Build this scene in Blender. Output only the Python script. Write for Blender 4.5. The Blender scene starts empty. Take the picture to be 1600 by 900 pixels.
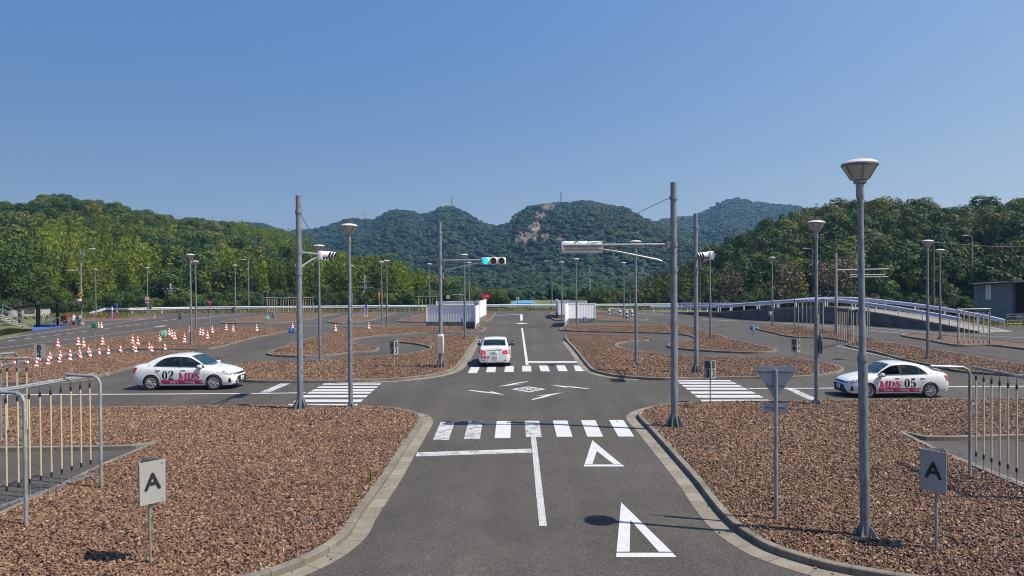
import bpy, bmesh, math, random
import numpy as np
from mathutils import Vector, Matrix, Quaternion
from mathutils.bvhtree import BVHTree
from mathutils.geometry import tessellate_polygon

random.seed(7)
rng = np.random.default_rng(11)
S = bpy.context.scene
COL = S.collection
R = math.radians

# ------------------------------------------------------------------ camera
F = 1130.0                     # focal length in photo pixels (photo 1600 wide)
CZ = 4.55
YAW, PITCH, ROLL = 0.0088, 0.0108, -0.007
CM = Matrix.Rotation(YAW, 4, 'Z') @ Matrix.Rotation(math.pi/2 - PITCH, 4, 'X') @ Matrix.Rotation(ROLL, 4, 'Z')
cam_d = bpy.data.cameras.new('camera')
cam_d.sensor_width = 36.0
cam_d.lens = 36.0*F/1600.0
cam_d.clip_start = 0.1
cam_d.clip_end = 9000
cam = bpy.data.objects.new('camera', cam_d)
COL.objects.link(cam)
cam.matrix_world = Matrix.Translation((0, 0, CZ)) @ CM
S.camera = cam

# ------------------------------------------------------------------ world, sun, exposure
SUN = Vector((4.45, -1.23, 6.65)).normalized()
SUN_EL = math.asin(SUN.z)
SUN_AZ = math.atan2(SUN.x, SUN.y)
SKY_R, SKY_G, SKY_B = 1.49, 0.662, 0.432
W = bpy.data.worlds.new('World')
S.world = W
W.use_nodes = True
nt = W.node_tree
sky = nt.nodes.new('ShaderNodeTexSky')
sky.sky_type = 'NISHITA'
sky.sun_disc = False
sky.sun_elevation = SUN_EL
sky.sun_rotation = SUN_AZ
sky.altitude = 3000
sky.air_density = 1.0
sky.dust_density = 0.0
sky.ozone_density = 10.0
# the photograph's sky: deep blue, little paler low down, paler towards the sun
def wn(kind, op=None, **kw):
    n = nt.nodes.new(kind)
    if op: n.operation = op
    return n
sep = nt.nodes.new('ShaderNodeSeparateColor'); comb = nt.nodes.new('ShaderNodeCombineColor')
nt.links.new(sky.outputs[0], sep.inputs[0])
gm = nt.nodes.new('ShaderNodeTexCoord')
dot = wn('ShaderNodeVectorMath', 'DOT_PRODUCT')
nt.links.new(gm.outputs['Generated'], dot.inputs[0]); dot.inputs[1].default_value = SUN
for i, (gam, mul, k) in enumerate(((1.05, SKY_R, 1.1), (0.70, SKY_G, 0.75), (0.16, SKY_B, 0.42))):
    m0 = wn('ShaderNodeMath', 'MULTIPLY'); m0.inputs[1].default_value = 0.1
    p = wn('ShaderNodeMath', 'POWER'); p.inputs[1].default_value = gam
    e = wn('ShaderNodeMath', 'POWER'); e.inputs[0].default_value = math.exp(k)
    m1 = wn('ShaderNodeMath', 'MULTIPLY'); m1.inputs[1].default_value = mul*10
    m2 = wn('ShaderNodeMath', 'MULTIPLY')
    nt.links.new(sep.outputs[i], m0.inputs[0]); nt.links.new(m0.outputs[0], p.inputs[0]); nt.links.new(dot.outputs['Value'], e.inputs[1])
    nt.links.new(p.outputs[0], m1.inputs[0]); nt.links.new(m1.outputs[0], m2.inputs[0]); nt.links.new(e.outputs[0], m2.inputs[1])
    nt.links.new(m2.outputs[0], comb.inputs[i])
nt.links.new(comb.outputs[0], nt.nodes['Background'].inputs[0])
nt.nodes['Background'].inputs[1].default_value = 0.1
sd = bpy.data.lights.new('sun', 'SUN')
sd.energy = 5.0
sd.angle = R(0.53)
sd.color = (1.0, 0.93, 0.815)
sun = bpy.data.objects.new('sun', sd)
COL.objects.link(sun)
sun.rotation_euler = SUN.to_track_quat('Z', 'Y').to_euler()
sun.location = (30, -10, 60)
S.view_settings.view_transform = 'Standard'
S.view_settings.look = 'None'
S.view_settings.exposure = 0.6
S.view_settings.gamma = 1.0
S.view_settings.use_curve_mapping = False
S.cycles.use_denoising = True
S.cycles.filter_width = 1.05
S.cycles.max_bounces = 6
S.cycles.diffuse_bounces = 3
S.cycles.glossy_bounces = 3
S.cycles.transmission_bounces = 4
S.cycles.transparent_max_bounces = 12
S.cycles.volume_bounces = 0
S.cycles.use_adaptive_sampling = True
S.cycles.adaptive_threshold = 0.015

# ------------------------------------------------------------------ from photo pixels to the ground
def ray(px, py):
    return (CM.to_3x3() @ Vector(((px-800.0)/F, (450.0-py)/F, -1.0)))
def G(px, py, z=0.0):
    d = ray(px, py)
    t = (z-CZ)/d.z
    return Vector((d.x*t, d.y*t, z))
def hz(px):                     # image row of the horizon above a column
    return 450.0 - F*math.tan(PITCH) - (px-800.0)*0.007

# ------------------------------------------------------------------ materials
def new_mat(name):
    m = bpy.data.materials.new(name)
    m.use_nodes = True
    t = m.node_tree
    b = t.nodes['Principled BSDF']
    return m, t, b
def N(t, kind, **kw):
    n = t.nodes.new(kind)
    for k, v in kw.items():
        setattr(n, k, v)
    return n
def ramp(t, stops):
    r = N(t, 'ShaderNodeValToRGB')
    e = r.color_ramp.elements
    e[0].position, e[0].color = stops[0][0], (*stops[0][1], 1)
    e[1].position, e[1].color = stops[-1][0], (*stops[-1][1], 1)
    for p, c in stops[1:-1]:
        k = e.new(p); k.color = (*c, 1)
    return r
def simple(name, col, rough=0.5, metal=0.0, var=0.0, scale=6.0, bump=0.0, coat=0.0, spec=None, bscale=None):
    m, t, b = new_mat(name)
    b.inputs['Base Color'].default_value = (*col, 1)
    b.inputs['Roughness'].default_value = rough
    b.inputs['Metallic'].default_value = metal
    if coat:
        b.inputs['Coat Weight'].default_value = coat
        b.inputs['Coat Roughness'].default_value = 0.05
    if spec is not None:
        b.inputs['Specular IOR Level'].default_value = spec
    if var or bump:
        tc = N(t, 'ShaderNodeTexCoord')
        no = N(t, 'ShaderNodeTexNoise')
        no.inputs['Scale'].default_value = scale
        no.inputs['Detail'].default_value = 6
        no.inputs['Roughness'].default_value = 0.65
        t.links.new(tc.outputs['Object'], no.inputs['Vector'])
        if var:
            r = ramp(t, [(0.3, tuple(max(0, c*(1-var)) for c in col)), (0.7, tuple(min(1, c*(1+var)) for c in col))])
            t.links.new(no.outputs['Fac'], r.inputs[0])
            t.links.new(r.outputs[0], b.inputs['Base Color'])
        if bump:
            n2 = no
            if bscale:
                n2 = N(t, 'ShaderNodeTexNoise')
                n2.inputs['Scale'].default_value = bscale
                n2.inputs['Detail'].default_value = 4
                t.links.new(tc.outputs['Object'], n2.inputs['Vector'])
            bp = N(t, 'ShaderNodeBump')
            bp.inputs['Strength'].default_value = bump
            bp.inputs['Distance'].default_value = 0.02
            t.links.new(n2.outputs['Fac'], bp.inputs['Height'])
            t.links.new(bp.outputs[0], b.inputs['Normal'])
    return m
def mix_rgb(t, fac, a, b_, mode='MIX'):
    m = N(t, 'ShaderNodeMix', data_type='RGBA', blend_type=mode)
    for sock, v in ((m.inputs[0], fac), (m.inputs[6], a), (m.inputs[7], b_)):
        if isinstance(v, (int, float)):
            sock.default_value = v
        elif isinstance(v, tuple):
            sock.default_value = (*v, 1)
        else:
            t.links.new(v, sock)
    return m.outputs[2]
def noise(t, vec, scale, detail=4, rough=0.6):
    n = N(t, 'ShaderNodeTexNoise')
    n.inputs['Scale'].default_value = scale
    n.inputs['Detail'].default_value = detail
    n.inputs['Roughness'].default_value = rough
    t.links.new(vec, n.inputs['Vector'])
    return n.outputs['Fac']

def mat_asphalt():
    m, t, b = new_mat('asphalt')
    v = N(t, 'ShaderNodeTexCoord').outputs['Object']
    big = noise(t, v, 0.16, 5, 0.6)
    mid = noise(t, v, 1.3, 5, 0.7)
    r = ramp(t, [(0.30, (0.055, 0.049, 0.0425)), (0.55, (0.0705, 0.0625, 0.0545)), (0.75, (0.083, 0.0735, 0.064))])
    t.links.new(big, r.inputs[0])
    r2 = ramp(t, [(0.3, (0.88, 0.88, 0.88)), (0.7, (1.1, 1.1, 1.1))])
    t.links.new(mid, r2.inputs[0])
    c = mix_rgb(t, 1.0, r.outputs[0], r2.outputs[0], 'MULTIPLY')
    # aggregate: pale and dark stones in the surface
    vo = N(t, 'ShaderNodeTexVoronoi')
    vo.inputs['Scale'].default_value = 55
    t.links.new(v, vo.inputs['Vector'])
    sp = N(t, 'ShaderNodeSeparateColor')
    t.links.new(vo.outputs['Color'], sp.inputs[0])
    r3 = ramp(t, [(0.0, (0.62, 0.61, 0.60)), (0.5, (0.95, 0.95, 0.95)), (0.86, (1.15, 1.14, 1.12)), (1.0, (1.9, 1.85, 1.75))])
    t.links.new(sp.outputs[0], r3.inputs[0])
    c = mix_rgb(t, 1.0, c, r3.outputs[0], 'MULTIPLY')
    # stretched tyre streaks along the road
    mp = N(t, 'ShaderNodeMapping'); mp.inputs['Scale'].default_value = (1.1, 0.05, 1)
    t.links.new(v, mp.inputs['Vector'])
    st = noise(t, mp.outputs[0], 1.0, 3, 0.5)
    r4 = ramp(t, [(0.35, (0.87, 0.87, 0.87)), (0.65, (1.08, 1.08, 1.08))])
    t.links.new(st, r4.inputs[0])
    c = mix_rgb(t, 1.0, c, r4.outputs[0], 'MULTIPLY')
    # fine cracks: thin iso-lines of a warped noise, only here and there
    cn = noise(t, v, 0.55, 7, 0.62)
    sb = N(t, 'ShaderNodeMath', operation='SUBTRACT'); sb.inputs[1].default_value = 0.5; t.links.new(cn, sb.inputs[0])
    ab = N(t, 'ShaderNodeMath', operation='ABSOLUTE'); t.links.new(sb.outputs[0], ab.inputs[0])
    ck = N(t, 'ShaderNodeMath', operation='LESS_THAN'); ck.inputs[1].default_value = 0.0022; t.links.new(ab.outputs[0], ck.inputs[0])
    msk = noise(t, v, 0.11, 2, 0.5)
    gt = N(t, 'ShaderNodeMath', operation='GREATER_THAN'); gt.inputs[1].default_value = 0.50; t.links.new(msk, gt.inputs[0])
    mm = N(t, 'ShaderNodeMath', operation='MULTIPLY'); t.links.new(ck.outputs[0], mm.inputs[0]); t.links.new(gt.outputs[0], mm.inputs[1])
    c = mix_rgb(t, mm.outputs[0], c, (0.035, 0.032, 0.030))
    # oil drips and darker repairs
    on = noise(t, v, 1.9, 3, 0.45)
    ro = ramp(t, [(0.70, (1, 1, 1)), (0.78, (0.72, 0.71, 0.70))]); t.links.new(on, ro.inputs[0])
    c = mix_rgb(t, 1.0, c, ro.outputs[0], 'MULTIPLY')
    # paving joints across the main road
    sy = N(t, 'ShaderNodeSeparateXYZ'); t.links.new(v, sy.inputs[0])
    wv = N(t, 'ShaderNodeMath', operation='ADD'); t.links.new(sy.outputs[1], wv.inputs[0]); wv.inputs[1].default_value = 2.3
    md = N(t, 'ShaderNodeMath', operation='MODULO'); md.inputs[1].default_value = 5.2; t.links.new(wv.outputs[0], md.inputs[0])
    jl = N(t, 'ShaderNodeMath', operation='LESS_THAN'); jl.inputs[1].default_value = 0.035; t.links.new(md.outputs[0], jl.inputs[0])
    jm = N(t, 'ShaderNodeMath', operation='MULTIPLY'); jm.inputs[1].default_value = 0.22; t.links.new(jl.outputs[0], jm.inputs[0])
    c = mix_rgb(t, jm.outputs[0], c, (0.03, 0.028, 0.026))
    t.links.new(c, b.inputs['Base Color'])
    b.inputs['Roughness'].default_value = 0.85
    b.inputs['Specular IOR Level'].default_value = 0.3
    bp = N(t, 'ShaderNodeBump'); bp.inputs['Strength'].default_value = 0.5; bp.inputs['Distance'].default_value = 0.01
    t.links.new(vo.outputs['Distance'], bp.inputs['Height'])
    t.links.new(bp.outputs[0], b.inputs['Normal'])
    return m
CHIP_STOPS = [(0.0, (0.032, 0.017, 0.013)), (0.10, (0.064, 0.030, 0.019)), (0.20, (0.158, 0.078, 0.042)), (0.30, (0.073, 0.041, 0.028)), (0.40, (0.199, 0.117, 0.067)), (0.50, (0.126, 0.060, 0.037)),
              (0.60, (0.251, 0.165, 0.097)), (0.70, (0.089, 0.050, 0.035)), (0.78, (0.227, 0.114, 0.054)), (0.86, (0.182, 0.120, 0.079)), (0.93, (0.304, 0.215, 0.133)), (0.97, (0.158, 0.059, 0.032)), (1.0, (0.378, 0.310, 0.230))]
def mat_gravel_bed(dark=1.0):
    m, t, b = new_mat('gravel_bed')
    v = N(t, 'ShaderNodeTexCoord').outputs['Object']
    wp = N(t, 'ShaderNodeTexNoise'); wp.inputs['Scale'].default_value = 9
    t.links.new(v, wp.inputs['Vector'])
    vv = mix_rgb(t, 0.05, v, wp.outputs['Color'])
    vo = N(t, 'ShaderNodeTexVoronoi'); vo.inputs['Scale'].default_value = 21
    t.links.new(vv, vo.inputs['Vector'])
    sp = N(t, 'ShaderNodeSeparateColor'); t.links.new(vo.outputs['Color'], sp.inputs[0])
    r = ramp(t, CHIP_STOPS); t.links.new(sp.outputs[0], r.inputs[0])
    big = noise(t, v, 0.35, 4, 0.6)
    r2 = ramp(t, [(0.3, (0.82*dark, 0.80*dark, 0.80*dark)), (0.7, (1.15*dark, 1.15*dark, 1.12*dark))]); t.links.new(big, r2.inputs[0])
    c = mix_rgb(t, 1.0, r.outputs[0], r2.outputs[0], 'MULTIPLY')
    t.links.new(c, b.inputs['Base Color'])
    b.inputs['Roughness'].default_value = 0.8
    bp = N(t, 'ShaderNodeBump'); bp.inputs['Strength'].default_value = 1.0; bp.inputs['Distance'].default_value = 0.06
    ad = N(t, 'ShaderNodeMath', operation='ADD')
    t.links.new(vo.outputs['Distance'], ad.inputs[0])
    t.links.new(sp.outputs[1], ad.inputs[1])
    t.links.new(ad.outputs[0], bp.inputs['Height'])
    t.links.new(bp.outputs[0], b.inputs['Normal'])
    return m
def mat_chip():
    m, t, b = new_mat('gravel_chip')
    oi = N(t, 'ShaderNodeObjectInfo')
    r = ramp(t, CHIP_STOPS); t.links.new(oi.outputs['Random'], r.inputs[0])
    v = N(t, 'ShaderNodeNewGeometry').outputs['Position']
    big = noise(t, v, 0.35, 4, 0.6)
    r2 = ramp(t, [(0.3, (0.85, 0.83, 0.83)), (0.7, (1.15, 1.15, 1.12))]); t.links.new(big, r2.inputs[0])
    c = mix_rgb(t, 1.0, r.outputs[0], r2.outputs[0], 'MULTIPLY')
    t.links.new(c, b.inputs['Base Color'])
    b.inputs['Roughness'].default_value = 0.75
    return m
def mat_kerb(name, base, dirt, joint=0.6, jw=0.018):
    m, t, b = new_mat(name)
    uv = N(t, 'ShaderNodeUVMap'); uv.uv_map = 'length'
    sx = N(t, 'ShaderNodeSeparateXYZ'); t.links.new(uv.outputs[0], sx.inputs[0])
    mo = N(t, 'ShaderNodeMath', operation='MODULO'); mo.inputs[1].default_value = joint
    t.links.new(sx.outputs[0], mo.inputs[0])
    lt = N(t, 'ShaderNodeMath', operation='LESS_THAN'); lt.inputs[1].default_value = jw
    t.links.new(mo.outputs[0], lt.inputs[0])
    fl = N(t, 'ShaderNodeMath', operation='FLOOR')
    dv = N(t, 'ShaderNodeMath', operation='DIVIDE'); dv.inputs[1].default_value = joint
    t.links.new(sx.outputs[0], dv.inputs[0]); t.links.new(dv.outputs[0], fl.inputs[0])
    wn = N(t, 'ShaderNodeTexWhiteNoise', noise_dimensions='1D'); t.links.new(fl.outputs[0], wn.inputs['W'])
    v = N(t, 'ShaderNodeTexCoord').outputs['Object']
    n1 = noise(t, v, 2.2, 6, 0.7)
    r = ramp(t, [(0.3, dirt), (0.68, base)]); t.links.new(n1, r.inputs[0])
    r2 = ramp(t, [(0.0, (0.84, 0.84, 0.82)), (1.0, (1.1, 1.1, 1.1))]); t.links.new(wn.outputs[0], r2.inputs[0])
    c = mix_rgb(t, 1.0, r.outputs[0], r2.outputs[0], 'MULTIPLY')
    n2 = noise(t, v, 40, 3, 0.6)
    r3 = ramp(t, [(0.3, (0.88, 0.88, 0.88)), (0.7, (1.1, 1.1, 1.1))]); t.links.new(n2, r3.inputs[0])
    c = mix_rgb(t, 1.0, c, r3.outputs[0], 'MULTIPLY')
    c = mix_rgb(t, lt.outputs[0], c, (0.07, 0.065, 0.055))
    t.links.new(c, b.inputs['Base Color'])
    b.inputs['Roughness'].default_value = 0.9
    return m
def mat_paint(name='road_paint', wear=0.5, col=(0.46, 0.46, 0.46)):
    m, t, b = new_mat(name)
    v = N(t, 'ShaderNodeTexCoord').outputs['Object']
    n1 = noise(t, v, 3.2, 8, 0.75)
    n2 = noise(t, v, 26, 3, 0.7)
    mu = N(t, 'ShaderNodeMath', operation='MULTIPLY'); t.links.new(n1, mu.inputs[0]); t.links.new(n2, mu.inputs[1])
    r = ramp(t, [(0.10+0.11*wear, (1, 1, 1)), (0.125+0.13*wear, (0, 0, 0))]); t.links.new(mu.outputs[0], r.inputs[0])
    n3 = noise(t, v, 1.5, 4, 0.6)
    rc = ramp(t, [(0.3, tuple(c*0.88 for c in col)), (0.6, col)]); t.links.new(n3, rc.inputs[0])
    c = mix_rgb(t, r.outputs[0], rc.outputs[0], (0.10, 0.094, 0.087))
    t.links.new(c, b.inputs['Base Color'])
    b.inputs['Roughness'].default_value = 0.7
    return m
def mat_crack():
    m, t, b = new_mat('cracked_road_paint')
    v = N(t, 'ShaderNodeTexCoord').outputs['Object']
    n = N(t, 'ShaderNodeTexNoise'); n.inputs['Scale'].default_value = 3; n.inputs['Detail'].default_value = 6; n.inputs['Roughness'].default_value = 0.8
    mp = N(t, 'ShaderNodeMapping'); mp.inputs['Scale'].default_value = (7.0, 1.2, 1)
    t.links.new(v, mp.inputs['Vector']); t.links.new(mp.outputs[0], n.inputs['Vector'])
    a = N(t, 'ShaderNodeMath', operation='SUBTRACT'); a.inputs[1].default_value = 0.5; t.links.new(n.outputs['Fac'], a.inputs[0])
    ab = N(t, 'ShaderNodeMath', operation='ABSOLUTE'); t.links.new(a.outputs[0], ab.inputs[0])
    lt = N(t, 'ShaderNodeMath', operation='LESS_THAN'); lt.inputs[1].default_value = 0.013; t.links.new(ab.outputs[0], lt.inputs[0])
    c = mix_rgb(t, lt.outputs[0], (0.44, 0.44, 0.44), (0.04, 0.04, 0.04))
    t.links.new(c, b.inputs['Base Color'])
    b.inputs['Roughness'].default_value = 0.75
    return m
def mat_galv(name='galvanised_steel', col=(0.20, 0.22, 0.24), rough=0.5, metal=0.35):
    m, t, b = new_mat(name)
    v = N(t, 'ShaderNodeTexCoord').outputs['Object']
    vo = N(t, 'ShaderNodeTexVoronoi'); vo.inputs['Scale'].default_value = 22
    mp = N(t, 'ShaderNodeMapping'); mp.inputs['Scale'].default_value = (1, 1, 0.25)
    t.links.new(v, mp.inputs['Vector']); t.links.new(mp.outputs[0], vo.inputs['Vector'])
    sp = N(t, 'ShaderNodeSeparateColor'); t.links.new(vo.outputs['Color'], sp.inputs[0])
    n1 = noise(t, v, 2.0, 5, 0.7)
    mx = N(t, 'ShaderNodeMath', operation='ADD'); t.links.new(sp.outputs[0], mx.inputs[0]); t.links.new(n1, mx.inputs[1])
    r = ramp(t, [(0.3, tuple(c*0.72 for c in col)), (1.0, tuple(c*1.15 for c in col))])
    hv = N(t, 'ShaderNodeMath', operation='MULTIPLY'); hv.inputs[1].default_value = 0.65; t.links.new(mx.outputs[0], hv.inputs[0])
    t.links.new(hv.outputs[0], r.inputs[0])
    t.links.new(r.outputs[0], b.inputs['Base Color'])
    b.inputs['Roughness'].default_value = rough
    b.inputs['Metallic'].default_value = metal
    return m
def mat_leaf(name, stops, trans=0.25, pos_scale=0.0):
    m, t, b = new_mat(name)
    oi = N(t, 'ShaderNodeObjectInfo')
    r = ramp(t, stops); t.links.new(oi.outputs['Random'], r.inputs[0])
    g = N(t, 'ShaderNodeNewGeometry')
    rr = ramp(t, [(0.0, (0.68, 0.70, 0.66)), (1.0, (1.3, 1.28, 1.2))])
    t.links.new(g.outputs['Random Per Island'], rr.inputs[0])
    c = mix_rgb(t, 1.0, r.outputs[0], rr.outputs[0], 'MULTIPLY')
    ln = noise(t, oi.outputs['Location'], 0.035, 4, 0.65)      # stands of darker and fresher trees
    rl_ = ramp(t, [(0.34, (0.62, 0.66, 0.66)), (0.5, (0.95, 0.97, 0.95)), (0.66, (1.38, 1.32, 1.2))]); t.links.new(ln, rl_.inputs[0])
    c = mix_rgb(t, 1.0, c, rl_.outputs[0], 'MULTIPLY')
    t.links.new(c, b.inputs['Base Color'])
    b.inputs['Roughness'].default_value = 0.65
    b.inputs['Specular IOR Level'].default_value = 0.25
    tr = N(t, 'ShaderNodeBsdfTranslucent'); t.links.new(c, tr.inputs[0])
    mx = N(t, 'ShaderNodeMixShader'); mx.inputs[0].default_value = trans
    t.links.new(b.outputs[0], mx.inputs[1]); t.links.new(tr.outputs[0], mx.inputs[2])
    t.links.new(mx.outputs[0], t.nodes['Material Output'].inputs[0])
    return m
def mat_ground(name, stops, scale=0.5, fine=25.0):
    m, t, b = new_mat(name)
    v = N(t, 'ShaderNodeTexCoord').outputs['Object']
    n1 = noise(t, v, scale, 6, 0.65)
    n2 = noise(t, v, fine, 3, 0.7)
    r = ramp(t, stops); t.links.new(n1, r.inputs[0])
    r2 = ramp(t, [(0.3, (0.65, 0.65, 0.65)), (0.7, (1.3, 1.3, 1.25))]); t.links.new(n2, r2.inputs[0])
    c = mix_rgb(t, 1.0, r.outputs[0], r2.outputs[0], 'MULTIPLY')
    t.links.new(c, b.inputs['Base Color'])
    b.inputs['Roughness'].default_value = 0.95
    bp = N(t, 'ShaderNodeBump'); bp.inputs['Strength'].default_value = 0.8; bp.inputs['Distance'].default_value = 0.1
    t.links.new(n2, bp.inputs['Height']); t.links.new(bp.outputs[0], b.inputs['Normal'])
    return m
def mat_glass(name, tint=(0.03, 0.045, 0.05), alpha=0.55):
    m, t, b = new_mat(name)
    b.inputs['Base Color'].default_value = (*tint, 1)
    b.inputs['Roughness'].default_value = 0.03
    b.inputs['Specular IOR Level'].default_value = 0.8
    tr = N(t, 'ShaderNodeBsdfTransparent'); tr.inputs[0].default_value = (0.62, 0.75, 0.74, 1)
    mx = N(t, 'ShaderNodeMixShader'); mx.inputs[0].default_value = alpha
    t.links.new(tr.outputs[0], mx.inputs[1]); t.links.new(b.outputs[0], mx.inputs[2])
    t.links.new(mx.outputs[0], t.nodes['Material Output'].inputs[0])
    return m
def mat_glow(name, col, strength):
    m, t, b = new_mat(name)
    b.inputs['Base Color'].default_value = (*col, 1)
    b.inputs['Emission Color'].default_value = (*col, 1)
    b.inputs['Emission Strength'].default_value = strength
    return m
def mat_stripe_cone():
    m, t, b = new_mat('cone_stripes')
    v = N(t, 'ShaderNodeTexCoord').outputs['Object']
    s = N(t, 'ShaderNodeSeparateXYZ'); t.links.new(v, s.inputs[0])
    at = N(t, 'ShaderNodeMath', operation='ARCTAN2'); t.links.new(s.outputs[1], at.inputs[0]); t.links.new(s.outputs[0], at.inputs[1])
    d = N(t, 'ShaderNodeMath', operation='DIVIDE'); d.inputs[1].default_value = 2*math.pi; t.links.new(at.outputs[0], d.inputs[0])
    z = N(t, 'ShaderNodeMath', operation='MULTIPLY'); z.inputs[1].default_value = 4.6; t.links.new(s.outputs[2], z.inputs[0])
    a = N(t, 'ShaderNodeMath', operation='ADD'); t.links.new(d.outputs[0], a.inputs[0]); t.links.new(z.outputs[0], a.inputs[1])
    f = N(t, 'ShaderNodeMath', operation='FRACT'); t.links.new(a.outputs[0], f.inputs[0])
    g = N(t, 'ShaderNodeMath', operation='GREATER_THAN'); g.inputs[1].default_value = 0.5; t.links.new(f.outputs[0], g.inputs[0])
    c = mix_rgb(t, g.outputs[0], (0.52, 0.03, 0.035), (0.78, 0.74, 0.66))
    t.links.new(c, b.inputs['Base Color']); b.inputs['Roughness'].default_value = 0.55
    return m
def mat_panel():
    m, t, b = new_mat('white_sheet_panel')
    v = N(t, 'ShaderNodeTexCoord').outputs['Object']
    mp = N(t, 'ShaderNodeMapping'); mp.inputs['Scale'].default_value = (3, 3, 0.5); t.links.new(v, mp.inputs['Vector'])
    n1 = noise(t, mp.outputs[0], 1.6, 6, 0.7)
    r = ramp(t, [(0.3, (0.72, 0.73, 0.74)), (0.6, (0.80, 0.80, 0.80))]); t.links.new(n1, r.inputs[0])
    t.links.new(r.outputs[0], b.inputs['Base Color']); b.inputs['Roughness'].default_value = 0.5
    return m

M = {}
M['asphalt'] = mat_asphalt()
M['gravel'] = mat_gravel_bed()
M['gravel_gap_shade'] = mat_gravel_bed(0.55)  # bed darkened: shadow in the gaps between chips is put into its colour
M['chip'] = mat_chip()
M['kerb'] = mat_kerb('kerb_concrete', (0.20, 0.178, 0.142), (0.105, 0.09, 0.07))
M['apron'] = mat_kerb('apron_concrete', (0.225, 0.197, 0.155), (0.148, 0.127, 0.098))
M['paint'] = mat_paint('road_paint', 0.25)
M['paint_worn'] = mat_paint('worn_road_paint', 0.95)
M['paint_crack'] = mat_crack()
M['paint_pink'] = mat_paint('faded_centre_paint', 0.8, (0.36, 0.27, 0.23))
M['galv'] = mat_galv()
M['galv_light'] = mat_galv('light_galvanised_steel', (0.275, 0.285, 0.30), 0.45, 0.3)
M['alu'] = simple('aluminium_board', (0.30, 0.295, 0.28), 0.6, 0.0, 0.08, 5)
M['alu_back'] = simple('board_inside', (0.16, 0.17, 0.18), 0.6, 0.0)
M['black'] = simple('black_rubber', (0.012, 0.012, 0.013), 0.6)
M['letter'] = simple('black_lettering', (0.012, 0.012, 0.014), 0.6)
M['white'] = simple('white_enamel', (0.66, 0.66, 0.66), 0.4, 0, 0.04, 4)
M['lamp_cap'] = simple('lamp_cap_white', (0.46, 0.45, 0.44), 0.45, 0, 0.06, 6)
M['lamp_glass'] = simple('lamp_smoked_glass', (0.40, 0.385, 0.35), 0.12, 0, 0.12, 3, 0, 0, 0.7)
M['beige_pipe'] = simple('beige_pipe', (0.46, 0.375, 0.235), 0.5, 0, 0.1, 3)
M['beige_pale'] = simple('pale_pipe', (0.52, 0.45, 0.32), 0.5, 0, 0.1, 3)
M['orange_pipe'] = simple('orange_pipe', (0.55, 0.22, 0.10), 0.5, 0, 0.1, 3)
M['signal_grey'] = simple('signal_case', (0.74, 0.76, 0.79), 0.4, 0.15, 0.06, 4)
M['signal_dark'] = simple('signal_dark', (0.02, 0.02, 0.025), 0.5)
M['lens_off'] = simple('lens_unlit', (0.03, 0.02, 0.022), 0.15)
M['lens_green'] = mat_glow('lens_green_lit', (0.0, 0.85, 0.80), 1.05)
M['rail'] = simple('guardrail_paint', (0.50, 0.53, 0.66), 0.4, 0.1, 0.1, 1.2)
M['rail_white'] = simple('guardrail_white', (0.66, 0.68, 0.72), 0.45, 0.05, 0.1, 1.2)
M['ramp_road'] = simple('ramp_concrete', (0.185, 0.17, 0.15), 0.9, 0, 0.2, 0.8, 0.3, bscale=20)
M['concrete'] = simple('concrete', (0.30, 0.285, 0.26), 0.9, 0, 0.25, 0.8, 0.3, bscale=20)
M['ramp_wall'] = simple('shade_dark_concrete', (0.10, 0.094, 0.09), 0.9, 0, 0.4, 0.7, 0.3, bscale=20)  # the wall's shade is painted in: darker than the ramp's own concrete
M['lichen'] = simple('lichen_concrete', (0.15, 0.145, 0.135), 0.95, 0, 0.55, 3.0, 0.4, bscale=20)
M['panel'] = mat_panel()
M['blue_sign'] = simple('blue_sign', (0.02, 0.10, 0.40), 0.4)
M['green_sign'] = simple('green_sign', (0.02, 0.20, 0.10), 0.45)
M['green_pale'] = simple('pale_green_sign', (0.13, 0.46, 0.28), 0.45)
M['red_sign'] = simple('red_sign', (0.42, 0.015, 0.03), 0.4)
M['yellow_sign'] = simple('yellow_sign', (0.75, 0.36, 0.02), 0.4)
M['purple'] = simple('purple_paint', (0.28, 0.16, 0.60), 0.5)
M['yellow'] = simple('yellow_paint', (0.75, 0.60, 0.08), 0.5)
M['red_plastic'] = simple('red_plastic', (0.32, 0.012, 0.018), 0.5)
M['orange'] = simple('orange_plastic', (0.75, 0.22, 0.02), 0.5)
M['cone'] = mat_stripe_cone()
M['dark_board'] = simple('dark_board', (0.10, 0.11, 0.12), 0.6, 0, 0.2, 4)
M['grass'] = mat_ground('grass', [(0.3, (0.050, 0.075, 0.018)), (0.55, (0.11, 0.125, 0.04)), (0.75, (0.19, 0.165, 0.075))], 0.4, 9)
M['forest_floor'] = mat_ground('forest_floor', [(0.3, (0.018, 0.028, 0.010)), (0.7, (0.035, 0.045, 0.016))], 0.1, 3)
M['bark'] = simple('bark', (0.085, 0.068, 0.052), 0.95, 0, 0.4, 3, 0.5)
M['dark_wood'] = simple('dark_wood', (0.045, 0.035, 0.028), 0.8, 0, 0.3, 3)
M['pole_brown'] = simple('brown_pole', (0.085, 0.065, 0.05), 0.8, 0, 0.25, 2)
M['pole_conc'] = simple('concrete_pole', (0.34, 0.33, 0.31), 0.85, 0, 0.12, 2)
M['blue_mat'] = simple('blue_mat', (0.03, 0.10, 0.36), 0.7, 0, 0.2, 1.5)
M['body_white'] = simple('white_car_paint', (0.63, 0.63, 0.62), 0.25, 0, 0, 1, 0, 0.6)
M['body_blue'] = simple('pale_blue_car_paint', (0.34, 0.45, 0.52), 0.25, 0, 0, 1, 0, 0.6)
M['cabin'] = simple('cabin_lining', (0.035, 0.036, 0.038), 0.8)
M['seat'] = simple('grey_seat_fabric', (0.07, 0.07, 0.075), 0.9)
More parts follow.
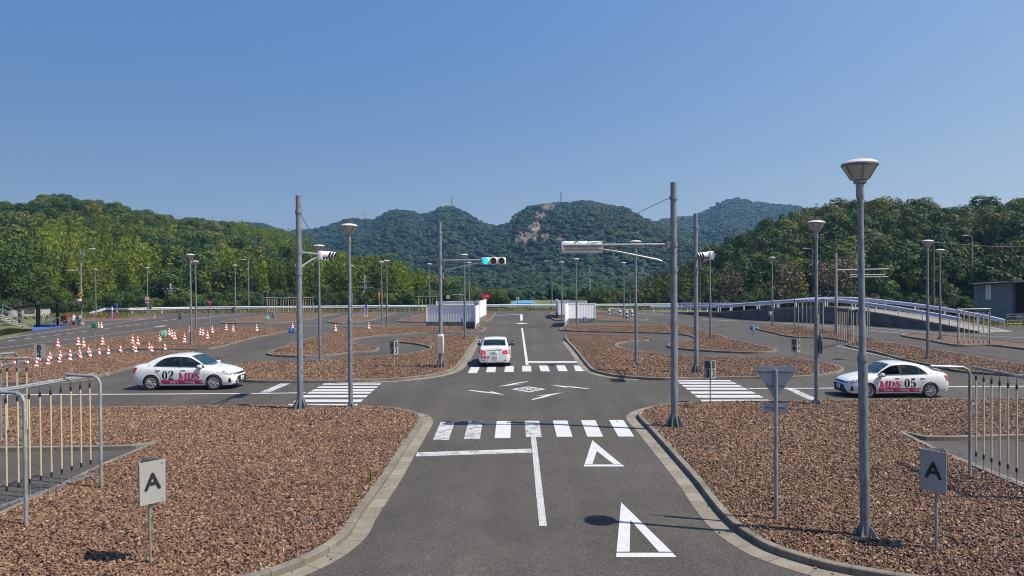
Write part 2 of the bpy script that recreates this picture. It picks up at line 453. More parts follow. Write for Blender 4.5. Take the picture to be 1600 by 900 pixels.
M['tyre'] = simple('tyre', (0.018, 0.018, 0.019), 0.8)
M['rim'] = simple('silver_rim', (0.52, 0.53, 0.55), 0.3, 0.6)
M['car_glass'] = mat_glass('car_glass', (0.015, 0.028, 0.032), 0.42)
M['windscreen'] = mat_glass('windscreen_glass', (0.03, 0.08, 0.12), 0.5)
M['pink'] = simple('pink_vinyl', (0.50, 0.014, 0.105), 0.4)
M['vinyl_black'] = simple('black_vinyl', (0.01, 0.01, 0.012), 0.35)
M['vinyl_white'] = simple('white_vinyl', (0.80, 0.80, 0.80), 0.4)
M['vinyl_olive'] = simple('olive_vinyl', (0.30, 0.26, 0.07), 0.5)
M['vinyl_blue'] = simple('blue_vinyl', (0.08, 0.25, 0.62), 0.4)
M['headlight'] = simple('headlight_glass', (0.16, 0.21, 0.26), 0.08, 0.3, 0.4, 9, 0, 0.8)
M['tail_red'] = simple('tail_lamp_red', (0.36, 0.008, 0.014), 0.12, 0, 0, 1, 0, 0.8)
M['brake_lit'] = mat_glow('brake_lamp_lit', (0.9, 0.03, 0.03), 0.7)
M['chrome'] = simple('chrome_strip', (0.55, 0.62, 0.70), 0.15, 0.9)
M['plate'] = simple('number_plate', (0.72, 0.74, 0.72), 0.5)
M['plate_green'] = simple('plate_mark_green', (0.07, 0.12, 0.08), 0.5)
M['plate_yellow'] = simple('plate_yellow', (0.60, 0.42, 0.06), 0.5)
M['seam'] = simple('door_seam', (0.10, 0.10, 0.10), 0.7)
M['skin'] = simple('skin', (0.42, 0.25, 0.18), 0.6)
M['shirt'] = simple('blue_shirt', (0.14, 0.34, 0.52), 0.8)
M['shirt_dark'] = simple('dark_shirt', (0.05, 0.05, 0.06), 0.8)
M['hair'] = simple('black_hair', (0.015, 0.012, 0.01), 0.6)
M['shed_blue'] = simple('blue_grey_sheet', (0.125, 0.17, 0.195), 0.6, 0, 0.12, 2)
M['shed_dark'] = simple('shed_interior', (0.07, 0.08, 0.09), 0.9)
M['roof_dark'] = simple('dark_roof_edge', (0.03, 0.03, 0.032), 0.7)
M['roof_blue'] = simple('blue_roof', (0.06, 0.24, 0.38), 0.5)
M['rock'] = mat_ground('granite', [(0.3, (0.11, 0.085, 0.062)), (0.6, (0.20, 0.155, 0.115))], 0.05, 0.4)
M['wire'] = simple('wire', (0.16, 0.17, 0.18), 0.5, 0.4)
M['manhole'] = simple('manhole_iron', (0.045, 0.043, 0.042), 0.7)
M['dry_twig'] = mat_leaf('dry_twigs', [(0, (0.10, 0.075, 0.055)), (1, (0.16, 0.12, 0.09))], 0.1)
M['weed'] = mat_leaf('weed_leaf', [(0, (0.07, 0.11, 0.02)), (1, (0.15, 0.19, 0.04))], 0.3)

# ------------------------------------------------------------------ mesh builder
class MB:
    def __init__(s):
        s.v = []; s.f = []; s.uv = None
    def add(s, vs, fs):
        n = len(s.v)
        s.v += [tuple(v) for v in vs]
        s.f += [tuple(i+n for i in f) for f in fs]
        return s
    def box(s, c, d, rz=0.0, bev=0.0, mat=None):
        x, y, z = d[0]/2, d[1]/2, d[2]/2
        if bev <= 0:
            vs = [Vector((sx*x, sy*y, sz*z)) for sz in (-1, 1) for sx, sy in ((-1, -1), (1, -1), (1, 1), (-1, 1))]
            fs = [(3, 2, 1, 0), (4, 5, 6, 7), (0, 1, 5, 4), (1, 2, 6, 5), (2, 3, 7, 6), (3, 0, 4, 7)]
        else:
            bm = bmesh.new(); bmesh.ops.create_cube(bm, size=1)
            bmesh.ops.scale(bm, vec=d, verts=bm.verts)
            bmesh.ops.bevel(bm, geom=bm.edges[:], offset=bev, segments=2, affect='EDGES', profile=0.5)
            bm.verts.index_update()
            vs = [v.co.copy() for v in bm.verts]; fs = [tuple(v.index for v in f.verts) for f in bm.faces]; bm.free()
        Q = mat if mat is not None else Matrix.Rotation(rz, 3, 'Z')
        c = Vector(c)
        return s.add([Q @ v + c for v in vs], fs)
    def tube(s, pts, r, n=12, cap=True):
        pts = [Vector(p) for p in pts]
        rs = r if isinstance(r, (list, tuple)) else [r]*len(pts)
        vs, fs = [], []
        up = None
        for i, p in enumerate(pts):
            a = pts[max(i-1, 0)]; b = pts[min(i+1, len(pts)-1)]
            d = (b-a)
            if d.length < 1e-9: d = Vector((0, 0, 1))
            d.normalize()
            if up is None:
                up = Vector((0, 0, 1)) if abs(d.z) < 0.9 else Vector((1, 0, 0))
            u = up - d*up.dot(d)
            if u.length < 1e-6:
                u = d.orthogonal()
            u.normalize(); up = u
            w = d.cross(u)
            for k in range(n):
                t = 2*math.pi*k/n
                vs.append(p + (u*math.cos(t) + w*math.sin(t))*rs[i])
        for i in range(len(pts)-1):
            for k in range(n):
                a, b = i*n+k, i*n+(k+1) % n
                fs.append((a, b, b+n, a+n))
        if cap:
            fs.append(tuple(reversed(range(n))))
            fs.append(tuple(range((len(pts)-1)*n, len(pts)*n)))
        return s.add(vs, fs)
    def lathe(s, prof, n=20, c=(0, 0, 0), cap=True):
        return s.tube([(c[0], c[1], c[2]+z) for r_, z in prof], [max(r_, 1e-4) for r_, z in prof], n, cap) if False else s._lathe(prof, n, c, cap)
    def _lathe(s, prof, n, c, cap):
        vs, fs = [], []
        for r_, z in prof:
            for k in range(n):
                t = 2*math.pi*k/n
                vs.append((c[0]+r_*math.cos(t), c[1]+r_*math.sin(t), c[2]+z))
        for i in range(len(prof)-1):
            for k in range(n):
                a, b = i*n+k, i*n+(k+1) % n
                fs.append((a, b, b+n, a+n))
        if cap:
            fs.append(tuple(reversed(range(n))))
            fs.append(tuple(range((len(prof)-1)*n, len(prof)*n)))
        return s.add(vs, fs)
    def prism(s, poly, z0, z1):           # poly: 2D points, extruded along z
        n = len(poly)
        vs = [(p[0], p[1], z0) for p in poly] + [(p[0], p[1], z1) for p in poly]
        fs = [tuple(reversed(range(n))), tuple(range(n, 2*n))] + [(i, (i+1) % n, (i+1) % n+n, i+n) for i in range(n)]
        return s.add(vs, fs)
    def xf(s, mat):
        s.v = [tuple(mat @ Vector(v)) for v in s.v]
        return s
    def build(s, name, mat, parent=None, smooth=True, fix=True):
        me = bpy.data.meshes.new(name)
        me.from_pydata(s.v, [], s.f)
        if fix:
            bm = bmesh.new(); bm.from_mesh(me)
            bmesh.ops.recalc_face_normals(bm, faces=bm.faces[:])
            if smooth:
                for f in bm.faces: f.smooth = True
                for e in bm.edges:
                    if len(e.link_faces) == 2 and e.calc_face_angle(0) > R(34):
                        e.smooth = False
            bm.to_mesh(me); bm.free()
        me.update()
        me.materials.append(mat)
        o = bpy.data.objects.new(name, me)
        COL.objects.link(o)
        if parent is not None:
            o.parent = parent
        return o

def tag(o, label=None, cat=None, group=None, kind=None):
    if label: o['label'] = label
    if cat: o['category'] = cat
    if group: o['group'] = group
    if kind: o['kind'] = kind
    return o
def thing(name, label, cat, loc=(0, 0, 0), rz=0.0, group=None):
    o = bpy.data.objects.new(name, None)
    COL.objects.link(o)
    o.location = loc
    o.rotation_euler = (0, 0, rz)
    o.empty_display_size = 0.2
    return tag(o, label, cat, group)
def dup(root, loc, rz=0.0, label=None, group=None, scale=None):
    r = root.copy(); COL.objects.link(r)
    r.location = loc; r.rotation_euler = (0, 0, rz)
    if scale: r.scale = scale
    if label: r['label'] = label
    if group: r['group'] = group
    for ch in list(root.children):
        c = ch.copy(); COL.objects.link(c); c.parent = r
        for g in list(ch.children):
            d = g.copy(); COL.objects.link(d); d.parent = c
    return r
def struct(o):
    o['kind'] = 'structure'
    return o

def text_geo(body, size=1.0, align='CENTER'):
    cu = bpy.data.curves.new('text_tmp', 'FONT')
    cu.body = body; cu.size = size; cu.align_x = align; cu.align_y = 'CENTER'
    ob = bpy.data.objects.new('text_tmp', cu)
    COL.objects.link(ob)
    dg = bpy.context.evaluated_depsgraph_get()
    me = bpy.data.meshes.new_from_object(ob.evaluated_get(dg))
    vs = [v.co.copy() for v in me.vertices]; fs = [tuple(p.vertices) for p in me.polygons]
    bpy.data.meshes.remove(me)
    bpy.data.objects.remove(ob); bpy.data.curves.remove(cu)
    return vs, fs
def text_on(body, size, loc, right, up, mat, parent, name='lettering', bold=0.0):
    vs, fs = text_geo(body, size)
    right = Vector(right).normalized(); up = Vector(up).normalized(); loc = Vector(loc)
    mb = MB().add([loc + right*v.x + up*v.y for v in vs], fs)
    nrm = right.cross(up)
    if bold:                               # heavier strokes: the same outline set a hair aside, each a hair further out
        for k, (dx, dy) in enumerate(((bold, 0), (-bold, 0), (0, bold), (0, -bold))):
            mb.add([loc + right*(v.x+dx) + up*(v.y+dy) + nrm*(0.0008*(k+1)) for v in vs], fs)
    return mb.build(name, mat, parent, smooth=False, fix=False)

# ------------------------------------------------------------------ ground, yard, islands
def catmull(pts, closed, sub, corners=()):
    n = len(pts); out = []
    rngs = n if closed else n-1
    for i in range(rngs):
        p0 = pts[(i-1) % n] if (closed or i > 0) else pts[0]
        p1 = pts[i]; p2 = pts[(i+1) % n]
        p3 = pts[(i+2) % n] if (closed or i+2 < n) else p2
        if i in corners: p0 = p1
        if (i+1) % n in corners: p3 = p2
        # centripetal-ish tension for uneven spacing
        l1 = (p2-p1).length
        m1 = (p2-p0); m2 = (p3-p1)
        d1 = (p1-p0).length + l1; d2 = (p3-p2).length + l1
        m1 = m1*(l1/d1) if d1 > 1e-9 else m1*0
        m2 = m2*(l1/d2) if d2 > 1e-9 else m2*0
        k = max(2, min(sub, int(l1/0.25)+1))
        for j in range(k):
            t = j/k; t2 = t*t; t3 = t2*t
            out.append(p1*(2*t3-3*t2+1) + m1*(t3-2*t2+t) + p2*(-2*t3+3*t2) + m2*(t3-t2))
    if not closed: out.append(pts[-1])
    return out
def offset(pts, d, closed=True):            # to the left of the direction of travel
    n = len(pts); out = []
    for i in range(n):
        a = pts[(i-1) % n] if (closed or i > 0) else pts[i]
        c = pts[(i+1) % n] if (closed or i < n-1) else pts[i]
        p = pts[i]
        e1 = (p-a); e2 = (c-p)
        if e1.length < 1e-9: e1 = e2
        if e2.length < 1e-9: e2 = e1
        e1 = e1.normalized(); e2 = e2.normalized()
        n1 = Vector((-e1.y, e1.x, 0)); n2 = Vector((-e2.y, e2.x, 0))
        m = n1+n2
        if m.length < 1e-3: m = n1
        m.normalize()
        k = max(0.42, m.dot(n1))
        out.append(p + m*(d/k))
    return out
def strip(rows, closed, lens):
    """rows: lists of points (same count); quads between them; uv 'length' along"""
    n = len(rows[0]); vs = []; fs = []; uvs = []
    for r_ in rows: vs += [tuple(p) for p in r_]
    segs = n if closed else n-1
    for k in range(len(rows)-1):
        for i in range(segs):
            j = (i+1) % n
            fs.append((k*n+i, k*n+j, (k+1)*n+j, (k+1)*n+i))
            l0 = lens[i]; l1 = lens[i+1]
            uvs.append(((l0, k), (l1, k), (l1, k+1), (l0, k+1)))
    return vs, fs, uvs
def mesh_uv(name, vs, fs, uvs, mat, smooth=False):
    me = bpy.data.meshes.new(name); me.from_pydata(vs, [], fs)
    l = me.uv_layers.new(name='length'); k = 0
    for u in uvs:
        for c in u:
            l.data[k].uv = c; k += 1
    me.materials.append(mat); me.update()
    o = bpy.data.objects.new(name, me); COL.objects.link(o)
    return o
def cumlen(pts, closed):
    L = [0.0]
    n = len(pts)
    for i in range(n if closed else n-1):
        L.append(L[-1] + (pts[(i+1) % n]-pts[i]).length)
    return L
GRAVEL_Z = 0.085
ISLANDS = {}
def island(key, px, corners=(), apron=None, apron_w=0.31, sub=7, kerb_w=0.15, chips=0.0):
    pts = [G(x, y) for x, y in px]
    area = sum(pts[i].x*pts[(i+1) % len(pts)].y - pts[(i+1) % len(pts)].x*pts[i].y for i in range(len(pts)))
    n0 = len(pts)
    if area < 0:
        pts = pts[::-1]
        corners = tuple((n0-1-c) for c in corners)
    c = catmull(pts, True, sub, corners)
    L = cumlen(c, True)
    inner = offset(c, kerb_w)
    out_t = offset(c, 0.012)
    up = lambda ps, z: [Vector((p.x, p.y, z)) for p in ps]
    vs, fs, uvs = strip([up(c, -0.015), up(c, 0.105), up(out_t, 0.12), up(inner, 0.12), up(inner, 0.03)], True, L)
    struct(mesh_uv('kerb', vs, fs, uvs, M['kerb']))
    tri = tessellate_polygon([[Vector((p.x, p.y, 0)) for p in inner]])
    mb = MB().add(up(inner, GRAVEL_Z), tri)
    g = mb.build('gravel_bed', M['gravel'], smooth=False)
    for p in g.data.polygons:
        pass
    if g.data.polygons and g.data.polygons[0].normal.z < 0:
        g.data.flip_normals()
    struct(g)
    if key in ('near_left', 'near_right'): g.data.materials[0] = M['gravel_gap_shade']
    ISLANDS[key] = (inner, g)
    if apron:
        for seq in apron:
            ap = [G(x, y) for x, y in seq]
            a = catmull(ap, False, sub)
            o1 = offset(a, apron_w, False)
            # put the apron on the outside of the island
            cx = sum((p for p in c), Vector())/len(c)
            if (o1[len(o1)//2]-cx).length < (a[len(a)//2]-cx).length:
                o1 = offset(a, -apron_w, False)
            La = cumlen(a, False)
            vs, fs, uvs = strip([up(a, 0.006), up(o1, 0.006)], False, La)
            o = mesh_uv('apron', vs, fs, uvs, M['apron'])
            for q in o.data.polygons:
                q.flip() if q.normal.z < 0 else None
            struct(o)
    return g

def sheet(name, pts, z, mat):
    n = len(pts)
    tri = tessellate_polygon([[Vector((p[0], p[1], 0)) for p in pts]])
    mb = MB().add([(p[0], p[1], z) for p in pts], tri)
    o = mb.build(name, mat, smooth=False)
    if o.data.polygons[0].normal.z < 0: o.data.flip_normals()
    return struct(o)

sheet('ground', [(-4000, -400), (4000, -400), (4000, 6000), (-4000, 6000)], -0.03, M['grass'])
yl = [G(-420, 560), G(-200, 543), G(0, 531), G(30, 523.5), G(43, 514), G(55, 507), G(80, 501), G(84, 496), G(130, 492.5), G(200, 490.5), G(300, 486.5), G(800, 485.5), G(1010, 486)]
yard = [(-60, -25), *[(p.x, p.y) for p in yl], (24, 97), (46, 66), (66, 56), (90, 45), (90, -25)]
sheet('asphalt_yard', yard, 0.0, M['asphalt'])

# near left island with its pocket, near right island with its pocket
island('near_left', [(-260, 643), (0, 641), (200, 640), (400, 638), (555, 638.5), (612, 641.5), (645, 647.5), (659, 653), (661, 661), (652, 677), (630, 711), (607, 748),
                     (585, 779), (562, 812), (548, 836), (525, 857), (492, 877), (445, 897), (380, 916), (250, 932), (-260, 950),
                     (-260, 930), (0, 808), (80, 770), (160, 731), (240, 697), (212, 702.5), (0, 706), (-260, 710)],
       corners=(0, 20, 21, 25, 28), apron=[[(590, 639.5), (612, 641.5), (645, 647.5), (659, 653), (661, 661), (652, 677), (630, 711), (607, 748), (585, 779), (562, 812), (548, 836), (525, 857), (492, 877), (445, 897), (380, 916), (250, 932)]])
island('near_right', [(1900, 624), (1600, 626.5), (1300, 629.5), (1200, 630.5), (1100, 632), (1037, 636), (1012, 642), (998, 649), (998, 656), (1015, 674), (1050, 714), (1087, 757), (1122, 803),
                      (1150, 831), (1175, 848), (1200, 862), (1262, 883), (1325, 898), (1450, 918), (1600, 930), (1950, 945),
                      (1950, 910), (1600, 762), (1475, 712), (1413, 681), (1447, 688.5), (1600, 686), (1950, 681)],
       corners=(0, 20, 21, 24, 27), apron=[[(1060, 634.5), (1037, 636), (1012, 642), (998, 649), (998, 656), (1015, 674), (1050, 714), (1087, 757), (1122, 803), (1150, 831), (1175, 848), (1200, 862), (1262, 883), (1325, 898), (1450, 918)]], apron_w=0.38)
# S-bend islands left
island('bend_left_front', [(345, 583), (362, 595), (400, 598), (525, 598), (600, 596), (650, 592), (687, 586.5), (705, 581), (716, 574), (724, 564), (738, 542), (747, 530), (746, 526.5),
                           (735, 525.8), (700, 526.5), (675, 527.5), (640, 529.5), (624, 531), (619, 533), (624, 536), (640, 537.5), (655, 540), (667, 542.5), (672, 545.5), (668, 548.5), (650, 552.5), (630, 555), (590, 559), (525, 563.5), (462, 566.5), (400, 568.5), (368, 573)],
       corners=(12,), apron=[[(525, 598), (600, 596), (650, 592), (687, 586.5), (705, 581), (716, 574), (724, 564), (738, 542), (747, 530)]], apron_w=0.36)
island('bend_left_back', [(417, 554), (428, 557), (475, 558.8), (515, 556.8), (550, 552.8), (586, 550), (593, 546.5), (588, 543.8), (575, 542), (560, 540), (552, 537), (550.5, 534), (556, 531), (575, 528), (612, 524.5), (650, 522),
                          (700, 520.8), (740, 519.8), (754, 518.5), (760, 515), (755, 511.5), (745, 510), (667, 509.7), (612, 510.2), (575, 511.2), (550, 513), (538, 516), (500, 525), (460, 538), (428, 548.5)], corners=())
island('small_left', [(512, 503.5), (522, 505.5), (537, 505.5), (575, 502.5), (600, 495), (617, 490), (600, 488.2), (575, 489.5), (550, 492.5), (527, 498.5)])
island('hoarding_left', [(621, 502.5), (632, 504), (667, 504.3), (752, 503.5), (765, 501.5), (774, 491), (768, 488.8), (680, 489), (652, 493.5), (640, 497)])
island('frames_left', [(344, 504), (352, 506), (400, 506), (436, 505), (461, 503), (491, 498.3), (495, 496.5), (507, 495), (529, 490.3), (500, 489.3), (440, 491), (400, 495), (362, 500)])
island('cone_field', [(-160, 590), (0, 572.5), (50, 563.5), (100, 555.5), (140, 550), (170, 547.2), (265, 547), (325, 546.5), (350, 542.5), (380, 533.5), (447, 519), (464, 515), (447, 512.7), (380, 512), (325, 513.5), (275, 516.5), (225, 521.5),
                      (162, 531.5), (100, 541), (37, 548.5), (0, 553.5), (-160, 577)], corners=(0, 21))
island('cone_field_front', [(-160, 598), (-160, 607), (0, 601.5), (80, 600), (140, 593.5), (170, 587), (212, 575), (260, 563), (303, 552.5), (297, 550.7), (265, 550.5), (200, 552.5), (180, 554.5), (125, 561), (60, 570.5), (0, 579)], corners=(0, 1))
island('far_left', [(85, 503), (130, 502.3), (187, 500.5), (235, 498.2), (250, 496.5), (230, 493.5), (200, 492), (150, 492.3), (110, 495), (90, 498)])
# right
island('bend_right_front', [(882, 528.5), (900, 550.5), (921, 577), (932, 583), (962, 589.5), (1000, 593), (1050, 594.5), (1182, 592), (1230, 592.5), (1275, 589.5), (1300, 586.5), (1318, 581), (1315, 576), (1287, 569), (1237, 562), (1200, 561),
                            (1100, 560), (1037, 556), (995, 551), (972, 545.5), (964.5, 541), (970, 537.5), (990, 534.8), (1010, 533), (1018, 530.5), (1007, 527.8), (975, 525.7), (925, 524.3), (889, 525)],
       corners=(), apron=[[(886, 534), (900, 550.5), (921, 577), (932, 583), (962, 589.5), (1000, 593)]], apron_w=0.36)
island('bend_right_back', [(875, 514.5), (879, 517.3), (925, 519.2), (1000, 520.7), (1050, 522.7), (1075, 525.5), (1084, 530), (1079, 533.5), (1050, 538), (1042, 541), (1050, 544.7), (1075, 547.7), (1125, 551), (1175, 552.7), (1205, 551.5), (1214, 548.5), (1200, 544.7),
                           (1175, 539), (1137, 529), (1100, 517.7), (1070, 509.5), (1025, 507.3), (975, 507), (930, 507.5), (885, 511)])
island('hoarding_right', [(859.5, 495), (867, 501), (880, 502), (930, 502.3), (1000, 502.3), (1013, 500.3), (1007, 498), (975, 495), (930, 492.3), (890, 489.5), (864, 489)])
island('frames_right', [(1181, 514), (1207, 521), (1241, 528), (1287, 529), (1325, 535), (1322, 541), (1345, 547), (1375, 554), (1412, 564), (1450, 572), (1487, 580.5), (1512, 583.5), (1600, 590), (1800, 604), (1800, 592), (1600, 572), (1500, 555), (1450, 546.5), (1400, 539), (1360, 530), (1310, 521), (1275, 515), (1240, 511), (1200, 510.3)], corners=(13, 14))
island('outer_right', [(1408, 525.5), (1450, 533), (1495, 541), (1547, 541), (1600, 547), (1800, 570), (1800, 556), (1600, 538), (1550, 532), (1475, 526), (1420, 522.8)], corners=(5, 6))
# the narrow cone lanes cross the gravel as strips of asphalt at gravel level
def ribbon(name, px, w, z, mat):
    c = catmull([G(x, y) for x, y in px], False, 8)
    a = offset(c, w/2, False); b = offset(c, -w/2, False)
    vs, fs, uvs = strip([[Vector((p.x, p.y, z)) for p in b], [Vector((p.x, p.y, z)) for p in a]], False, cumlen(c, False))
    o = mesh_uv(name, vs, fs, uvs, mat)
    for q in o.data.polygons:
        if q.normal.z < 0: q.flip()
    return struct(o)
ribbon('narrow_lane', [(105, 543.5), (160, 543.5), (215, 541), (255, 536), (285, 531), (315, 527.5)], 1.6, GRAVEL_Z+0.008, M['asphalt'])
ribbon('narrow_lane', [(350, 516.5), (400, 516.2), (440, 516)], 1.6, GRAVEL_Z+0.008, M['asphalt'])

# ------------------------------------------------------------------ road markings
PZ = 0.004
def mark(name, polys, mat='paint', z=PZ):
    mb = MB()
    for p in polys:
        q = [G(x, y) for x, y in p]
        ar = sum(q[i].x*q[(i+1) % len(q)].y - q[(i+1) % len(q)].x*q[i].y for i in range(len(q)))
        if ar < 0: q = q[::-1]
        if len(q) > 4:
            tri = tessellate_polygon([[Vector((a.x, a.y, 0)) for a in q]])
            mb.add([(a.x, a.y, z) for a in q], tri)
        else:
            mb.add([(a.x, a.y, z) for a in q], [tuple(range(len(q)))])
    o = mb.build(name, M[mat], smooth=False, fix=False)
    for f in o.data.polygons:
        if f.normal.z < 0: f.flip()
    return struct(o)
def line(name, px, w, mat='paint', z=PZ):
    return ribbon(name, px, w, z, M[mat])
tl = [688.4, 731.8, 776.1, 820, 863.9, 907.8, 951.6]; bl = [676.5, 725, 772.8, 821.8, 870, 917.9, 966.3]; by = [687.5, 686, 684.6, 683, 682.6, 682.4, 682.2]
ty = [659.5, 658.8, 658, 657.6, 657.2, 656.8, 656.4]
cw = [[(tl[i], ty[i]), (tl[i]+22.5, ty[i]), (bl[i]+24.6, by[i]), (bl[i], by[i])] for i in range(7)]
mark('crosswalk_worn', cw[:2] + cw[3:4], 'paint_worn')
mark('crosswalk', cw[2:3] + cw[4:], 'paint')
fb = [(730.9, 583), (759.4, 581.7), (788, 581.2), (816, 580.5), (845, 580.3), (872.5, 580), (899.5, 580)]
ft = [(736, 573.5), (761.8, 572.6), (789.3, 572), (816, 571.6), (842, 571.3), (869, 571), (896, 570.8)]
mark('crosswalk', [[t, (t[0]+13.6, t[1]), (b[0]+14.5, b[1]), b] for t, b in zip(ft, fb)], 'paint')
lc = [(161, 4), (180, 5.0), (198, 5.5), (214.5, 6), (237, 7), (265, 7.8), (294, 8.6)]
polys = []
for y, h in lc:
    f0, f1 = (y-h-157)/146.0, (y+h-157)/146.0
    L_ = lambda f: 425-245*f
    R_ = lambda f: 783-163*f
    polys.append([(400+L_(f0)/4, 560+(y-h)/4), (400+R_(f0)/4, 560+(y-h)/4), (400+R_(f1)/4, 560+(y+h)/4), (400+L_(f1)/4, 560+(y+h)/4)])
mark('crosswalk', polys, 'paint')
rc_ = [(140, 4), (155, 4.6), (172, 5.2), (190, 6), (214, 6.8), (238, 7.6), (267, 8.6)]
polys = []
for y, h in rc_:
    L_ = lambda yy: 1022 + (yy-136)*1.26
    R_ = lambda yy: 1360 + (yy-136)*1.95
    polys.append([(800+L_(y-h)/4, 560+(y-h)/4), (800+R_(y-h)/4, 560+(y-h)/4), (800+R_(y+h)/4, 560+(y+h)/4), (800+L_(y+h)/4, 560+(y+h)/4)])
mark('crosswalk', polys, 'paint')
mark('stop_line', [[(651.5, 707), (830, 701), (831, 707.3), (650, 713.3)]], 'paint_worn')
mark('centre_line', [[(829.5, 683.6), (837.5, 683.6), (854.5, 822.5), (842.5, 822.5)]], 'paint_crack', PZ+0.004)
mark('centre_line', [[(814.3, 512.5), (817, 512.5), (826, 570.3), (821.5, 570.3)]], 'paint')
mark('stop_line', [[(825, 564.4), (909, 564.4), (910.5, 566.8), (825.4, 566.8)]], 'paint')
mark('give_way_triangle', [[(970.5, 785), (963.5, 862.3), (983.7, 862.3), (985, 813)], [(970.5, 785), (985, 813), (1029.5, 862.3), (1049.5, 862.3)], [(963.3, 864), (1051, 864), (1057, 870.7), (962.8, 870.7)]])
mark('give_way_triangle', [[(925.5, 688), (913.5, 725.2), (925.7, 725.2), (932.5, 705)], [(925.5, 688), (932.5, 705), (958.7, 725.2), (970.5, 725.2)], [(912.8, 726), (971.8, 726), (976, 729), (912, 729)]])
def mk(x, y): return (640+x/4.444, 580+y/4.444)
def guide_arrow(tail, head, tip, w1, w2):
    t, h, p = G(*mk(*tail)), G(*mk(*head)), G(*mk(*tip))
    d = (p-t).normalized(); n = Vector((-d.y, d.x, 0))
    h2 = h - d*0.35
    pts = [t+n*w1*0.4, h+n*w1, h2+n*w2, p, h2-n*w2*0.15, h-n*w1, t-n*w1*0.4]
    tri = tessellate_polygon([[Vector((a.x, a.y, 0)) for a in pts]])
    o = MB().add([(a.x, a.y, PZ) for a in pts], tri).build('guide_arrow', M['paint'], smooth=False)
    if o.data.polygons[0].normal.z < 0: o.data.flip_normals()
    struct(o)
guide_arrow((410, 132), (555, 150), (660, 165), 0.13, 0.38)
guide_arrow((850, 198), (965, 170), (1065, 148), 0.13, 0.38)
guide_arrow((1245, 123), (1085, 105), (980, 95), 0.13, 0.38)
guide_arrow((818, 72), (695, 92), (610, 107), 0.13, 0.38)
# lozenge with a lattice
c4 = [mk(705, 125), mk(828, 107), mk(948, 125), mk(828, 147)]
def lerp2(a, b, t): return (a[0]+(b[0]-a[0])*t, a[1]+(b[1]-a[1])*t)
cen = mk(828, 126)
inn = [lerp2(p, cen, 0.27) for p in c4]
polys = [[c4[i], c4[(i+1) % 4], inn[(i+1) % 4], inn[i]] for i in range(4)]
mark('centre_lozenge', polys)
lat = []
for t in (0.36, 0.66):
    for (a, b, c, d) in ((0, 1, 3, 2), (1, 2, 0, 3)):
        p0, p1 = lerp2(inn[a], inn[b], t-0.05), lerp2(inn[a], inn[b], t+0.05)
        q0, q1 = lerp2(inn[c], inn[d], t-0.05), lerp2(inn[c], inn[d], t+0.05)
        lat.append([p0, p1, q1, q0])
mark('centre_lozenge', lat[:1]+lat[2:3], 'paint', PZ+0.004)
mark('centre_lozenge', lat[1:2]+lat[3:4], 'paint', PZ+0.008)
line('centre_line', [(-200, 618.2), (0, 617), (200, 616), (400, 614.8), (478, 613.7)], 0.17)
mark('stop_line', [[(438.7, 599.2), (454.5, 599.2), (420, 613.4), (405, 613.4)]], 'paint_worn')
line('centre_line', [(1170, 607), (1300, 606.5), (1490, 604.3), (1600, 603.5), (1800, 602)], 0.17)
mark('stop_line', [[(1227.5, 607.3), (1240, 607.3), (1291, 629), (1273, 629)]], 'paint_worn')
line('edge_line', [(-160, 551), (0, 529.5), (137, 510.5), (200, 502), (262, 495)], 0.16, 'paint_worn')
line('centre_line', [(-160, 569), (0, 544), (75, 534), (150, 525), (225, 514.5), (262, 509)], 0.14, 'paint_pink')
for dx, dy in ((-60, 628), (75, 608), (175, 596), (268, 585), (360, 574), (440, 563), (522, 553), (672, 533), (740, 523), (800, 515), (860, 507), (915, 499), (973, 492), (1030, 484), (1085, 477)):
    sx = dx/4; sy = 380+dy/4
    hw = 6.5-0.0025*dx
    line('lane_dash', [(sx-hw, sy+hw*0.13), (sx+hw, sy-hw*0.13)], 0.16)
mark('lane_arrow', [[(239, 510.3), (254, 508.6), (261, 509.4), (252, 510.8)]], 'paint_pink', PZ+0.004)
line('edge_line', [(1180, 503), (1280, 507.5), (1360, 512), (1450, 520), (1600, 528), (1800, 540)], 0.16, 'paint_worn')
line('edge_line', [(1098, 499), (1156, 502)], 0.18)
line('edge_line', [(1220, 504.8), (1300, 511), (1420, 521.5)], 0.14)
line('edge_line', [(1340, 547.5), (1420, 566), (1470, 578)], 0.12, 'paint_worn')
line('stop_line', [(776, 493), (814.5, 491.2)], 0.45)
line('centre_line', [(814.6, 491), (815, 501.2)], 0.3)
mark('centre_lozenge', [[(805, 505.4), (815, 504.5), (826, 505.4), (815, 506.4)]])
line('edge_line', [(455, 508.3), (560, 508.6), (665, 508.2)], 0.16)
line('edge_line', [(300, 498.5), (345, 493.5), (400, 490)], 0.2)
line('edge_line', [(930, 486.6), (1000, 489.5), (1060, 493.5)], 0.2)
line('edge_line', [(1305, 540.5), (1340, 546.5)], 0.15)
for (x0, x1, y) in ((824, 832.5, 513), (1121, 1132, 511.5), (1297, 1315, 561), (822, 828, 492.5), (386, 402, 567.5)):
    c = G((x0+x1)/2, y); r_ = (G(x1, y)-G(x0, y)).length/2
    struct(MB()._lathe([(r_, 0), (r_, 0.006)], 24, (c.x, c.y, 0), True).build('manhole_cover', M['manhole']))
# mouth of the pocket drains: a dark slot in the kerb
for (x0, x1, y) in ((204, 213, 700.5), (1457, 1464, 685.5)):
    a, b = G(x0, y), G(x1, y)
    struct(MB().box(((a.x+b.x)/2, a.y-0.01, 0.05), (abs(b.x-a.x), 0.05, 0.07)).build('drain_slot', M['black']))

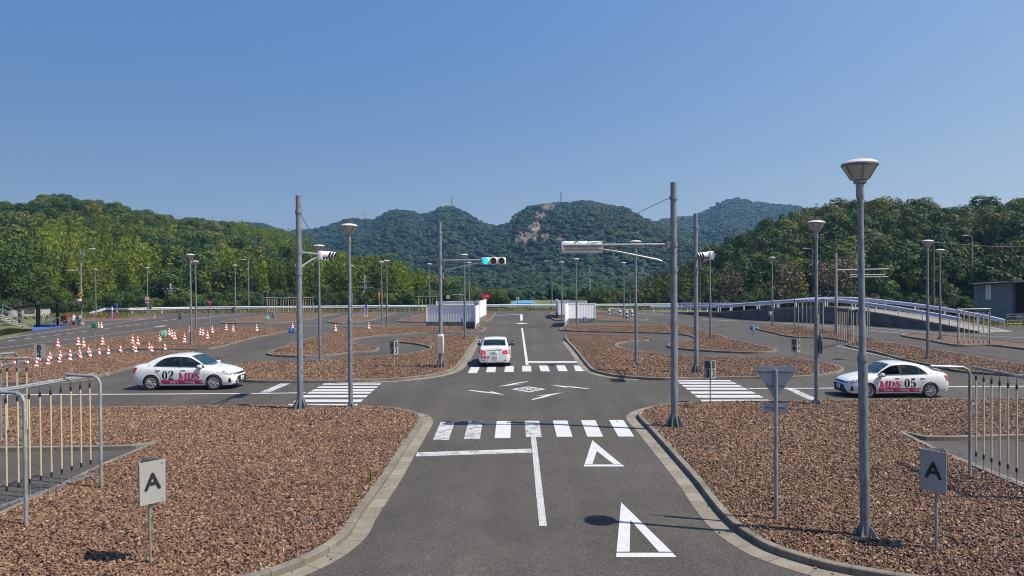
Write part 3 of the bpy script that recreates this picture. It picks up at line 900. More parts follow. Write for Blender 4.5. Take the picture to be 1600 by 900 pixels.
# ------------------------------------------------------------------ hills and mountains (terrain)
def smooth01(t):
    t = np.clip(t, 0, 1)
    return t*t*(3-2*t)
class Noise2:
    """value noise on a lattice, several octaves"""
    def __init__(s, seed):
        s.g = np.random.default_rng(seed).random((256, 256))
    def __call__(s, x, y, octv=4):
        out = np.zeros_like(x, dtype=float); a = 1.0; tot = 0
        for o in range(octv):
            xf = x*2**o + 17.3*o; yf = y*2**o + 5.1*o
            xi = np.floor(xf).astype(int); yi = np.floor(yf).astype(int)
            u = xf-xi; v = yf-yi
            u = u*u*(3-2*u); v = v*v*(3-2*v)
            g = s.g
            p = g[xi % 256, yi % 256]*(1-u)*(1-v) + g[(xi+1) % 256, yi % 256]*u*(1-v) + g[xi % 256, (yi+1) % 256]*(1-u)*v + g[(xi+1) % 256, (yi+1) % 256]*u*v
            out += a*p; tot += a; a *= 0.5
        return out/tot - 0.5
class Hill:
    def __init__(s, crest, ycrest, yfoot, tree_h, rough=2.0, power=1.0, fall=0.5, seed=1, nscale=0.03, ridge=0.0):
        """crest: photo columns and rows of the canopy line; ycrest / yfoot: column -> distance"""
        s.cx = np.array([c[0] for c in crest], float); s.cy = np.array([c[1] for c in crest], float)
        s.yc = ycrest; s.yf = yfoot; s.th = tree_h; s.rough = rough; s.pw = power; s.fall = fall
        s.n = Noise2(seed); s.ns = nscale; s.ridge = ridge
        # settle the ridge: terrain relief in front of the crest must not stand above the wanted skyline
        s.want_x = np.arange(s.cx[0], s.cx[-1], 4.0); s.want = np.interp(s.want_x, s.cx, s.cy)
        s.cx, s.cy = s.want_x.copy(), s.want.copy()
        for _ in range(4):
            best = np.full(len(s.cx), 1e9)
            for f in np.linspace(0.55, 1.05, 40):
                Y = np.interp(s.cx, [p[0] for p in s.yc], [p[1] for p in s.yc])*f
                Z = s.z((s.cx-810)/F*Y, Y)+tree_h
                best = np.minimum(best, 437.8-(s.cx-800)*0.007-(Z-CZ)/Y*F)
            s.cy = s.cy + np.clip(s.want-best, -12, 12)*0.9
    def z(s, X, Y):
        px = 810 + F*X/np.maximum(Y, 1)
        row = np.interp(px, s.cx, s.cy)
        h = 437.8 - (px-800)*0.007
        yc = np.interp(px, [p[0] for p in s.yc], [p[1] for p in s.yc]); yf = np.interp(px, [p[0] for p in s.yf], [p[1] for p in s.yf])
        zc = CZ + (h-row)/F*yc - s.th
        t = (Y-yf)/(yc-yf)
        up = 0.38*np.sin(np.clip(t, 0, 1)**s.pw*math.pi/2) + 0.62*np.clip(t, 0, 1)
        down = np.where(t > 1, (t-1)*(yc-yf)*s.fall, 0)
        bump = s.n(X*s.ns, Y*s.ns, 4)*s.rough*2
        rg = s.n(X*s.ns*0.9+40, Y*s.ns*0.35, 3)*s.ridge*1.7
        edge = np.clip(np.minimum(t*4, np.abs(1-t)*2.2), 0, 1)
        return np.where(t <= 0, -0.6 + 0*t, zc*up - down + (bump+rg)*edge)
    def mesh(s, name, px0, px1, npx, y0, y1, ny, mat):
        cols = np.linspace(px0, px1, npx); ys = np.geomspace(y0, y1, ny)
        P, Y = np.meshgrid(cols, ys)
        X = (P-810)/F*Y
        Z = np.maximum(s.z(X, Y), -1.0)
        vs = np.stack([X, Y, Z], -1).reshape(-1, 3)
        fs = []
        for j in range(ny-1):
            for i in range(npx-1):
                a = j*npx+i
                fs.append((a, a+1, a+npx+1, a+npx))
        o = MB().add(vs.tolist(), fs).build(name, mat, fix=False)
        for p in o.data.polygons: p.use_smooth = True
        return struct(o)
left_crest = [(-500, 300), (-200, 300), (0, 309), (40, 314), (64, 302), (78, 300), (111, 305), (142, 310), (182, 314), (202, 325), (236, 327), (267, 336), (283, 341), (304, 337), (337, 342), (371, 347), (405, 357), (439, 361), (466, 371), (490, 380), (527, 395), (565, 402), (602, 405), (630, 415), (652, 424), (677, 429), (702, 434), (727, 440), (747, 452), (765, 466), (800, 478), (840, 484)]
HL = Hill(left_crest, [(-500, 190), (0, 235), (300, 300), (600, 330), (800, 300)], [(-500, 78), (0, 98), (100, 112), (300, 120), (800, 124)], 6.5, 2.2, 1.05, 0.35, 3, 0.025, 5.0)
right_crest = [(870, 478), (905, 466), (922, 458), (947, 450), (985, 440), (1010, 428), (1035, 420), (1060, 413), (1080, 402), (1121, 379), (1144, 367), (1171, 359), (1195, 341), (1222, 335), (1249, 324), (1276, 323), (1296, 318), (1323, 314), (1381, 312), (1431, 312), (1465, 317), (1495, 324), (1515, 317), (1539, 311), (1600, 313), (1900, 305), (2200, 310)]
HR = Hill(right_crest, [(870, 260), (1060, 235), (1250, 190), (1600, 165), (2200, 150)], [(870, 128), (1050, 114), (1200, 100), (1350, 92), (1500, 88), (1700, 78), (2200, 60)], 6.0, 2.0, 1.0, 0.3, 5, 0.03, 3.0)
m1_crest = [(-100, 372), (340, 352), (378, 345), (405, 345), (430, 353), (450, 359), (465, 356), (490, 356), (522, 347), (547, 339), (560, 338), (575, 340), (585, 342), (602, 331), (620, 324.5), (637, 325.5), (660, 332), (675, 329), (690, 319.5), (710, 320.5), (727, 331), (752, 344), (772, 350), (800, 352), (840, 365), (900, 400)]
HM1 = Hill(m1_crest, [(-100, 1250), (900, 1150)], [(-100, 560), (900, 520)], 7, 6, 0.9, 0.4, 7, 0.005, 45)
m2_crest = [(690, 408), (735, 375), (775, 351), (797, 345), (810, 332), (830, 320), (852, 315), (875, 314), (895, 315), (905, 311), (920, 310), (940, 315), (975, 321), (995, 330), (1010, 340), (1030, 347), (1075, 362), (1120, 385), (1180, 420)]
HM2 = Hill(m2_crest, [(690, 880), (1180, 880)], [(690, 420), (1180, 400)], 5, 7, 0.85, 0.4, 9, 0.006, 40)
m3_crest = [(950, 352), (1031, 345), (1035, 340), (1060, 337), (1082, 335), (1110, 324), (1130, 311), (1150, 307), (1178, 313), (1212, 316), (1242, 318.5), (1300, 335), (1400, 345), (1700, 350)]
HM3 = Hill(m3_crest, [(950, 1350), (1700, 1300)], [(950, 650), (1700, 600)], 7, 8, 0.9, 0.4, 12, 0.005, 45)
fh_crest = [(560, 462), (620, 450), (680, 437), (740, 424), (800, 414), (850, 418), (900, 412), (950, 420), (1000, 424), (1080, 412), (1150, 410), (1250, 420)]
HF = Hill(fh_crest, [(560, 400), (1250, 420)], [(560, 165), (1250, 165)], 6, 4, 1.0, 0.3, 15, 0.012, 10)

HL.mesh('hill', -520, 850, 230, 70, 520, 90, M['forest_floor'])
HR.mesh('hill', 860, 2250, 200, 55, 420, 80, M['forest_floor'])
HM1.mesh('mountain', -120, 920, 220, 480, 1900, 90, M['forest_floor'])
m2o = HM2.mesh('mountain', 680, 1190, 200, 380, 1300, 110, M['forest_floor'])
HM3.mesh('mountain', 940, 1720, 180, 580, 2000, 80, M['forest_floor'])
HF.mesh('foothill', 550, 1260, 160, 150, 620, 60, M['forest_floor'])

# ------------------------------------------------------------------ tree crowns
def crown_mesh(name, lumps, leaf, per_area, seed, mat, jitter=0.32, squash=1.0):
    """leaf-sized faces spread over and inside overlapping lumps; lumps: (centre, radius)"""
    g = np.random.default_rng(seed)
    P, Nn = [], []
    C = np.array([l[0] for l in lumps]); Rr = np.array([l[1] for l in lumps])
    for c, r in zip(C, Rr):
        n = max(6, int(4*math.pi*r*r*per_area))
        d = g.normal(size=(n, 3)); d /= np.linalg.norm(d, axis=1)[:, None]
        rad = r*(0.72 + 0.36*g.random(n)**0.7)
        p = c + d*rad[:, None]*np.array([1, 1, squash])
        # drop what lies deep inside another lump
        keep = np.ones(n, bool)
        for c2, r2 in zip(C, Rr):
            if c2 is c: continue
            q = np.linalg.norm((p-c2)/np.array([1, 1, squash]), axis=1)
            keep &= ~((q < r2*0.66))
        P.append(p[keep]); Nn.append(d[keep])
    P = np.concatenate(P); Nn = np.concatenate(Nn)
    n = len(P)
    Nn = Nn + g.normal(size=(n, 3))*jitter
    Nn /= np.linalg.norm(Nn, axis=1)[:, None]
    a = np.cross(Nn, g.normal(size=(n, 3))); a /= np.linalg.norm(a, axis=1)[:, None]
    b = np.cross(Nn, a)
    s = leaf*(0.6 + 0.8*g.random(n))[:, None]
    q = np.stack([P - a*s - b*s*0.55, P + a*s*0.3 - b*s*0.8, P + a*s + b*s*0.25, P - a*s*0.2 + b*s*0.85], 1).reshape(-1, 3)
    me = bpy.data.meshes.new(name)
    me.vertices.add(4*n); me.vertices.foreach_set('co', q.ravel())
    me.loops.add(4*n); me.loops.foreach_set('vertex_index', np.arange(4*n))
    me.polygons.add(n); me.polygons.foreach_set('loop_start', np.arange(n)*4); me.polygons.foreach_set('loop_total', np.full(n, 4))
    me.update(); me.validate()
    me.materials.append(mat)
    return me
def solid_crown(name, seed, rad, h, mat):
    g = np.random.default_rng(seed); bm = bmesh.new()
    for k in range(6):
        c = Vector((g.normal()*rad*0.45, g.normal()*rad*0.45, h*(0.35+0.45*g.random()))); r = rad*(0.42+0.3*g.random())
        ret = bmesh.ops.create_icosphere(bm, subdivisions=2, radius=r, matrix=Matrix.Translation(c))
        for v in ret['verts']:
            v.co = c + (v.co-c)*(0.85+0.26*g.random())
    me = bpy.data.meshes.new(name); bmesh.ops.scale(bm, vec=(1, 1, 0.72), verts=bm.verts); bm.to_mesh(me); bm.free(); me.materials.append(mat)
    return me
def broad_lumps(seed, rad, h, n, k=1.0):
    g = np.random.default_rng(seed); L = []
    for k in range(n):
        z = g.random()
        ring = math.sqrt(max(0.05, 1-(z*1.25-0.38)**2))
        t = g.random()*2*math.pi; rr = rad*0.72*ring*math.sqrt(g.random())**0.5
        L.append(((rr*math.cos(t), rr*math.sin(t), h*(0.25+0.62*z)), rad*(0.26+0.2*g.random())))
    L.append(((0, 0, h*0.5), rad*0.55))
    return L
def bamboo_lumps(seed, n=7):
    g = np.random.default_rng(seed); L = []
    for k in range(n):
        t = g.random()*2*math.pi; r0 = 2.0*math.sqrt(g.random()); lean = g.normal(size=2)*0.7
        top = 6.5+3.0*g.random()
        for j in range(7):
            f = j/6
            L.append(((r0*math.cos(t)+lean[0]*f*1.6, r0*math.sin(t)+lean[1]*f*1.6, top*(0.12+0.88*f)), 1.05-0.62*f))
    return L
def conifer_lumps(seed, h=8.0, r=1.9):
    g = np.random.default_rng(seed); L = []
    for j in range(8):
        f = j/7
        rr = r*(1-f)**0.85
        m = max(1, int(6*(1-f))+1)
        for k in range(m):
            t = 2*math.pi*k/m + g.random()
            L.append(((rr*0.62*math.cos(t), rr*0.62*math.sin(t), h*(0.16+0.8*f)+g.normal()*0.1), 0.26+0.55*rr*0.62))
    return L
GREEN_DARK = [(0, (0.025, 0.057, 0.009)), (0.35, (0.038, 0.077, 0.013)), (0.65, (0.056, 0.094, 0.014)), (0.88, (0.084, 0.113, 0.017)), (1, (0.118, 0.127, 0.020))]
GREEN_RIGHT = [(0, (0.018, 0.047, 0.009)), (0.3, (0.033, 0.068, 0.011)), (0.6, (0.054, 0.089, 0.013)), (0.85, (0.077, 0.098, 0.019)), (1, (0.100, 0.089, 0.025))]
GREEN_BAMBOO = [(0, (0.093, 0.147, 0.016)), (0.5, (0.143, 0.200, 0.020)), (1, (0.212, 0.256, 0.025))]
GREEN_PINE = [(0, (0.033, 0.057, 0.011)), (0.5, (0.063, 0.083, 0.013)), (1, (0.103, 0.115, 0.017))]
GREEN_FAR = [(0, (0.006, 0.024, 0.008)), (0.5, (0.013, 0.038, 0.011)), (1, (0.025, 0.051, 0.014))]
M['leaf_dark'] = mat_leaf('leaf_dark', GREEN_DARK)
M['leaf_right'] = mat_leaf('leaf_mixed', GREEN_RIGHT)
M['leaf_bamboo'] = mat_leaf('leaf_bamboo', GREEN_BAMBOO, 0.35)
M['leaf_pine'] = mat_leaf('leaf_pine', GREEN_PINE, 0.15)
M['leaf_far'] = mat_leaf('leaf_far', GREEN_FAR)
def lib(name, meshes):
    c = bpy.data.collections.new(name)
    for i, me in enumerate(meshes):
        c.objects.link(bpy.data.objects.new(me.name, me))
    return c
broad_dark = [crown_mesh('crown', broad_lumps(100+i, 3.1+0.35*(i % 3), 6.2+0.5*(i % 2), 11), 0.19, 8.5, i, M['leaf_dark'], 0.25) for i in range(6)]
broad_right = [crown_mesh('crown', broad_lumps(200+i, 3.2+0.4*(i % 3), 6.0+0.6*(i % 2), 11), 0.18, 9.0, 20+i, M['leaf_right'], 0.25) for i in range(6)]
bamboo = [crown_mesh('crown', bamboo_lumps(300+i), 0.17, 9.0, 40+i, M['leaf_bamboo'], 0.8) for i in range(4)]
pine = [crown_mesh('crown', conifer_lumps(400+i, 7.0+i*0.6, 1.7+0.15*i), 0.15, 12.0, 60+i, M['leaf_pine'], 0.6) for i in range(4)]
far_br = [solid_crown('crown', 500+i, 4.2+0.4*(i % 3), 8.0, M['leaf_far']) for i in range(6)]
big_crown = [crown_mesh('crown', broad_lumps(800+i, 6.2, 11.5, 34), 0.2, 6.5, 800+i, M['leaf_dark']) for i in range(2)]
L_dark = lib('dark crowns', broad_dark); L_right = lib('mixed crowns', broad_right); L_bam = lib('bamboo plumes', bamboo); L_pine = lib('pine crowns', pine); L_far = lib('far crowns', far_br)
TAU = 2*math.pi
def scatter(name, pos, scl, coll, label=None, cat=None, seed=1, tilt=0.0, full_rot=False):
    n = len(pos)
    me = bpy.data.meshes.new(name)
    me.vertices.add(n); me.vertices.foreach_set('co', np.asarray(pos, float).ravel())
    g = np.random.default_rng(seed)
    a = me.attributes.new('size', 'FLOAT', 'POINT'); a.data.foreach_set('value', np.asarray(scl, float))
    rot = np.stack([g.normal(size=n)*tilt, g.normal(size=n)*tilt, g.random(n)*TAU], -1)
    if full_rot: rot = np.stack([g.normal(size=n)*0.55, g.normal(size=n)*0.55, g.random(n)*TAU], -1)
    a = me.attributes.new('turn', 'FLOAT_VECTOR', 'POINT'); a.data.foreach_set('vector', rot.ravel())
    a = me.attributes.new('pick', 'INT', 'POINT'); a.data.foreach_set('value', g.integers(0, len(coll.objects), n))
    me.update()
    o = bpy.data.objects.new(name, me); COL.objects.link(o)
    ng = bpy.data.node_groups.new('scatter', 'GeometryNodeTree')
    ng.interface.new_socket('Geometry', in_out='INPUT', socket_type='NodeSocketGeometry')
    ng.interface.new_socket('Geometry', in_out='OUTPUT', socket_type='NodeSocketGeometry')
    gi = ng.nodes.new('NodeGroupInput'); go = ng.nodes.new('NodeGroupOutput')
    mp = ng.nodes.new('GeometryNodeMeshToPoints')
    ip = ng.nodes.new('GeometryNodeInstanceOnPoints')
    ci = ng.nodes.new('GeometryNodeCollectionInfo'); ci.inputs[0].default_value = coll
    ci.inputs['Separate Children'].default_value = True; ci.inputs['Reset Children'].default_value = True
    def attr(nm, ty):
        q = ng.nodes.new('GeometryNodeInputNamedAttribute'); q.data_type = ty; q.inputs[0].default_value = nm
        return q.outputs[0]
    ng.links.new(gi.outputs[0], mp.inputs[0]); ng.links.new(mp.outputs[0], ip.inputs['Points'])
    ng.links.new(ci.outputs[0], ip.inputs['Instance']); ip.inputs['Pick Instance'].default_value = True
    ng.links.new(attr('pick', 'INT'), ip.inputs['Instance Index'])
    e2r = ng.nodes.new('FunctionNodeEulerToRotation')
    ng.links.new(attr('turn', 'FLOAT_VECTOR'), e2r.inputs[0]); ng.links.new(e2r.outputs[0], ip.inputs['Rotation'])
    ng.links.new(attr('size', 'FLOAT'), ip.inputs['Scale'])
    ng.links.new(ip.outputs[0], go.inputs[0])
    mod = o.modifiers.new('scatter', 'NODES'); mod.node_group = ng
    o['kind'] = 'stuff'
    if label: o['label'] = label
    if cat: o['category'] = cat
    return o
def sample_hill(H, px0, px1, y0, y1, spacing, seed, jitter=0.45, t0=0.02, t1=1.12):
    """a jittered lattice of tree places on a hillside, in world coordinates"""
    g = np.random.default_rng(seed)
    xs = [(px0-810)/F*y0, (px0-810)/F*y1, (px1-810)/F*y0, (px1-810)/F*y1]
    X, Y = np.meshgrid(np.arange(min(xs), max(xs), spacing), np.arange(y0, y1, spacing))
    X = X + (g.random(X.shape)-0.5)*2*jitter*spacing; Y = Y + (g.random(Y.shape)-0.5)*2*jitter*spacing
    X, Y = X.ravel(), Y.ravel()
    px = 810 + F*X/Y
    yc = np.interp(px, [p[0] for p in H.yc], [p[1] for p in H.yc]); yf = np.interp(px, [p[0] for p in H.yf], [p[1] for p in H.yf])
    t = (Y-yf)/(yc-yf)
    k = (px > px0) & (px < px1) & (t > t0) & (t < t1)
    X, Y, px, t = X[k], Y[k], px[k], t[k]
    return X, Y, H.z(X, Y), px, t
def fit(H, X, Y, Z, sc, tall):
    """tree sizes, kept under the wanted skyline"""
    px = 810+F*X/Y
    row = np.interp(px, H.want_x, H.want)
    hmax = CZ+(437.8-(px-800)*0.007-row)/F*Y-Z
    return np.minimum(sc, np.maximum(hmax, 1.2)*(1.0+0.10*np.random.default_rng(3).random(len(X)))/tall)
# left hill: dark broadleaf wood with bamboo groves
X, Y, Z, px, t = sample_hill(HL, -320, 830, 80, 420, 4.1, 1)
row = 437.8 - (Z+4-CZ)/Y*F
bn = Noise2(77)(X*0.018, Y*0.018, 3)
in_b = ((px > 60) & (px < 480) & (row > 360) & (row < 446) & (bn > 0.045)) | ((px > 500) & (px < 735) & (row > 412) & (bn > -0.04))
in_b &= ~((px > 230) & (px < 350) & (row > 425))
g = np.random.default_rng(5)
z0 = np.c_[X, Y, Z-0.6]
k = ~in_b
scatter('broadleaf_forest', z0[k], fit(HL, X[k], Y[k], Z[k], 0.55+0.75*g.random(k.sum())**1.3, 7.0), L_dark, 'dark green broadleaf forest covering the left hillside', 'forest', 3, 0.06)
scatter('bamboo_grove', z0[in_b], fit(HL, X[in_b], Y[in_b], Z[in_b], 0.7+0.4*g.random(in_b.sum()), 8.6), L_bam, 'yellow green bamboo growing on the lower left hillside', 'bamboo', 4, 0.08)
# right hill: mixed wood, pines on the lower left flank
X, Y, Z, px, t = sample_hill(HR, 865, 2000, 62, 330, 4.0, 2)
pn = Noise2(91)(X*0.03, Y*0.03, 3)
is_p = (px < 1290) & (pn + (1130-px)/900.0 > -0.05)
z0 = np.c_[X, Y, Z-0.6]
k = ~is_p
scatter('mixed_forest', z0[k], fit(HR, X[k], Y[k], Z[k], 0.6+0.6*g.random(k.sum()), 7.0), L_right, 'dark mixed woodland on the right hillside', 'forest', 6, 0.06)
scatter('pine_forest', z0[is_p], fit(HR, X[is_p], Y[is_p], Z[is_p], 0.6+0.5*g.random(is_p.sum()), 8.2), L_pine, 'young pointed pines on the left flank of the right hill', 'pine wood', 7, 0.04)
# bushes along the feet of both hills
X, Y, Z, px, t = sample_hill(HL, -320, 790, 70, 150, 1.9, 14, 0.45, -0.03, 0.07)
gg = np.random.default_rng(15)
scatter('undergrowth', np.c_[X, Y, np.maximum(Z, -0.1)-0.5], 0.28+0.3*gg.random(len(X)), L_dark, 'low bushes and undergrowth along the foot of the left hill', 'undergrowth', 16, 0.1)
X, Y, Z, px, t = sample_hill(HR, 900, 1900, 55, 135, 1.9, 17, 0.45, -0.03, 0.09)
scatter('undergrowth', np.c_[X, Y, np.maximum(Z, -0.1)-0.5], 0.26+0.28*gg.random(len(X)), L_right, 'low bushes and undergrowth along the foot of the right hill', 'undergrowth', 18, 0.1)
# far mountains
rockn = Noise2(33)
def rock_field(px, row):
    den = np.zeros(len(px))
    for ex, ey, sx, sy in ((860, 321, 17, 7), (846, 336, 12, 10), (838, 352, 14, 11), (827, 365, 18, 8), (814, 374, 10, 4), (857, 369, 9, 8), (804, 340, 5, 6), (879, 366, 9, 4)):
        den = np.maximum(den, np.exp(-((px-ex)/sx)**2-((row-ey)/sy)**2))
    return den + 1.0*rockn(px*0.2, row*0.2, 4)
def far_forest(H, px0, px1, y0, y1, sp, seed, label, name, sc=1.0, rocks=False):
    X, Y, Z, px, t = sample_hill(H, px0, px1, y0, y1, sp, seed, 0.45, 0.0, 1.05)
    k = np.ones(len(X), bool)
    if rocks:
        row = 437.8 - (Z+3-CZ)/Y*F
        k = ~(rock_field(px, row) > 0.52)
    gg = np.random.default_rng(seed)
    scatter(name, np.c_[X, Y, Z-1.0][k], fit(H, X[k], Y[k], Z[k]-1, sc*(0.5+0.85*gg.random(k.sum())**1.4), 6.5), L_far, label, 'forest', seed, 0.08)
    return X[~k], Y[~k], Z[~k]
far_forest(HM1, -80, 890, 560, 1300, 5.8, 41, 'hazy forest on the far left mountain ridge', 'mountain_forest', 0.82)
rx, ry, rz = far_forest(HM2, 690, 1180, 430, 960, 4.4, 42, 'forest on the rocky middle mountain', 'mountain_forest', 0.6, True)
far_forest(HM3, 940, 1500, 700, 1450, 6.0, 43, 'hazy forest on the far right mountain', 'mountain_forest', 0.85)
far_forest(HF, 560, 1250, 165, 460, 3.6, 44, 'green foothill forest below the rocky mountain', 'foothill_forest', 0.5)
# bare granite on the middle mountain: many boulders and slabs, one mass
rock_meshes = []
for i in range(4):
    bm = bmesh.new(); bmesh.ops.create_icosphere(bm, subdivisions=2, radius=3.2)
    g2 = np.random.default_rng(600+i)
    for v in bm.verts:
        v.co *= 0.75+0.5*g2.random(); v.co.z *= 1.25
    me = bpy.data.meshes.new('rock'); bm.to_mesh(me); bm.free(); me.materials.append(M['rock']); rock_meshes.append(me)
co_ = np.array([v.co for v in m2o.data.vertices])
rf_ = rock_field(810+F*co_[:, 0]/co_[:, 1], 437.8-(co_[:, 2]+3-CZ)/co_[:, 1]*F)
at_ = m2o.data.attributes.new('bare', 'FLOAT', 'POINT'); at_.data.foreach_set('value', np.clip((rf_-0.40)*4, 0, 1))
mm_, t, b = new_mat('mountain_ground')
v = N(t, 'ShaderNodeTexCoord').outputs['Object']
an = N(t, 'ShaderNodeAttribute'); an.attribute_name = 'bare'
n1 = noise(t, v, 0.06, 6, 0.7)
rr_ = ramp(t, [(0.34, (0.075, 0.062, 0.045)), (0.5, (0.165, 0.128, 0.094)), (0.66, (0.25, 0.20, 0.15))]); t.links.new(n1, rr_.inputs[0])
t.links.new(mix_rgb(t, an.outputs['Fac'], (0.022, 0.032, 0.012), rr_.outputs[0]), b.inputs['Base Color']); b.inputs['Roughness'].default_value = 0.95
bp = N(t, 'ShaderNodeBump'); bp.inputs['Strength'].default_value = 1.0; bp.inputs['Distance'].default_value = 6.0
t.links.new(n1, bp.inputs['Height']); t.links.new(bp.outputs[0], b.inputs['Normal'])
m2o.data.materials[0] = mm_
kk_ = np.random.default_rng(4).random(len(rx)) < 0.45
rx, ry, rz = rx[kk_], ry[kk_], rz[kk_]
scatter('granite_outcrop', np.c_[rx, ry-0.5, rz-0.4], 0.45+0.6*np.random.default_rng(8).random(len(rx)), lib('rocks', rock_meshes), 'bare tan granite rock faces high on the middle mountain', 'rock', 9, 0.2)

# ------------------------------------------------------------------ single trees one can tell apart
def limb_trunk(h, r, seed, mat, parent, limbs=5, top=0.8):
    g = np.random.default_rng(seed); mb = MB()
    pts = [(0, 0, -0.4)]; x = y = 0
    for j in range(1, 6):
        x += g.normal()*0.05*h*0.2; y += g.normal()*0.05*h*0.2
        pts.append((x, y, h*top*j/5))
    mb.tube(pts, [r*(1-0.15*j) for j in range(6)], 8)
    for k in range(limbs):
        b = Vector(pts[2+k % 3]); t = g.random()*TAU
        L = h*(0.22+0.16*g.random())
        e = b + Vector((math.cos(t)*L, math.sin(t)*L, L*0.75))
        mb.tube([b, (b+e)/2+Vector((0, 0, -0.05*L)), e], [r*0.45, r*0.3, r*0.12], 6)
    return mb.build('trunk', mat, parent)
def tree(label, px, y, top_row, kind, group, name='broadleaf_tree', hill=None, squeeze=1.0, mesh=None):
    X_ = (px-810)/F*y
    zb = float((hill or HR).z(np.array([X_]), np.array([float(y)]))[0]) if hill is not None else 0.0
    zb = max(zb, -0.03)
    top = CZ + (hz(px)-top_row)/F*y
    h = max(2.5, top-zb)
    root = thing(name, label, 'tree', (X_, y, zb), (px*7.3) % TAU, group)
    mesh = mesh or {'dark': broad_dark, 'mixed': broad_right, 'pine': pine, 'bamboo': bamboo}[kind][int(px+y) % 4]
    zs = [v.co.z for v in mesh.vertices]
    s = h/max(zs)
    c = bpy.data.objects.new('crown', mesh); COL.objects.link(c); c.parent = root
    c.scale = (s*squeeze, s*squeeze, s)
    limb_trunk(h, 0.02*h+0.03, int(px), M['bark'], root)
    return root
RIDGE = 'broad trees along the right hill crest'
tree('wide round-topped tree on the right hill crest, just left of the tall near lamp post', 1322, 168, 309, 'mixed', RIDGE, hill=HR, squeeze=1.25)
tree('spreading tree on the right hill crest, just right of the tall near lamp post', 1385, 170, 305, 'dark', RIDGE, hill=HR, squeeze=1.3)
tree('broad tree on the right hill crest above the two small lamp heads', 1437, 168, 307, 'mixed', RIDGE, hill=HR, squeeze=1.3)
tree('big dark tree on the crest after the dip at the far right', 1538, 162, 305, 'dark', RIDGE, hill=HR, squeeze=1.35)
tree('rightmost crest tree, at the edge of the photo', 1592, 160, 308, 'dark', RIDGE, hill=HR, squeeze=1.2)
for lab, px_, row_ in (('pointed conifer standing out on the crest left of the tall near lamp post', 1275, 317), ('narrow conifer top breaking the right hill outline beside the far mountain', 1197, 337), ('small pointed conifer lower down the right hill outline', 1146, 362)):
    tree(lab, px_, 195, row_, 'pine', 'conifers on the right hill outline', 'conifer_tree', HR, 0.75)
FOOT = 'trees at the foot of the right hill'
tree('rounded bright green tree behind the ramp, left of the brown utility pole', 1405, 96, 396, 'mixed', FOOT, hill=HR, squeeze=1.25)
tree('bright green bushy tree between the brown utility pole and the shed', 1500, 94, 408, 'mixed', FOOT, hill=HR, squeeze=1.0)
tree('dark cypress-like tree behind the ramp, just right of the tall near lamp post', 1370, 93, 410, 'dark', FOOT, hill=HR, squeeze=0.9)
tree('low yellowish bush behind the ramp, right of the brown utility pole', 1480, 90, 448, 'mixed', FOOT, 'shrub_tree', HR, 1.6)
tree('low yellow-green bush behind the ramp, left of the brown utility pole', 1425, 91, 454, 'mixed', FOOT, 'shrub_tree', HR, 1.7)
tree('young green pine behind the guardrail start of the ramp', 1045, 116, 446, 'pine', FOOT, 'conifer_tree', HR, 1.3)
tree('bushy young pine right of the far right lamp posts', 968, 126, 452, 'pine', FOOT, 'conifer_tree', HR, 1.3)
LEFTF = 'trees at the foot of the left hill'
tree('dark rounded tree behind the concrete utility pole with crossarms', 262, 121, 420, 'dark', LEFTF, hill=HL, squeeze=1.35)
tree('large dark tree behind the motorcycle shelter', 60, 108, 408, 'dark', LEFTF, hill=HL, squeeze=1.1, mesh=big_crown[0])
tree('dark leafy tree at the left edge above the stairs', 5, 100, 385, 'dark', LEFTF, hill=HL, squeeze=1.0, mesh=big_crown[1])
tree('round dark green tree right of the hanging-pole frames, behind the guardrail', 503, 124, 440, 'dark', LEFTF, hill=HL, squeeze=1.4)
tree('green tree behind the small utility pole in the middle left', 580, 128, 444, 'dark', LEFTF, hill=HL, squeeze=1.4)
tree('tall pale bamboo clump behind the yellow diamond sign post', 150, 117, 406, 'bamboo', LEFTF, 'bamboo_clump', HL, 0.9)
tree('pale bamboo clump right of the round no-entry sign post', 400, 126, 424, 'bamboo', LEFTF, 'bamboo_clump', HL, 0.9)
# dead and leafless trees behind the ramp
def twig_lumps(seed, rad=1.7, h=6):
    g_ = np.random.default_rng(seed)
    return [((g_.normal()*rad*0.5, g_.normal()*rad*0.5, h*(0.35+0.6*g_.random())), 0.9+0.5*g_.random()) for _ in range(12)]
twig = [crown_mesh('twigs', twig_lumps(700+i), 0.13, 5.0, 700+i, M['dry_twig'], 1.5) for i in range(2)]
for i, (lab, px_, y_, row_) in enumerate((('leafless brown tree behind the ramp at its left part', 1228, 99, 412), ('leafless brown tree behind the top of the ramp', 1292, 96, 408), ('grey leafless tree left of the horizontal bar pole', 1325, 97, 405),
                           ('dry brown tree behind the right end of the far guardrail', 1148, 106, 424), ('tall grey bare tree rising behind the shed', 1560, 92, 385), ('grey bare tree right of the arm lamp by the shed', 1585, 96, 400))):
    X_ = (px_-810)/F*y_; zb = max(-0.03, float(HR.z(np.array([X_]), np.array([float(y_)]))[0]))
    h = CZ+(hz(px_)-row_)/F*y_-zb
    root = thing('bare_tree', lab, 'tree', (X_, y_, zb), i*1.7, 'bare trees behind the ramp')
    c = bpy.data.objects.new('crown', twig[i % 2]); COL.objects.link(c); c.parent = root; c.scale = (h/6.2,)*3
    limb_trunk(h, 0.12, 50+i, M['bark'], root, 9, 0.95)

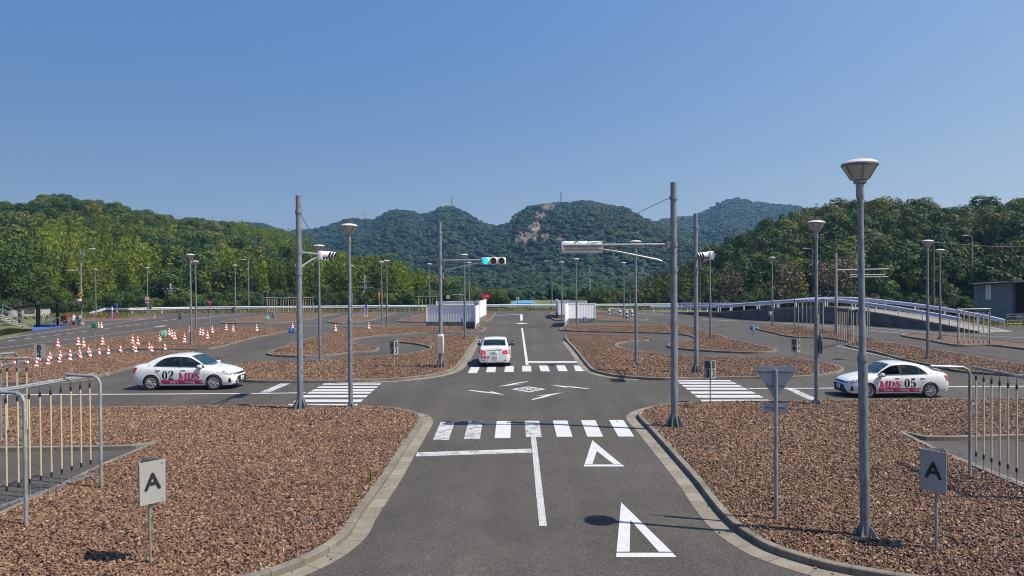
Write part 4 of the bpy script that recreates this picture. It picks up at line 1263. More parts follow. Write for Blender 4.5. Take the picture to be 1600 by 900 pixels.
# ------------------------------------------------------------------ street lamps
IZ = GRAVEL_Z
def make_lamp(H, loc, label):
    root = thing('street_lamp', label, 'street lamp', loc, 0, 'grey post-top street lamps')
    p = MB(); p._lathe([(0.078, 0.0), (0.078, 3.02), (0.086, 3.03), (0.086, 3.10), (0.056, 3.22), (0.049, H-0.62)], 20, (0, 0, 0), True)
    p.build('pole', M['galv'], root)
    b = MB().box((0, 0, 0.02), (0.36, 0.36, 0.03), bev=0.006)
    b.build('base_plate', M['galv'], root)
    g_ = MB()
    for k in range(4):
        t = math.pi/4+k*math.pi/2; u = Vector((math.cos(t), math.sin(t), 0)); w = Vector((-u.y, u.x, 0))*0.007
        a, c, d = u*0.074, u*0.19, Vector((0, 0, 1))
        q = [a+d*0.036, c+d*0.036, c+d*0.06, a+d*0.24]
        g_.add([x+w for x in q]+[x-w for x in q], [(0, 1, 2, 3), (7, 6, 5, 4), (0, 4, 5, 1), (1, 5, 6, 2), (2, 6, 7, 3), (3, 7, 4, 0)])
        e = Vector((math.cos(k*math.pi/2), math.sin(k*math.pi/2), 0))*0.17
        g_._lathe([(0.018, 0.036), (0.018, 0.1)], 8, (e.x, e.y, 0), True)
    g_.build('gusset', M['galv'], root)
    MB()._lathe([(0.058, H-0.64), (0.066, H-0.62), (0.066, H-0.40), (0.105, H-0.375), (0.105, H-0.33)], 20, (0, 0, 0), True).build('collar', M['galv_light'], root)
    MB()._lathe([(0.135, H-0.325), (0.145, H-0.31), (0.282, H-0.085), (0.278, H-0.072), (0.05, H-0.072)], 24, (0, 0, 0), True).build('lamp_shade', M['lamp_glass'], root)
    r_ = MB()
    for k in range(6):
        t = TAU*k/6+0.3
        r_.tube([(0.149*math.cos(t), 0.149*math.sin(t), H-0.315), (0.288*math.cos(t), 0.288*math.sin(t), H-0.085)], 0.010, 6)
    r_._lathe([(0.29, H-0.092), (0.30, H-0.082), (0.30, H-0.06), (0.29, H-0.056)], 24, (0, 0, 0), True)
    r_.build('shade_frame', M['galv'], root)
    MB()._lathe([(0.299, H-0.055), (0.296, H-0.042), (0.26, H-0.012), (0.19, H+0.014), (0.10, H+0.03), (0.03, H+0.035), (0.001, H+0.035)], 28, (0, 0, 0), True).build('lamp_cap', M['lamp_cap'], root)
    return root
LH = 6.46
lamp_spots = [
    (1352, 840, 0, 'tallest nearest grey street lamp on the gravel at the right, beside the give-way sign'),
    (1276, 633, 0, 'street lamp at the front of the car marked 05, carrying a dark round sign'),
    (548, 638, 0, 'street lamp right of the thick left signal pole, beside the striped crossing'),
    (500, 567, 0, 'street lamp just behind the left signal head, left of the double B3 board'),
    (299, 540, 0, 'taller lamp of the close pair behind the car marked 02'),
    (306.7, 516, 0, 'shorter lamp just right of the taller one behind the car marked 02'),
    (231, 495, 0, 'street lamp carrying the round red-rimmed sign, far left'),
    (150, 492, 0, 'street lamp right of the yellow diamond sign post'),
    (45, None, 439, 'short-looking lamp above the shelter roof at the left edge'),
    (368, 501, 0, 'street lamp in the far left, between the red stop sign and the hanging-pole frames'),
    (463.5, None, 414, 'lamp half hidden behind the thick left signal pole'),
    (550, 496, 0, 'far lamp peeping out just right of the second near-left lamp post'),
    (596, None, 409, 'thin far lamp left of its close neighbour, between the hill and the middle-left gravel'),
    (605, 511, 0, 'lamp on the middle-left gravel with a thinner far lamp at its left'),
    (671, None, 412, 'far lamp left of the middle signal pole, above the pale hanging-pole frame'),
    (726.5, 530, 0, 'lamp between the middle signal pole and the green light, by the blue number box'),
    (732.5, None, 409.5, 'far lamp just right of the lamp under the green light arm'),
    (877.5, None, 409, 'far lamp above the right white hoarding, right of the arm lamp'),
    (901, 511, 0, 'lamp standing in front of the right white hoarding'),
    (975, 496, 0, 'far lamp by the black and white bollards'),
    (994, 571, 0, 'lamp on the gravel inside the right S-bend, below the signal arm'),
    (1110, 531, 0, 'lamp behind the right far signal head'),
    (1207, 509.5, 0, 'lamp at the left tip of the gravel in front of the ramp'),
    (1449.5, 562, 0, 'lamp on the gravel behind the boot of the car marked 05'),
    (1469, 530, 0, 'farther lamp right of the one behind the car marked 05'),
]
lamp0 = None
for px_, by_, top_, lab in lamp_spots:
    p = G(px_, by_, IZ) if by_ else G(px_, top_, LH+IZ)
    p.z = IZ if (by_ or p.y < 100) else 0.0
    if lamp0 is None:
        lamp0 = make_lamp(LH, p, lab)
    else:
        dup(lamp0, p, (px_*1.37) % TAU, lab)

lamp0.rotation_euler = (0, -0.013, 0.0)
def arm_lamp(px_, top, base, dirs, label, H=8.0):
    p = G(px_, base, 0)
    H = (base-top)/F*math.hypot(p.x, p.y)*0.99
    root = thing('arm_lamp', label, 'street lamp', (p.x, p.y, 0), 0, 'arm street lamps')
    MB().tube([(0, 0, -0.05), (0, 0, H*0.33), (0, 0, H)], [0.09, 0.075, 0.05], 12).build('pole', M['galv_light'], root)
    for dx, z in dirs:
        L = abs(dx); s_ = 1 if dx > 0 else -1
        zz = H*z
        MB().tube([(0, 0, zz-0.25), (s_*0.1, 0, zz-0.08), (s_*0.3, 0, zz), (s_*L*0.7, 0, zz+0.04)], 0.03, 8).build('arm', M['galv_light'], root)
        mb = MB().box((s_*(L*0.7+0.28), 0, zz+0.05), (0.62, 0.26, 0.13), bev=0.05)
        mb.build('lamp_head', M['lamp_cap'], root)
    return root
arm_lamp(76.5, 435, 489, [(-1.3, 1.0)], 'curved arm lamp rising behind the shelter roof')
arm_lamp(389, 410, 487, [(-0.8, 1.0)], 'short-armed lamp just right of the far-left lamp by the frames')
arm_lamp(862.5, 407.5, 484, [(-0.8, 1.0)], 'arm lamp rising left of the right white hoarding')
arm_lamp(1270, 395, 484, [(-1.2, 1.0)], 'arm lamp half hidden behind the lamp at the front of the car marked 05')
arm_lamp(1519, 386.5, 490, [(-0.9, 1.0)], 'arm lamp in front of the blue-grey shed')
# the post at the shelter end with two arms, boxes and the yellow sign
al = arm_lamp(127.5, 405.5, 508, [(1.4, 1.0), (-1.3, 0.72)], 'post with two lamp arms and small boxes beside the white scooter')
MB().box((0.2, -0.05, 7.6), (0.5, 0.3, 0.32), bev=0.03).build('junction_box', M['galv'], al)
MB().box((-0.1, -0.16, 2.6), (0.36, 0.16, 0.5), bev=0.02).build('junction_box', M['white'], al)
MB().box((0.2, -0.16, 2.15), (0.3, 0.16, 0.45), bev=0.02).build('junction_box', M['alu'], al)
MB().box((0, 0, 0.14), (0.4, 0.4, 0.3), bev=0.02).build('footing', M['concrete'], al)
q = al.location
ys = thing('warning_sign', 'yellow diamond sign with a black bent arrow on the two-armed lamp post', 'road sign', (q.x, q.y-0.12, 3.25))
d_ = 0.34
MB().add([Vector((x, y, z)) for y in (-0.02, 0.01) for x, z in ((-d_, 0), (0, -d_), (d_, 0), (0, d_))], [(0, 1, 2, 3), (7, 6, 5, 4), (0, 4, 5, 1), (1, 5, 6, 2), (2, 6, 7, 3), (3, 7, 4, 0)]).build('sign_board', M['yellow_sign'], ys, smooth=False)
MB().tube([(-0.16, -0.035, -0.1), (-0.1, -0.035, 0.03), (0.08, -0.035, 0.06)], 0.035, 6).tube([(0.04, -0.035, 0.07), (0.19, -0.035, 0.07)], [0.1, 0.002], 6).build('arrow', M['letter'], ys)

# ------------------------------------------------------------------ traffic signals
def make_signal(lit):
    """head built along +X (inner end at x=0), lenses looking to -Y"""
    root = thing('traffic_signal', 'signal', 'traffic light', (0, 0, 0), 0, 'traffic lights')
    L, h, dp = 1.22, 0.36, 0.15
    # case: three rounded segments
    prof = []
    case = MB()
    for k in range(3):
        c = Vector((L*(k+0.5)/3, 0, 0)); w = L/3-0.006
        case.box(c, (w, dp, h), bev=0.055)
    case.box((L/2, 0.042, 0), (L-0.03, 0.062, h-0.07), bev=0.02)
    case.build('case', M['signal_grey'], root)
    for k in range(3):
        c = (L*(k+0.5)/3)
        m_ = MB()
        m_.tube([(c, -dp/2-0.001, 0), (c, -dp/2-0.014, 0)], 0.158, 24)
        m_.build('lens_ring', M['signal_dark'], root)
        m_ = MB(); m_.tube([(c, -dp/2-0.015, 0), (c, -dp/2-0.03, 0)], [0.142, 0.125], 24)
        m_.build('lens', M['lens_green'] if (k == 0 and lit) else M['lens_off'], root)
        def hood(r_out, r_in, front):
            vs, fs = [], []
            for a in range(15):
                t = R(-20 + 220*a/14); yf = -dp/2-0.30+0.10*abs(a-7)/7+front
                for y0, rr in ((-dp/2, r_out), (yf, r_out-0.006), (-dp/2, r_in), (yf, r_in-0.006)):
                    vs.append((c+rr*math.cos(t), y0, rr*math.sin(t)))
            for a in range(14):
                i = a*4
                fs += [(i, i+1, i+5, i+4), (i+3, i+2, i+6, i+7), (i+1, i+3, i+7, i+5)]
            fs += [(0, 2, 3, 1), (57, 59, 58, 56)]
            return vs, fs
        vz = MB().add(*hood(0.168, 0.163, 0.0)).build('visor', M['signal_grey'], root)
        MB().add(*hood(0.162, 0.156, 0.004)).build('visor_lining', M['signal_dark'], vz)
    # straps on the back
    st = MB()
    for z in (-0.06, 0.06):
        st.box((L/2, dp/2+0.008, z), (L+0.06, 0.016, 0.014))
    for k in range(4):
        st.box((L*k/3, dp/2+0.006, 0), (0.014, 0.02, h+0.01))
    st.build('back_strap', M['signal_grey'], root)
    return root
def signal_pole(loc, H, label, foot=True):
    root = thing('signal_pole', label, 'signal pole', loc, 0, 'thick signal poles')
    MB().tube([(0, 0, -0.05), (0, 0, 1.9), (0, 0, 1.92), (0, 0, H)], [0.110, 0.107, 0.103, 0.090], 24).build('pole', M['galv'], root)
    g_ = MB()
    for k in range(8):
        t = k*TAU/8+0.2; u = Vector((math.cos(t), math.sin(t), 0)); w = Vector((-u.y, u.x, 0))*0.012
        q_ = [u*0.11, u*0.27, u*0.27+Vector((0, 0, 0.07)), u*0.115+Vector((0, 0, 0.42))]
        g_.add([x+w for x in q_]+[x-w for x in q_], [(0, 1, 2, 3), (7, 6, 5, 4), (0, 4, 5, 1), (1, 5, 6, 2), (2, 6, 7, 3), (3, 7, 4, 0)])
    g_.box((0, 0, 0.012), (0.56, 0.56, 0.022))
    g_.build('base_gusset', M['galv'], root)
    MB().tube([(0, 0, H), (0, 0, H+0.03), (0, 0, H+0.045)], [0.096, 0.096, 0.05], 20).build('pole_cap', M['galv_light'], root)
    return root
sig_specs = [   # base pixel, height, arm direction, lens facing (rz), lit, labels
    ((1054, 668), 7.33, Vector((-1, 0, 0)), math.pi, None, 'thick grey signal pole at the near right corner of the crossroads', 'traffic light seen from behind on the long right arm'),
    ((469.5, 640), 7.43, Vector((0, 1, 0)), 'right', None, 'thick grey signal pole at the near left corner of the crossroads', 'traffic light at the left with its visors pointing right'),
    ((689, 575), 7.43, Vector((1, 0, 0)), 0.0, True, 'signal pole with a white control box, in front of the left hoarding', 'traffic light showing green towards the viewer'),
    ((1088, 583), 7.53, Vector((0, -1, 0)), 'left', None, 'signal pole at the far right corner of the crossroads', 'traffic light at the right with its visors pointing left'),
]
for (bpx, H, ad, face, lit, lab, slab) in sig_specs:
    p = G(*bpx, IZ)
    root = signal_pole(p, H, lab)
    zs = 5.5; A0, A1 = 2.13, 3.36
    arm = MB().tube([ad*0.1+Vector((0, 0, zs)), ad*(A1-0.05)+Vector((0, 0, zs))], 0.042, 10)
    arm.build('arm', M['galv_light'], root)
    br = MB().tube([ad*0.14+Vector((0, 0, zs-0.92)), ad*0.16+Vector((0, 0, zs-0.7)), ad*0.28+Vector((0, 0, zs-0.53)), ad*0.5+Vector((0, 0, zs-0.45)), ad*1.6+Vector((0, 0, zs-0.22)), ad*2.3+Vector((0, 0, zs-0.1)), ad*(A1-0.1)+Vector((0, 0, zs-0.1))], 0.032, 10)
    br.build('brace', M['galv_light'], root)
    cl = MB()
    for z in (zs, zs-0.75, 6.9):
        cl.tube([(0, 0, z-0.06), (0, 0, z+0.06)], 0.118, 20)
    cl.box(ad*0.14+Vector((0, 0, zs)), (0.16, 0.16, 0.2))
    cl.build('clamp', M['galv'], root)
    MB().tube([ad*0.12+Vector((0, 0, 6.9)), ad*(A1-0.35)+Vector((0, 0, zs+0.06))], 0.011, 6).build('guy_wire', M['wire'], root)
    sg = make_signal(lit)
    sg['label'] = slab
    if face == 'right':      # lenses look to +X
        sg.rotation_euler = (0, 0, math.pi/2); sg.location = p + ad*A0 + Vector((0.16, 0, zs-0.05))
    elif face == 'left':     # lenses look to -X
        sg.rotation_euler = (0, 0, -math.pi/2); sg.location = p + ad*A0 + Vector((-0.16, 0, zs-0.05))
    elif face == 0.0:
        sg.rotation_euler = (0, 0, 0); sg.location = p + ad*A0 + Vector((0, -0.15, zs-0.05))
    else:
        sg.rotation_euler = (0, 0, math.pi); sg.location = p + ad*A0 + Vector((0, 0.15, zs-0.05))
    if lit:
        MB().box((0.03, -0.19, 1.25), (0.30, 0.17, 0.95), bev=0.02).build('control_box', M['white'], root)
        MB().box((0.03, -0.278, 1.25), (0.2, 0.008, 0.8)).build('box_door', M['alu'], root)

# ------------------------------------------------------------------ hanging-pole frames
def pole_frame(a, b, n_post, n_rod, side, H, rod_mat, label, group, rail=True, beige=(0.33, 2.17), curve=True, post_in=0.12, base_z=IZ, over=0.0, rod_r=0.0195, first=0.0):
    """frame along a-b; the hanging rods hang on the line a-b, the posts stand off it on `side` and arch over"""
    a = Vector((a[0], a[1], 0)); b = Vector((b[0], b[1], 0))
    d = (b-a); L = d.length; d.normalize()
    s_ = Vector((-d.y, d.x, 0))*side
    root = thing('hanging_pole_frame', label, 'pole frame', (a.x, a.y, base_z), 0, group)
    off = 0.75 if curve else 0.0
    for k in range(n_post):
        f = L*(post_in + (1-2*post_in)*k/max(1, n_post-1))
        base = d*f + s_*off
        mb = MB()
        if curve:
            mb.tube([base+Vector((0, 0, -0.1)), base+Vector((0, 0, H-0.16)), base-s_*0.05+Vector((0, 0, H-0.06)), base-s_*0.16+Vector((0, 0, H-0.005)), base-s_*(off+0.12)+Vector((0, 0, H+0.02))], 0.034, 10)
        else:
            mb.tube([base+Vector((0, 0, -0.1)), base+Vector((0, 0, H+0.02))], 0.036, 10)
        mb.build('post', M['galv_light'], root)
    top = MB()
    top.tube([d*(-over)+Vector((0, 0, H-0.09)), d*(L+over)+Vector((0, 0, H-0.09))], 0.03, 10)
    top.tube([d*(-over)+s_*0.09+Vector((0, 0, H-0.11)), d*(L+over)+s_*0.09+Vector((0, 0, H-0.11))], 0.02, 8)
    top.build('top_rail', M['galv_light'], root)
    if rail:
        MB().box(d*(L/2)+Vector((0, 0, 0.05)), (L+2*over, 0.05, 0.04), mat=Matrix.Rotation(math.atan2(d.y, d.x), 3, 'Z')).build('bottom_rail', M['galv'], root)
    wires = MB()
    for k in range(n_rod):
        f = first + (L-first)*(k+0.5)/n_rod
        c = d*f
        wires.tube([c+Vector((0, 0, 0.05)), c+Vector((0, 0, H-0.1))], 0.009, 6)
        r_ = MB().tube([c+Vector((0, 0, beige[0])), c+Vector((0, 0, beige[1]))], rod_r, 10)
        rm = rod_mat[k % len(rod_mat)] if isinstance(rod_mat, list) else rod_mat
        ro = r_.build('hanging_rod', M[rm], root)
        MB().tube([c+Vector((0, 0, beige[0]-0.05)), c+Vector((0, 0, beige[0]+0.05))], rod_r+0.003, 10).tube([c+Vector((0, 0, beige[1]-0.05)), c+Vector((0, 0, beige[1]+0.05))], rod_r+0.003, 10).build('rod_cap', M['black'], ro)
    wires.build('rod_wire', M['galv'], root)
    return root
HP = 'hanging-pole frames round the narrow courses'
def ext(a, b, back, fwd):
    d = (b-a).normalized()
    return a-d*back, b+d*fwd
a, b = G(10, 789, 0.12), G(142, 744, 0.12)
d = (b-a).normalized(); sp = (b-a).length/8.2
a2, b2 = a-d*sp*3.5, b+d*sp*0.5
pf = pole_frame(a2, b2, 2, 12, -1, 2.45, 'beige_pipe', 'near left frame of hanging beige rods over the pocket kerb', HP, post_in=0.0, beige=(0.36, 2.12))
# its posts stand where the photo shows them
def move_post(o_, x_, y_):
    vs_ = [v.co for v in o_.data.vertices[:10]]
    c_ = sum((Vector(v) for v in vs_), Vector())/10
    t_ = G(x_, y_, IZ) - Vector(o_.parent.location)
    o_.data.transform(Matrix.Translation((t_.x-c_.x, t_.y-c_.y, 0)))
for o_, (x_, y_) in zip([c for c in pf.children if c.name.startswith('post')], ((41, 822), (158.5, 764))):
    move_post(o_, x_, y_)
a, b = G(14, 695, 0.12), G(46, 694.6, 0.12)
d = (b-a).normalized(); sp = (b-a).length/2
pf = pole_frame(a-d*sp*3.5, b+d*sp*0.3, 2, 6, 1, 2.5, 'beige_pipe', 'left frame of hanging beige rods behind the pocket, at the photo edge', HP, post_in=0.16, beige=(0.4, 2.1))
move_post([c for c in pf.children if c.name.startswith('post')][1], 28.5, 686)
a, b = G(1525, 731, 0.12), G(1588.5, 758, 0.12)
d = (b-a).normalized(); sp = (b-a).length/5
pf = pole_frame(a-d*sp*0.5, b+d*sp*4.5, 2, 10, 1, 2.45, 'beige_pale', 'near right frame of hanging pale rods over the pocket kerb', HP, post_in=0.0, beige=(0.36, 2.12))
ps = [c for c in pf.children if c.name.startswith('post')]
move_post(ps[0], 1515.5, 744)
def frame_px(p0, p1, n_post, n_rod, top_row, mat, label, beige=(0.25, 2.1), rail=False, **kw):
    a_, b_ = G(*p0, IZ), G(*p1, IZ)
    m_ = (a_+b_)/2
    H = (( (p0[1]+p1[1])/2 - top_row)/F)*m_.y
    return pole_frame(a_, b_, n_post, n_rod, 1, H, mat, label, HP, rail=rail, curve=False, beige=(beige[0], H-0.25), rod_r=0.026, **kw)
frame_px((1238, 520), (1290, 520.5), 2, 8, 467, 'beige_pale', 'first frame of pale hanging rods in front of the ramp wall', post_in=0.08, over=0.1)
frame_px((1307, 538), (1326, 541), 2, 7, 480, 'beige_pipe', 'dense frame of hanging rods with dark caps, at the foot of the bar pole', post_in=0.95, over=0.1)
frame_px((1330, 544), (1358, 535), 2, 5, 480, 'beige_pale', 'frame of hanging rods directly behind the tall near lamp', post_in=0.0, over=0.05)
frame_px((1495, 541), (1548, 540), 2, 7, 481, 'beige_pale', 'frame of pale hanging rods below the shed', post_in=0.03, over=0.0)
frame_px((417, 491.5), (433, 490.8), 2, 6, 463.5, 'beige_pipe', 'frame of close-set beige rods far left, beside the round hoop', post_in=0.0, over=0.2)
frame_px((437, 492), (491, 489.5), 3, 14, 464, ['beige_pale', 'beige_pale', 'orange_pipe'], 'long frame with pale and orange hanging rods, far left', post_in=0.04, over=0.2)
frame_px((652, 491), (690, 490.5), 3, 7, 462, 'beige_pale', 'frame of pale hanging rods rising behind the left hoarding', post_in=0.05, over=0.1)
# round hoop on posts beside the far frame
p = G(415, 496, 0)
ho = thing('hoop_post', 'grey hoop on two thin posts beside the far left hanging-pole frame', 'hoop post', p)
mb = MB(); r_ = 0.33
mb.tube([(r_*math.cos(t), 0, 3.05+r_*math.sin(t)) for t in np.linspace(-0.3, math.pi+0.3, 15)], 0.04, 8); mb.build('hoop', M['galv_light'], ho)
for x_ in (-0.33, 0.2): MB().tube([(x_, 0, -0.05), (x_, 0, 3.05)], 0.035, 8).build('post', M['galv_light'], ho)

# ------------------------------------------------------------------ A, B and C boards
def prism_board(px_, base_y, label, rot, text, w=0.40, h=0.68, post=1.0, ang=62, group='lettered course boards', tsize=0.36, both=True, mat='alu', back_text=None):
    p = G(px_, base_y, IZ)
    root = thing('course_board', label, 'sign board', p, rot, group)
    MB().tube([(0, 0, -0.1), (0, 0, post+0.1)], 0.021, 10).build('post', M['galv_light'], root)
    # an open folded board: two leaves meeting at the edge x=-w/2
    z0, z1 = post, post+h
    t = R(ang)
    front = MB().box((0, -0.05, (z0+z1)/2), (w, 0.012, h)); front.build('front_leaf', M[mat], root, smooth=False)
    e = Vector((w/2*math.copysign(1, ang) * -1, -0.04, 0))
    dv = Vector((math.cos(abs(t)), math.sin(abs(t)), 0)) if ang > 0 else Vector((-math.cos(abs(t)), math.sin(abs(t)), 0))
    m_ = e + dv*(w*0.5) + Vector((0, 0.006, (z0+z1)/2))
    MB().box(m_, (w, 0.012, h), mat=Matrix.Rotation(math.atan2(dv.y, dv.x), 3, 'Z')).build('back_leaf', M['alu_back'] if not back_text else M[mat], root, smooth=False)
    lines = text.split('\n')
    for i, tx in enumerate(lines):
        zc = (z0+z1)/2 + (len(lines)-1)*0.5*tsize*0.82 - i*tsize*0.82
        text_on(tx, tsize, (0, -0.0585, zc), (1, 0, 0), (0, 0, 1), M['letter'], root, 'letter', bold=0.014*tsize/0.36)
    return root
def folded_board(px_, base_y, label, side, text, w, h, post):
    """an open folded board: apex on one side, the lettered leaf comes towards the road, the other goes straight back along"""
    p = G(px_, base_y, IZ)
    root = thing('course_board', label, 'sign board', p, 0, 'lettered course boards')
    MB().tube([(0, 0, -0.1), (0, 0, post+0.25)], 0.0205, 10).build('post', M['galv_light'], root)
    ang = R(51); c_, s2 = math.cos(ang), math.sin(ang)
    zc = post+h/2
    apex = Vector((side*(w*0.47), 0.13, zc))
    dv = Vector((-side*c_, -s2, 0))
    m_ = apex + dv*(w/2)
    rot = math.atan2(dv.y, dv.x)
    MB().box(m_, (w, 0.012, h), mat=Matrix.Rotation(rot, 3, 'Z')).build('front_leaf', M['alu'], root, smooth=False)
    d2 = Vector((-side, 0.06, 0)).normalized()
    MB().box(apex+Vector((0, 0.012, 0))+d2*(w*0.5), (w, 0.012, h), mat=Matrix.Rotation(math.atan2(d2.y, d2.x), 3, 'Z')).build('back_leaf', M['alu_back'], root, smooth=False)
    e1 = apex+dv*w; e2 = apex+Vector((0, 0.012, 0))+d2*w
    e3 = e2-e1
    MB().box((e1+e2)/2+Vector((-side*0.010, 0, 0)), (e3.length-0.03, 0.010, h-0.004), mat=Matrix.Rotation(math.atan2(e3.y, e3.x), 3, 'Z')).build('side_leaf', M['alu_back'], root, smooth=False)
    nrm = Vector((dv.y, -dv.x, 0))
    if nrm.y > 0: nrm = -nrm
    right = Vector((-nrm.y, nrm.x, 0))
    if right.x < 0: right = -right
    text_on(text, 0.37, m_+nrm*0.0085, right, (0, 0, 1), M['letter'], root, 'letter', bold=0.010)
    bolt = MB()
    for zz in (-h*0.42, h*0.42): bolt.tube([apex+dv*0.05+nrm*0.006+Vector((0, 0, zz)), apex+dv*0.05+nrm*0.014+Vector((0, 0, zz))], 0.012, 8)
    bolt.build('rivet', M['galv'], root)
    return root
folded_board(235, 882, 'bright grey board with a black letter A on the left gravel', 1, 'A', 0.40, 0.67, 0.98)
folded_board(1463, 860, 'shaded grey board with a black letter A on the right gravel', -1, 'A', 0.40, 0.67, 0.97)
b2 = prism_board(62.5, 591, 'pale board marked B2 on the gravel in front of the cone lane', R(8), 'B\n2', 0.46, 0.62, 0.98, 28, tsize=0.36)
def two_sided(px_, base_y, label, text, w, h, post, rz, dark_left):
    p = G(px_, base_y, IZ)
    root = thing('course_board', label, 'sign board', p, rz, 'lettered course boards')
    MB().tube([(0, 0, -0.1), (0, 0, post+0.2)], 0.022, 10).build('post', M['galv_light'], root)
    zc = post+h/2
    lines = text.split('\n')
    for s_ in (-1, 1):
        dv = Vector((s_*math.cos(R(42)), math.sin(R(42)), 0))
        c = dv*(w*0.5) + Vector((0, -0.12, zc))
        mt = 'alu'
        lf = MB().box(c, (w, 0.014, h), mat=Matrix.Rotation(math.atan2(dv.y, dv.x), 3, 'Z')).build('leaf', M[mt], root, smooth=False)
        nrm = Vector((dv.y*s_, -dv.x*s_, 0))
        if nrm.y > 0: nrm = -nrm
        right = Vector((dv.x, dv.y, 0))*s_
        for i, tx in enumerate(lines):
            zz = zc + (len(lines)-1)*0.145 - i*0.29
            text_on(tx, 0.34, c*Vector((1, 1, 0)).x if False else Vector((c.x, c.y, zz))+nrm*0.0095, right, (0, 0, 1), M['letter'], root, 'letter', bold=0.012)
    return root
two_sided(616, 586, 'two-leaf board marked B3 on the left gravel inside the S-bend', 'B\n3', 0.27, 0.64, 0.98, R(12), True)
two_sided(1110, 638, 'two-leaf board marked B3 beside the right striped crossing', 'B\n3', 0.26, 0.60, 1.05, R(0), False)
two_sided(1244, 582, 'two-leaf board marked B4 behind the front of the car marked 05', 'B\n4', 0.27, 0.62, 0.98, R(-4), True)
def small_board(px_, base_y, row0, row1, w_px, label, text, mat, tmat, name='number_board', cat='sign board', group='small number boards', depth=0.03, tscale=0.9):
    p = G(px_, base_y, IZ if base_y > 497 else 0.02)
    k = p.y/F
    root = thing(name, label, cat, p, 0, group)
    z0, z1 = (base_y-row1)*k, (base_y-row0)*k
    w = w_px*k
    MB().tube([(0, 0, -0.05), (0, 0, z0+0.05)], 0.022, 8).build('post', M['galv_light'], root)
    MB().box((0, -0.03, (z0+z1)/2), (w, depth, z1-z0), bev=0.004).build('board', M[mat], root)
    if text:
        lines = text.split('\n'); hh = (z1-z0)/len(lines)
        for i, tx in enumerate(lines):
            text_on(tx, hh*tscale, (0, -0.033-depth/2, z1-hh*(i+0.5)), (1, 0, 0), (0, 0, 1), M[tmat], root, 'letter', bold=0.01)
    return root
small_board(282, 514, 488, 499, 6.5, 'dark grey board marked C1 beside the wide far-left road', 'C\n1', 'alu_back', 'letter')
small_board(235, 495, 476, 483, 4.2, 'small dark board just right of the round-sign lamp post', None, 'dark_board', 'letter')
small_board(365, 499.5, 480, 488.5, 5.2, 'small dark board on the gravel tip by the far-left lamp', 'C', 'dark_board', 'letter')
small_board(427.5, 515, 486, 496.5, 6, 'grey oval-looking board marked C2 among the far cones', 'C\n2', 'alu', 'letter')
BOX = 'coloured number boxes on posts'
def number_box(px_, base_y, row0, row1, w_px, label, text, mat, tmat='white'):
    return small_board(px_, base_y, row0, row1, w_px, label, text, mat, tmat, 'number_box', 'number box', BOX, w_px*G(px_, base_y).y/F*0.9, 0.95)
number_box(456.5, 550, 512.5, 520, 7.6, 'blue number box on a post left of the S-bend, by the left signal pole', '1', 'blue_sign')
number_box(724, 525, 497, 505, 5.4, 'blue number box in front of the left white hoarding', '1', 'blue_sign')
number_box(914, 524, 495.5, 502, 5.2, 'dark blue number box marked 2 in front of the right white hoarding', '2', 'blue_sign')
number_box(1176.5, 544, 509, 516, 7.2, 'bright blue number box marked 2 at the right end of the S-bend', '2', 'blue_sign')
number_box(149, 534, 504, 511.5, 7.2, 'plain dark green number box beside the two cones at the road', None, 'green_sign')
number_box(256, 553, 516.5, 525, 8.2, 'green number box marked 8 above the roof of the car marked 02', '8', 'green_pale')
number_box(417.5, 519.5, 494, 499.8, 5.4, 'small pale green number box marked 0 among the far cones', '0', 'green_pale')
number_box(182, 492, 474.5, 478.5, 4, 'small blue box on a post by the sloping start of the guardrail', None, 'blue_sign')
small_board(1203.7, 510, 487, 492.5, 5, 'small white board marked H at the left tip of the ramp gravel', 'H', 'white', 'letter')
small_board(1215, 498, 475.5, 484, 4.6, 'small dark board with a figure against the ramp wall', '3', 'dark_board', 'white')

# ------------------------------------------------------------------ road signs
def tri_sign(px_, base_y, top_row, half_px, label, face_mat, rz, text_bar=True, back=False):
    p = G(px_, base_y, IZ); k = p.y/F
    root = thing('give_way_sign' if back else 'stop_sign', label, 'road sign', p, rz)
    H = (base_y-top_row)*k; s_ = half_px*k; h_ = s_*1.62
    MB().tube([(0, 0.04, -0.1), (0, 0.04, H-0.05)], 0.036, 12).build('post', M['galv_light'], root)
    def tri(s2, y0, y1, z_off=0):
        c = 0.16*s_
        pts = [(-s2+c, H), (-s2, H-c*0.8), (-c*0.6, H-h_*s2/s_+c*0.3), (c*0.6, H-h_*s2/s_+c*0.3), (s2, H-c*0.8), (s2-c, H)]
        n = len(pts)
        return [(x, y0, z+z_off) for x, z in pts]+[(x, y1, z+z_off) for x, z in pts], [tuple(range(n)), tuple(reversed(range(n, 2*n)))]+[(i, i+n, (i+1) % n+n, (i+1) % n) for i in range(n)]
    MB().add(*tri(s_, -0.012, 0.0)).build('sign_board', M['alu_sign' if back else face_mat], root, smooth=False)
    if text_bar:
        text_on('止まれ', s_*0.42, (0, -0.0155, H-h_*0.27), (1, 0, 0), (0, 0, 1), M['white'], root, 'lettering')
    return root, H, s_, h_
M['alu_sign'] = simple('sign_back', (0.36, 0.38, 0.41), 0.5, 0.3, 0.06, 5)
tri_sign(328.5, 512.5, 469.5, 5.6, 'red inverted triangle stop sign among the cones at the far left', 'red_sign', 0)
tri_sign(759.5, 494, 459.5, 8.5, 'red inverted triangle stop sign beside the left white hoarding', 'red_sign', 0)
gw, H, s_, h_ = tri_sign(1213, 815, 573, 31, 'grey back of an inverted triangle sign on a post at the near right kerb', 'alu_sign', R(-14), False, True)
mb = MB()
for z, w in ((H-0.10, 0.62), (H-0.36, 0.34)):
    mb.box((0, 0.0, z), (w, 0.03, 0.035)); 
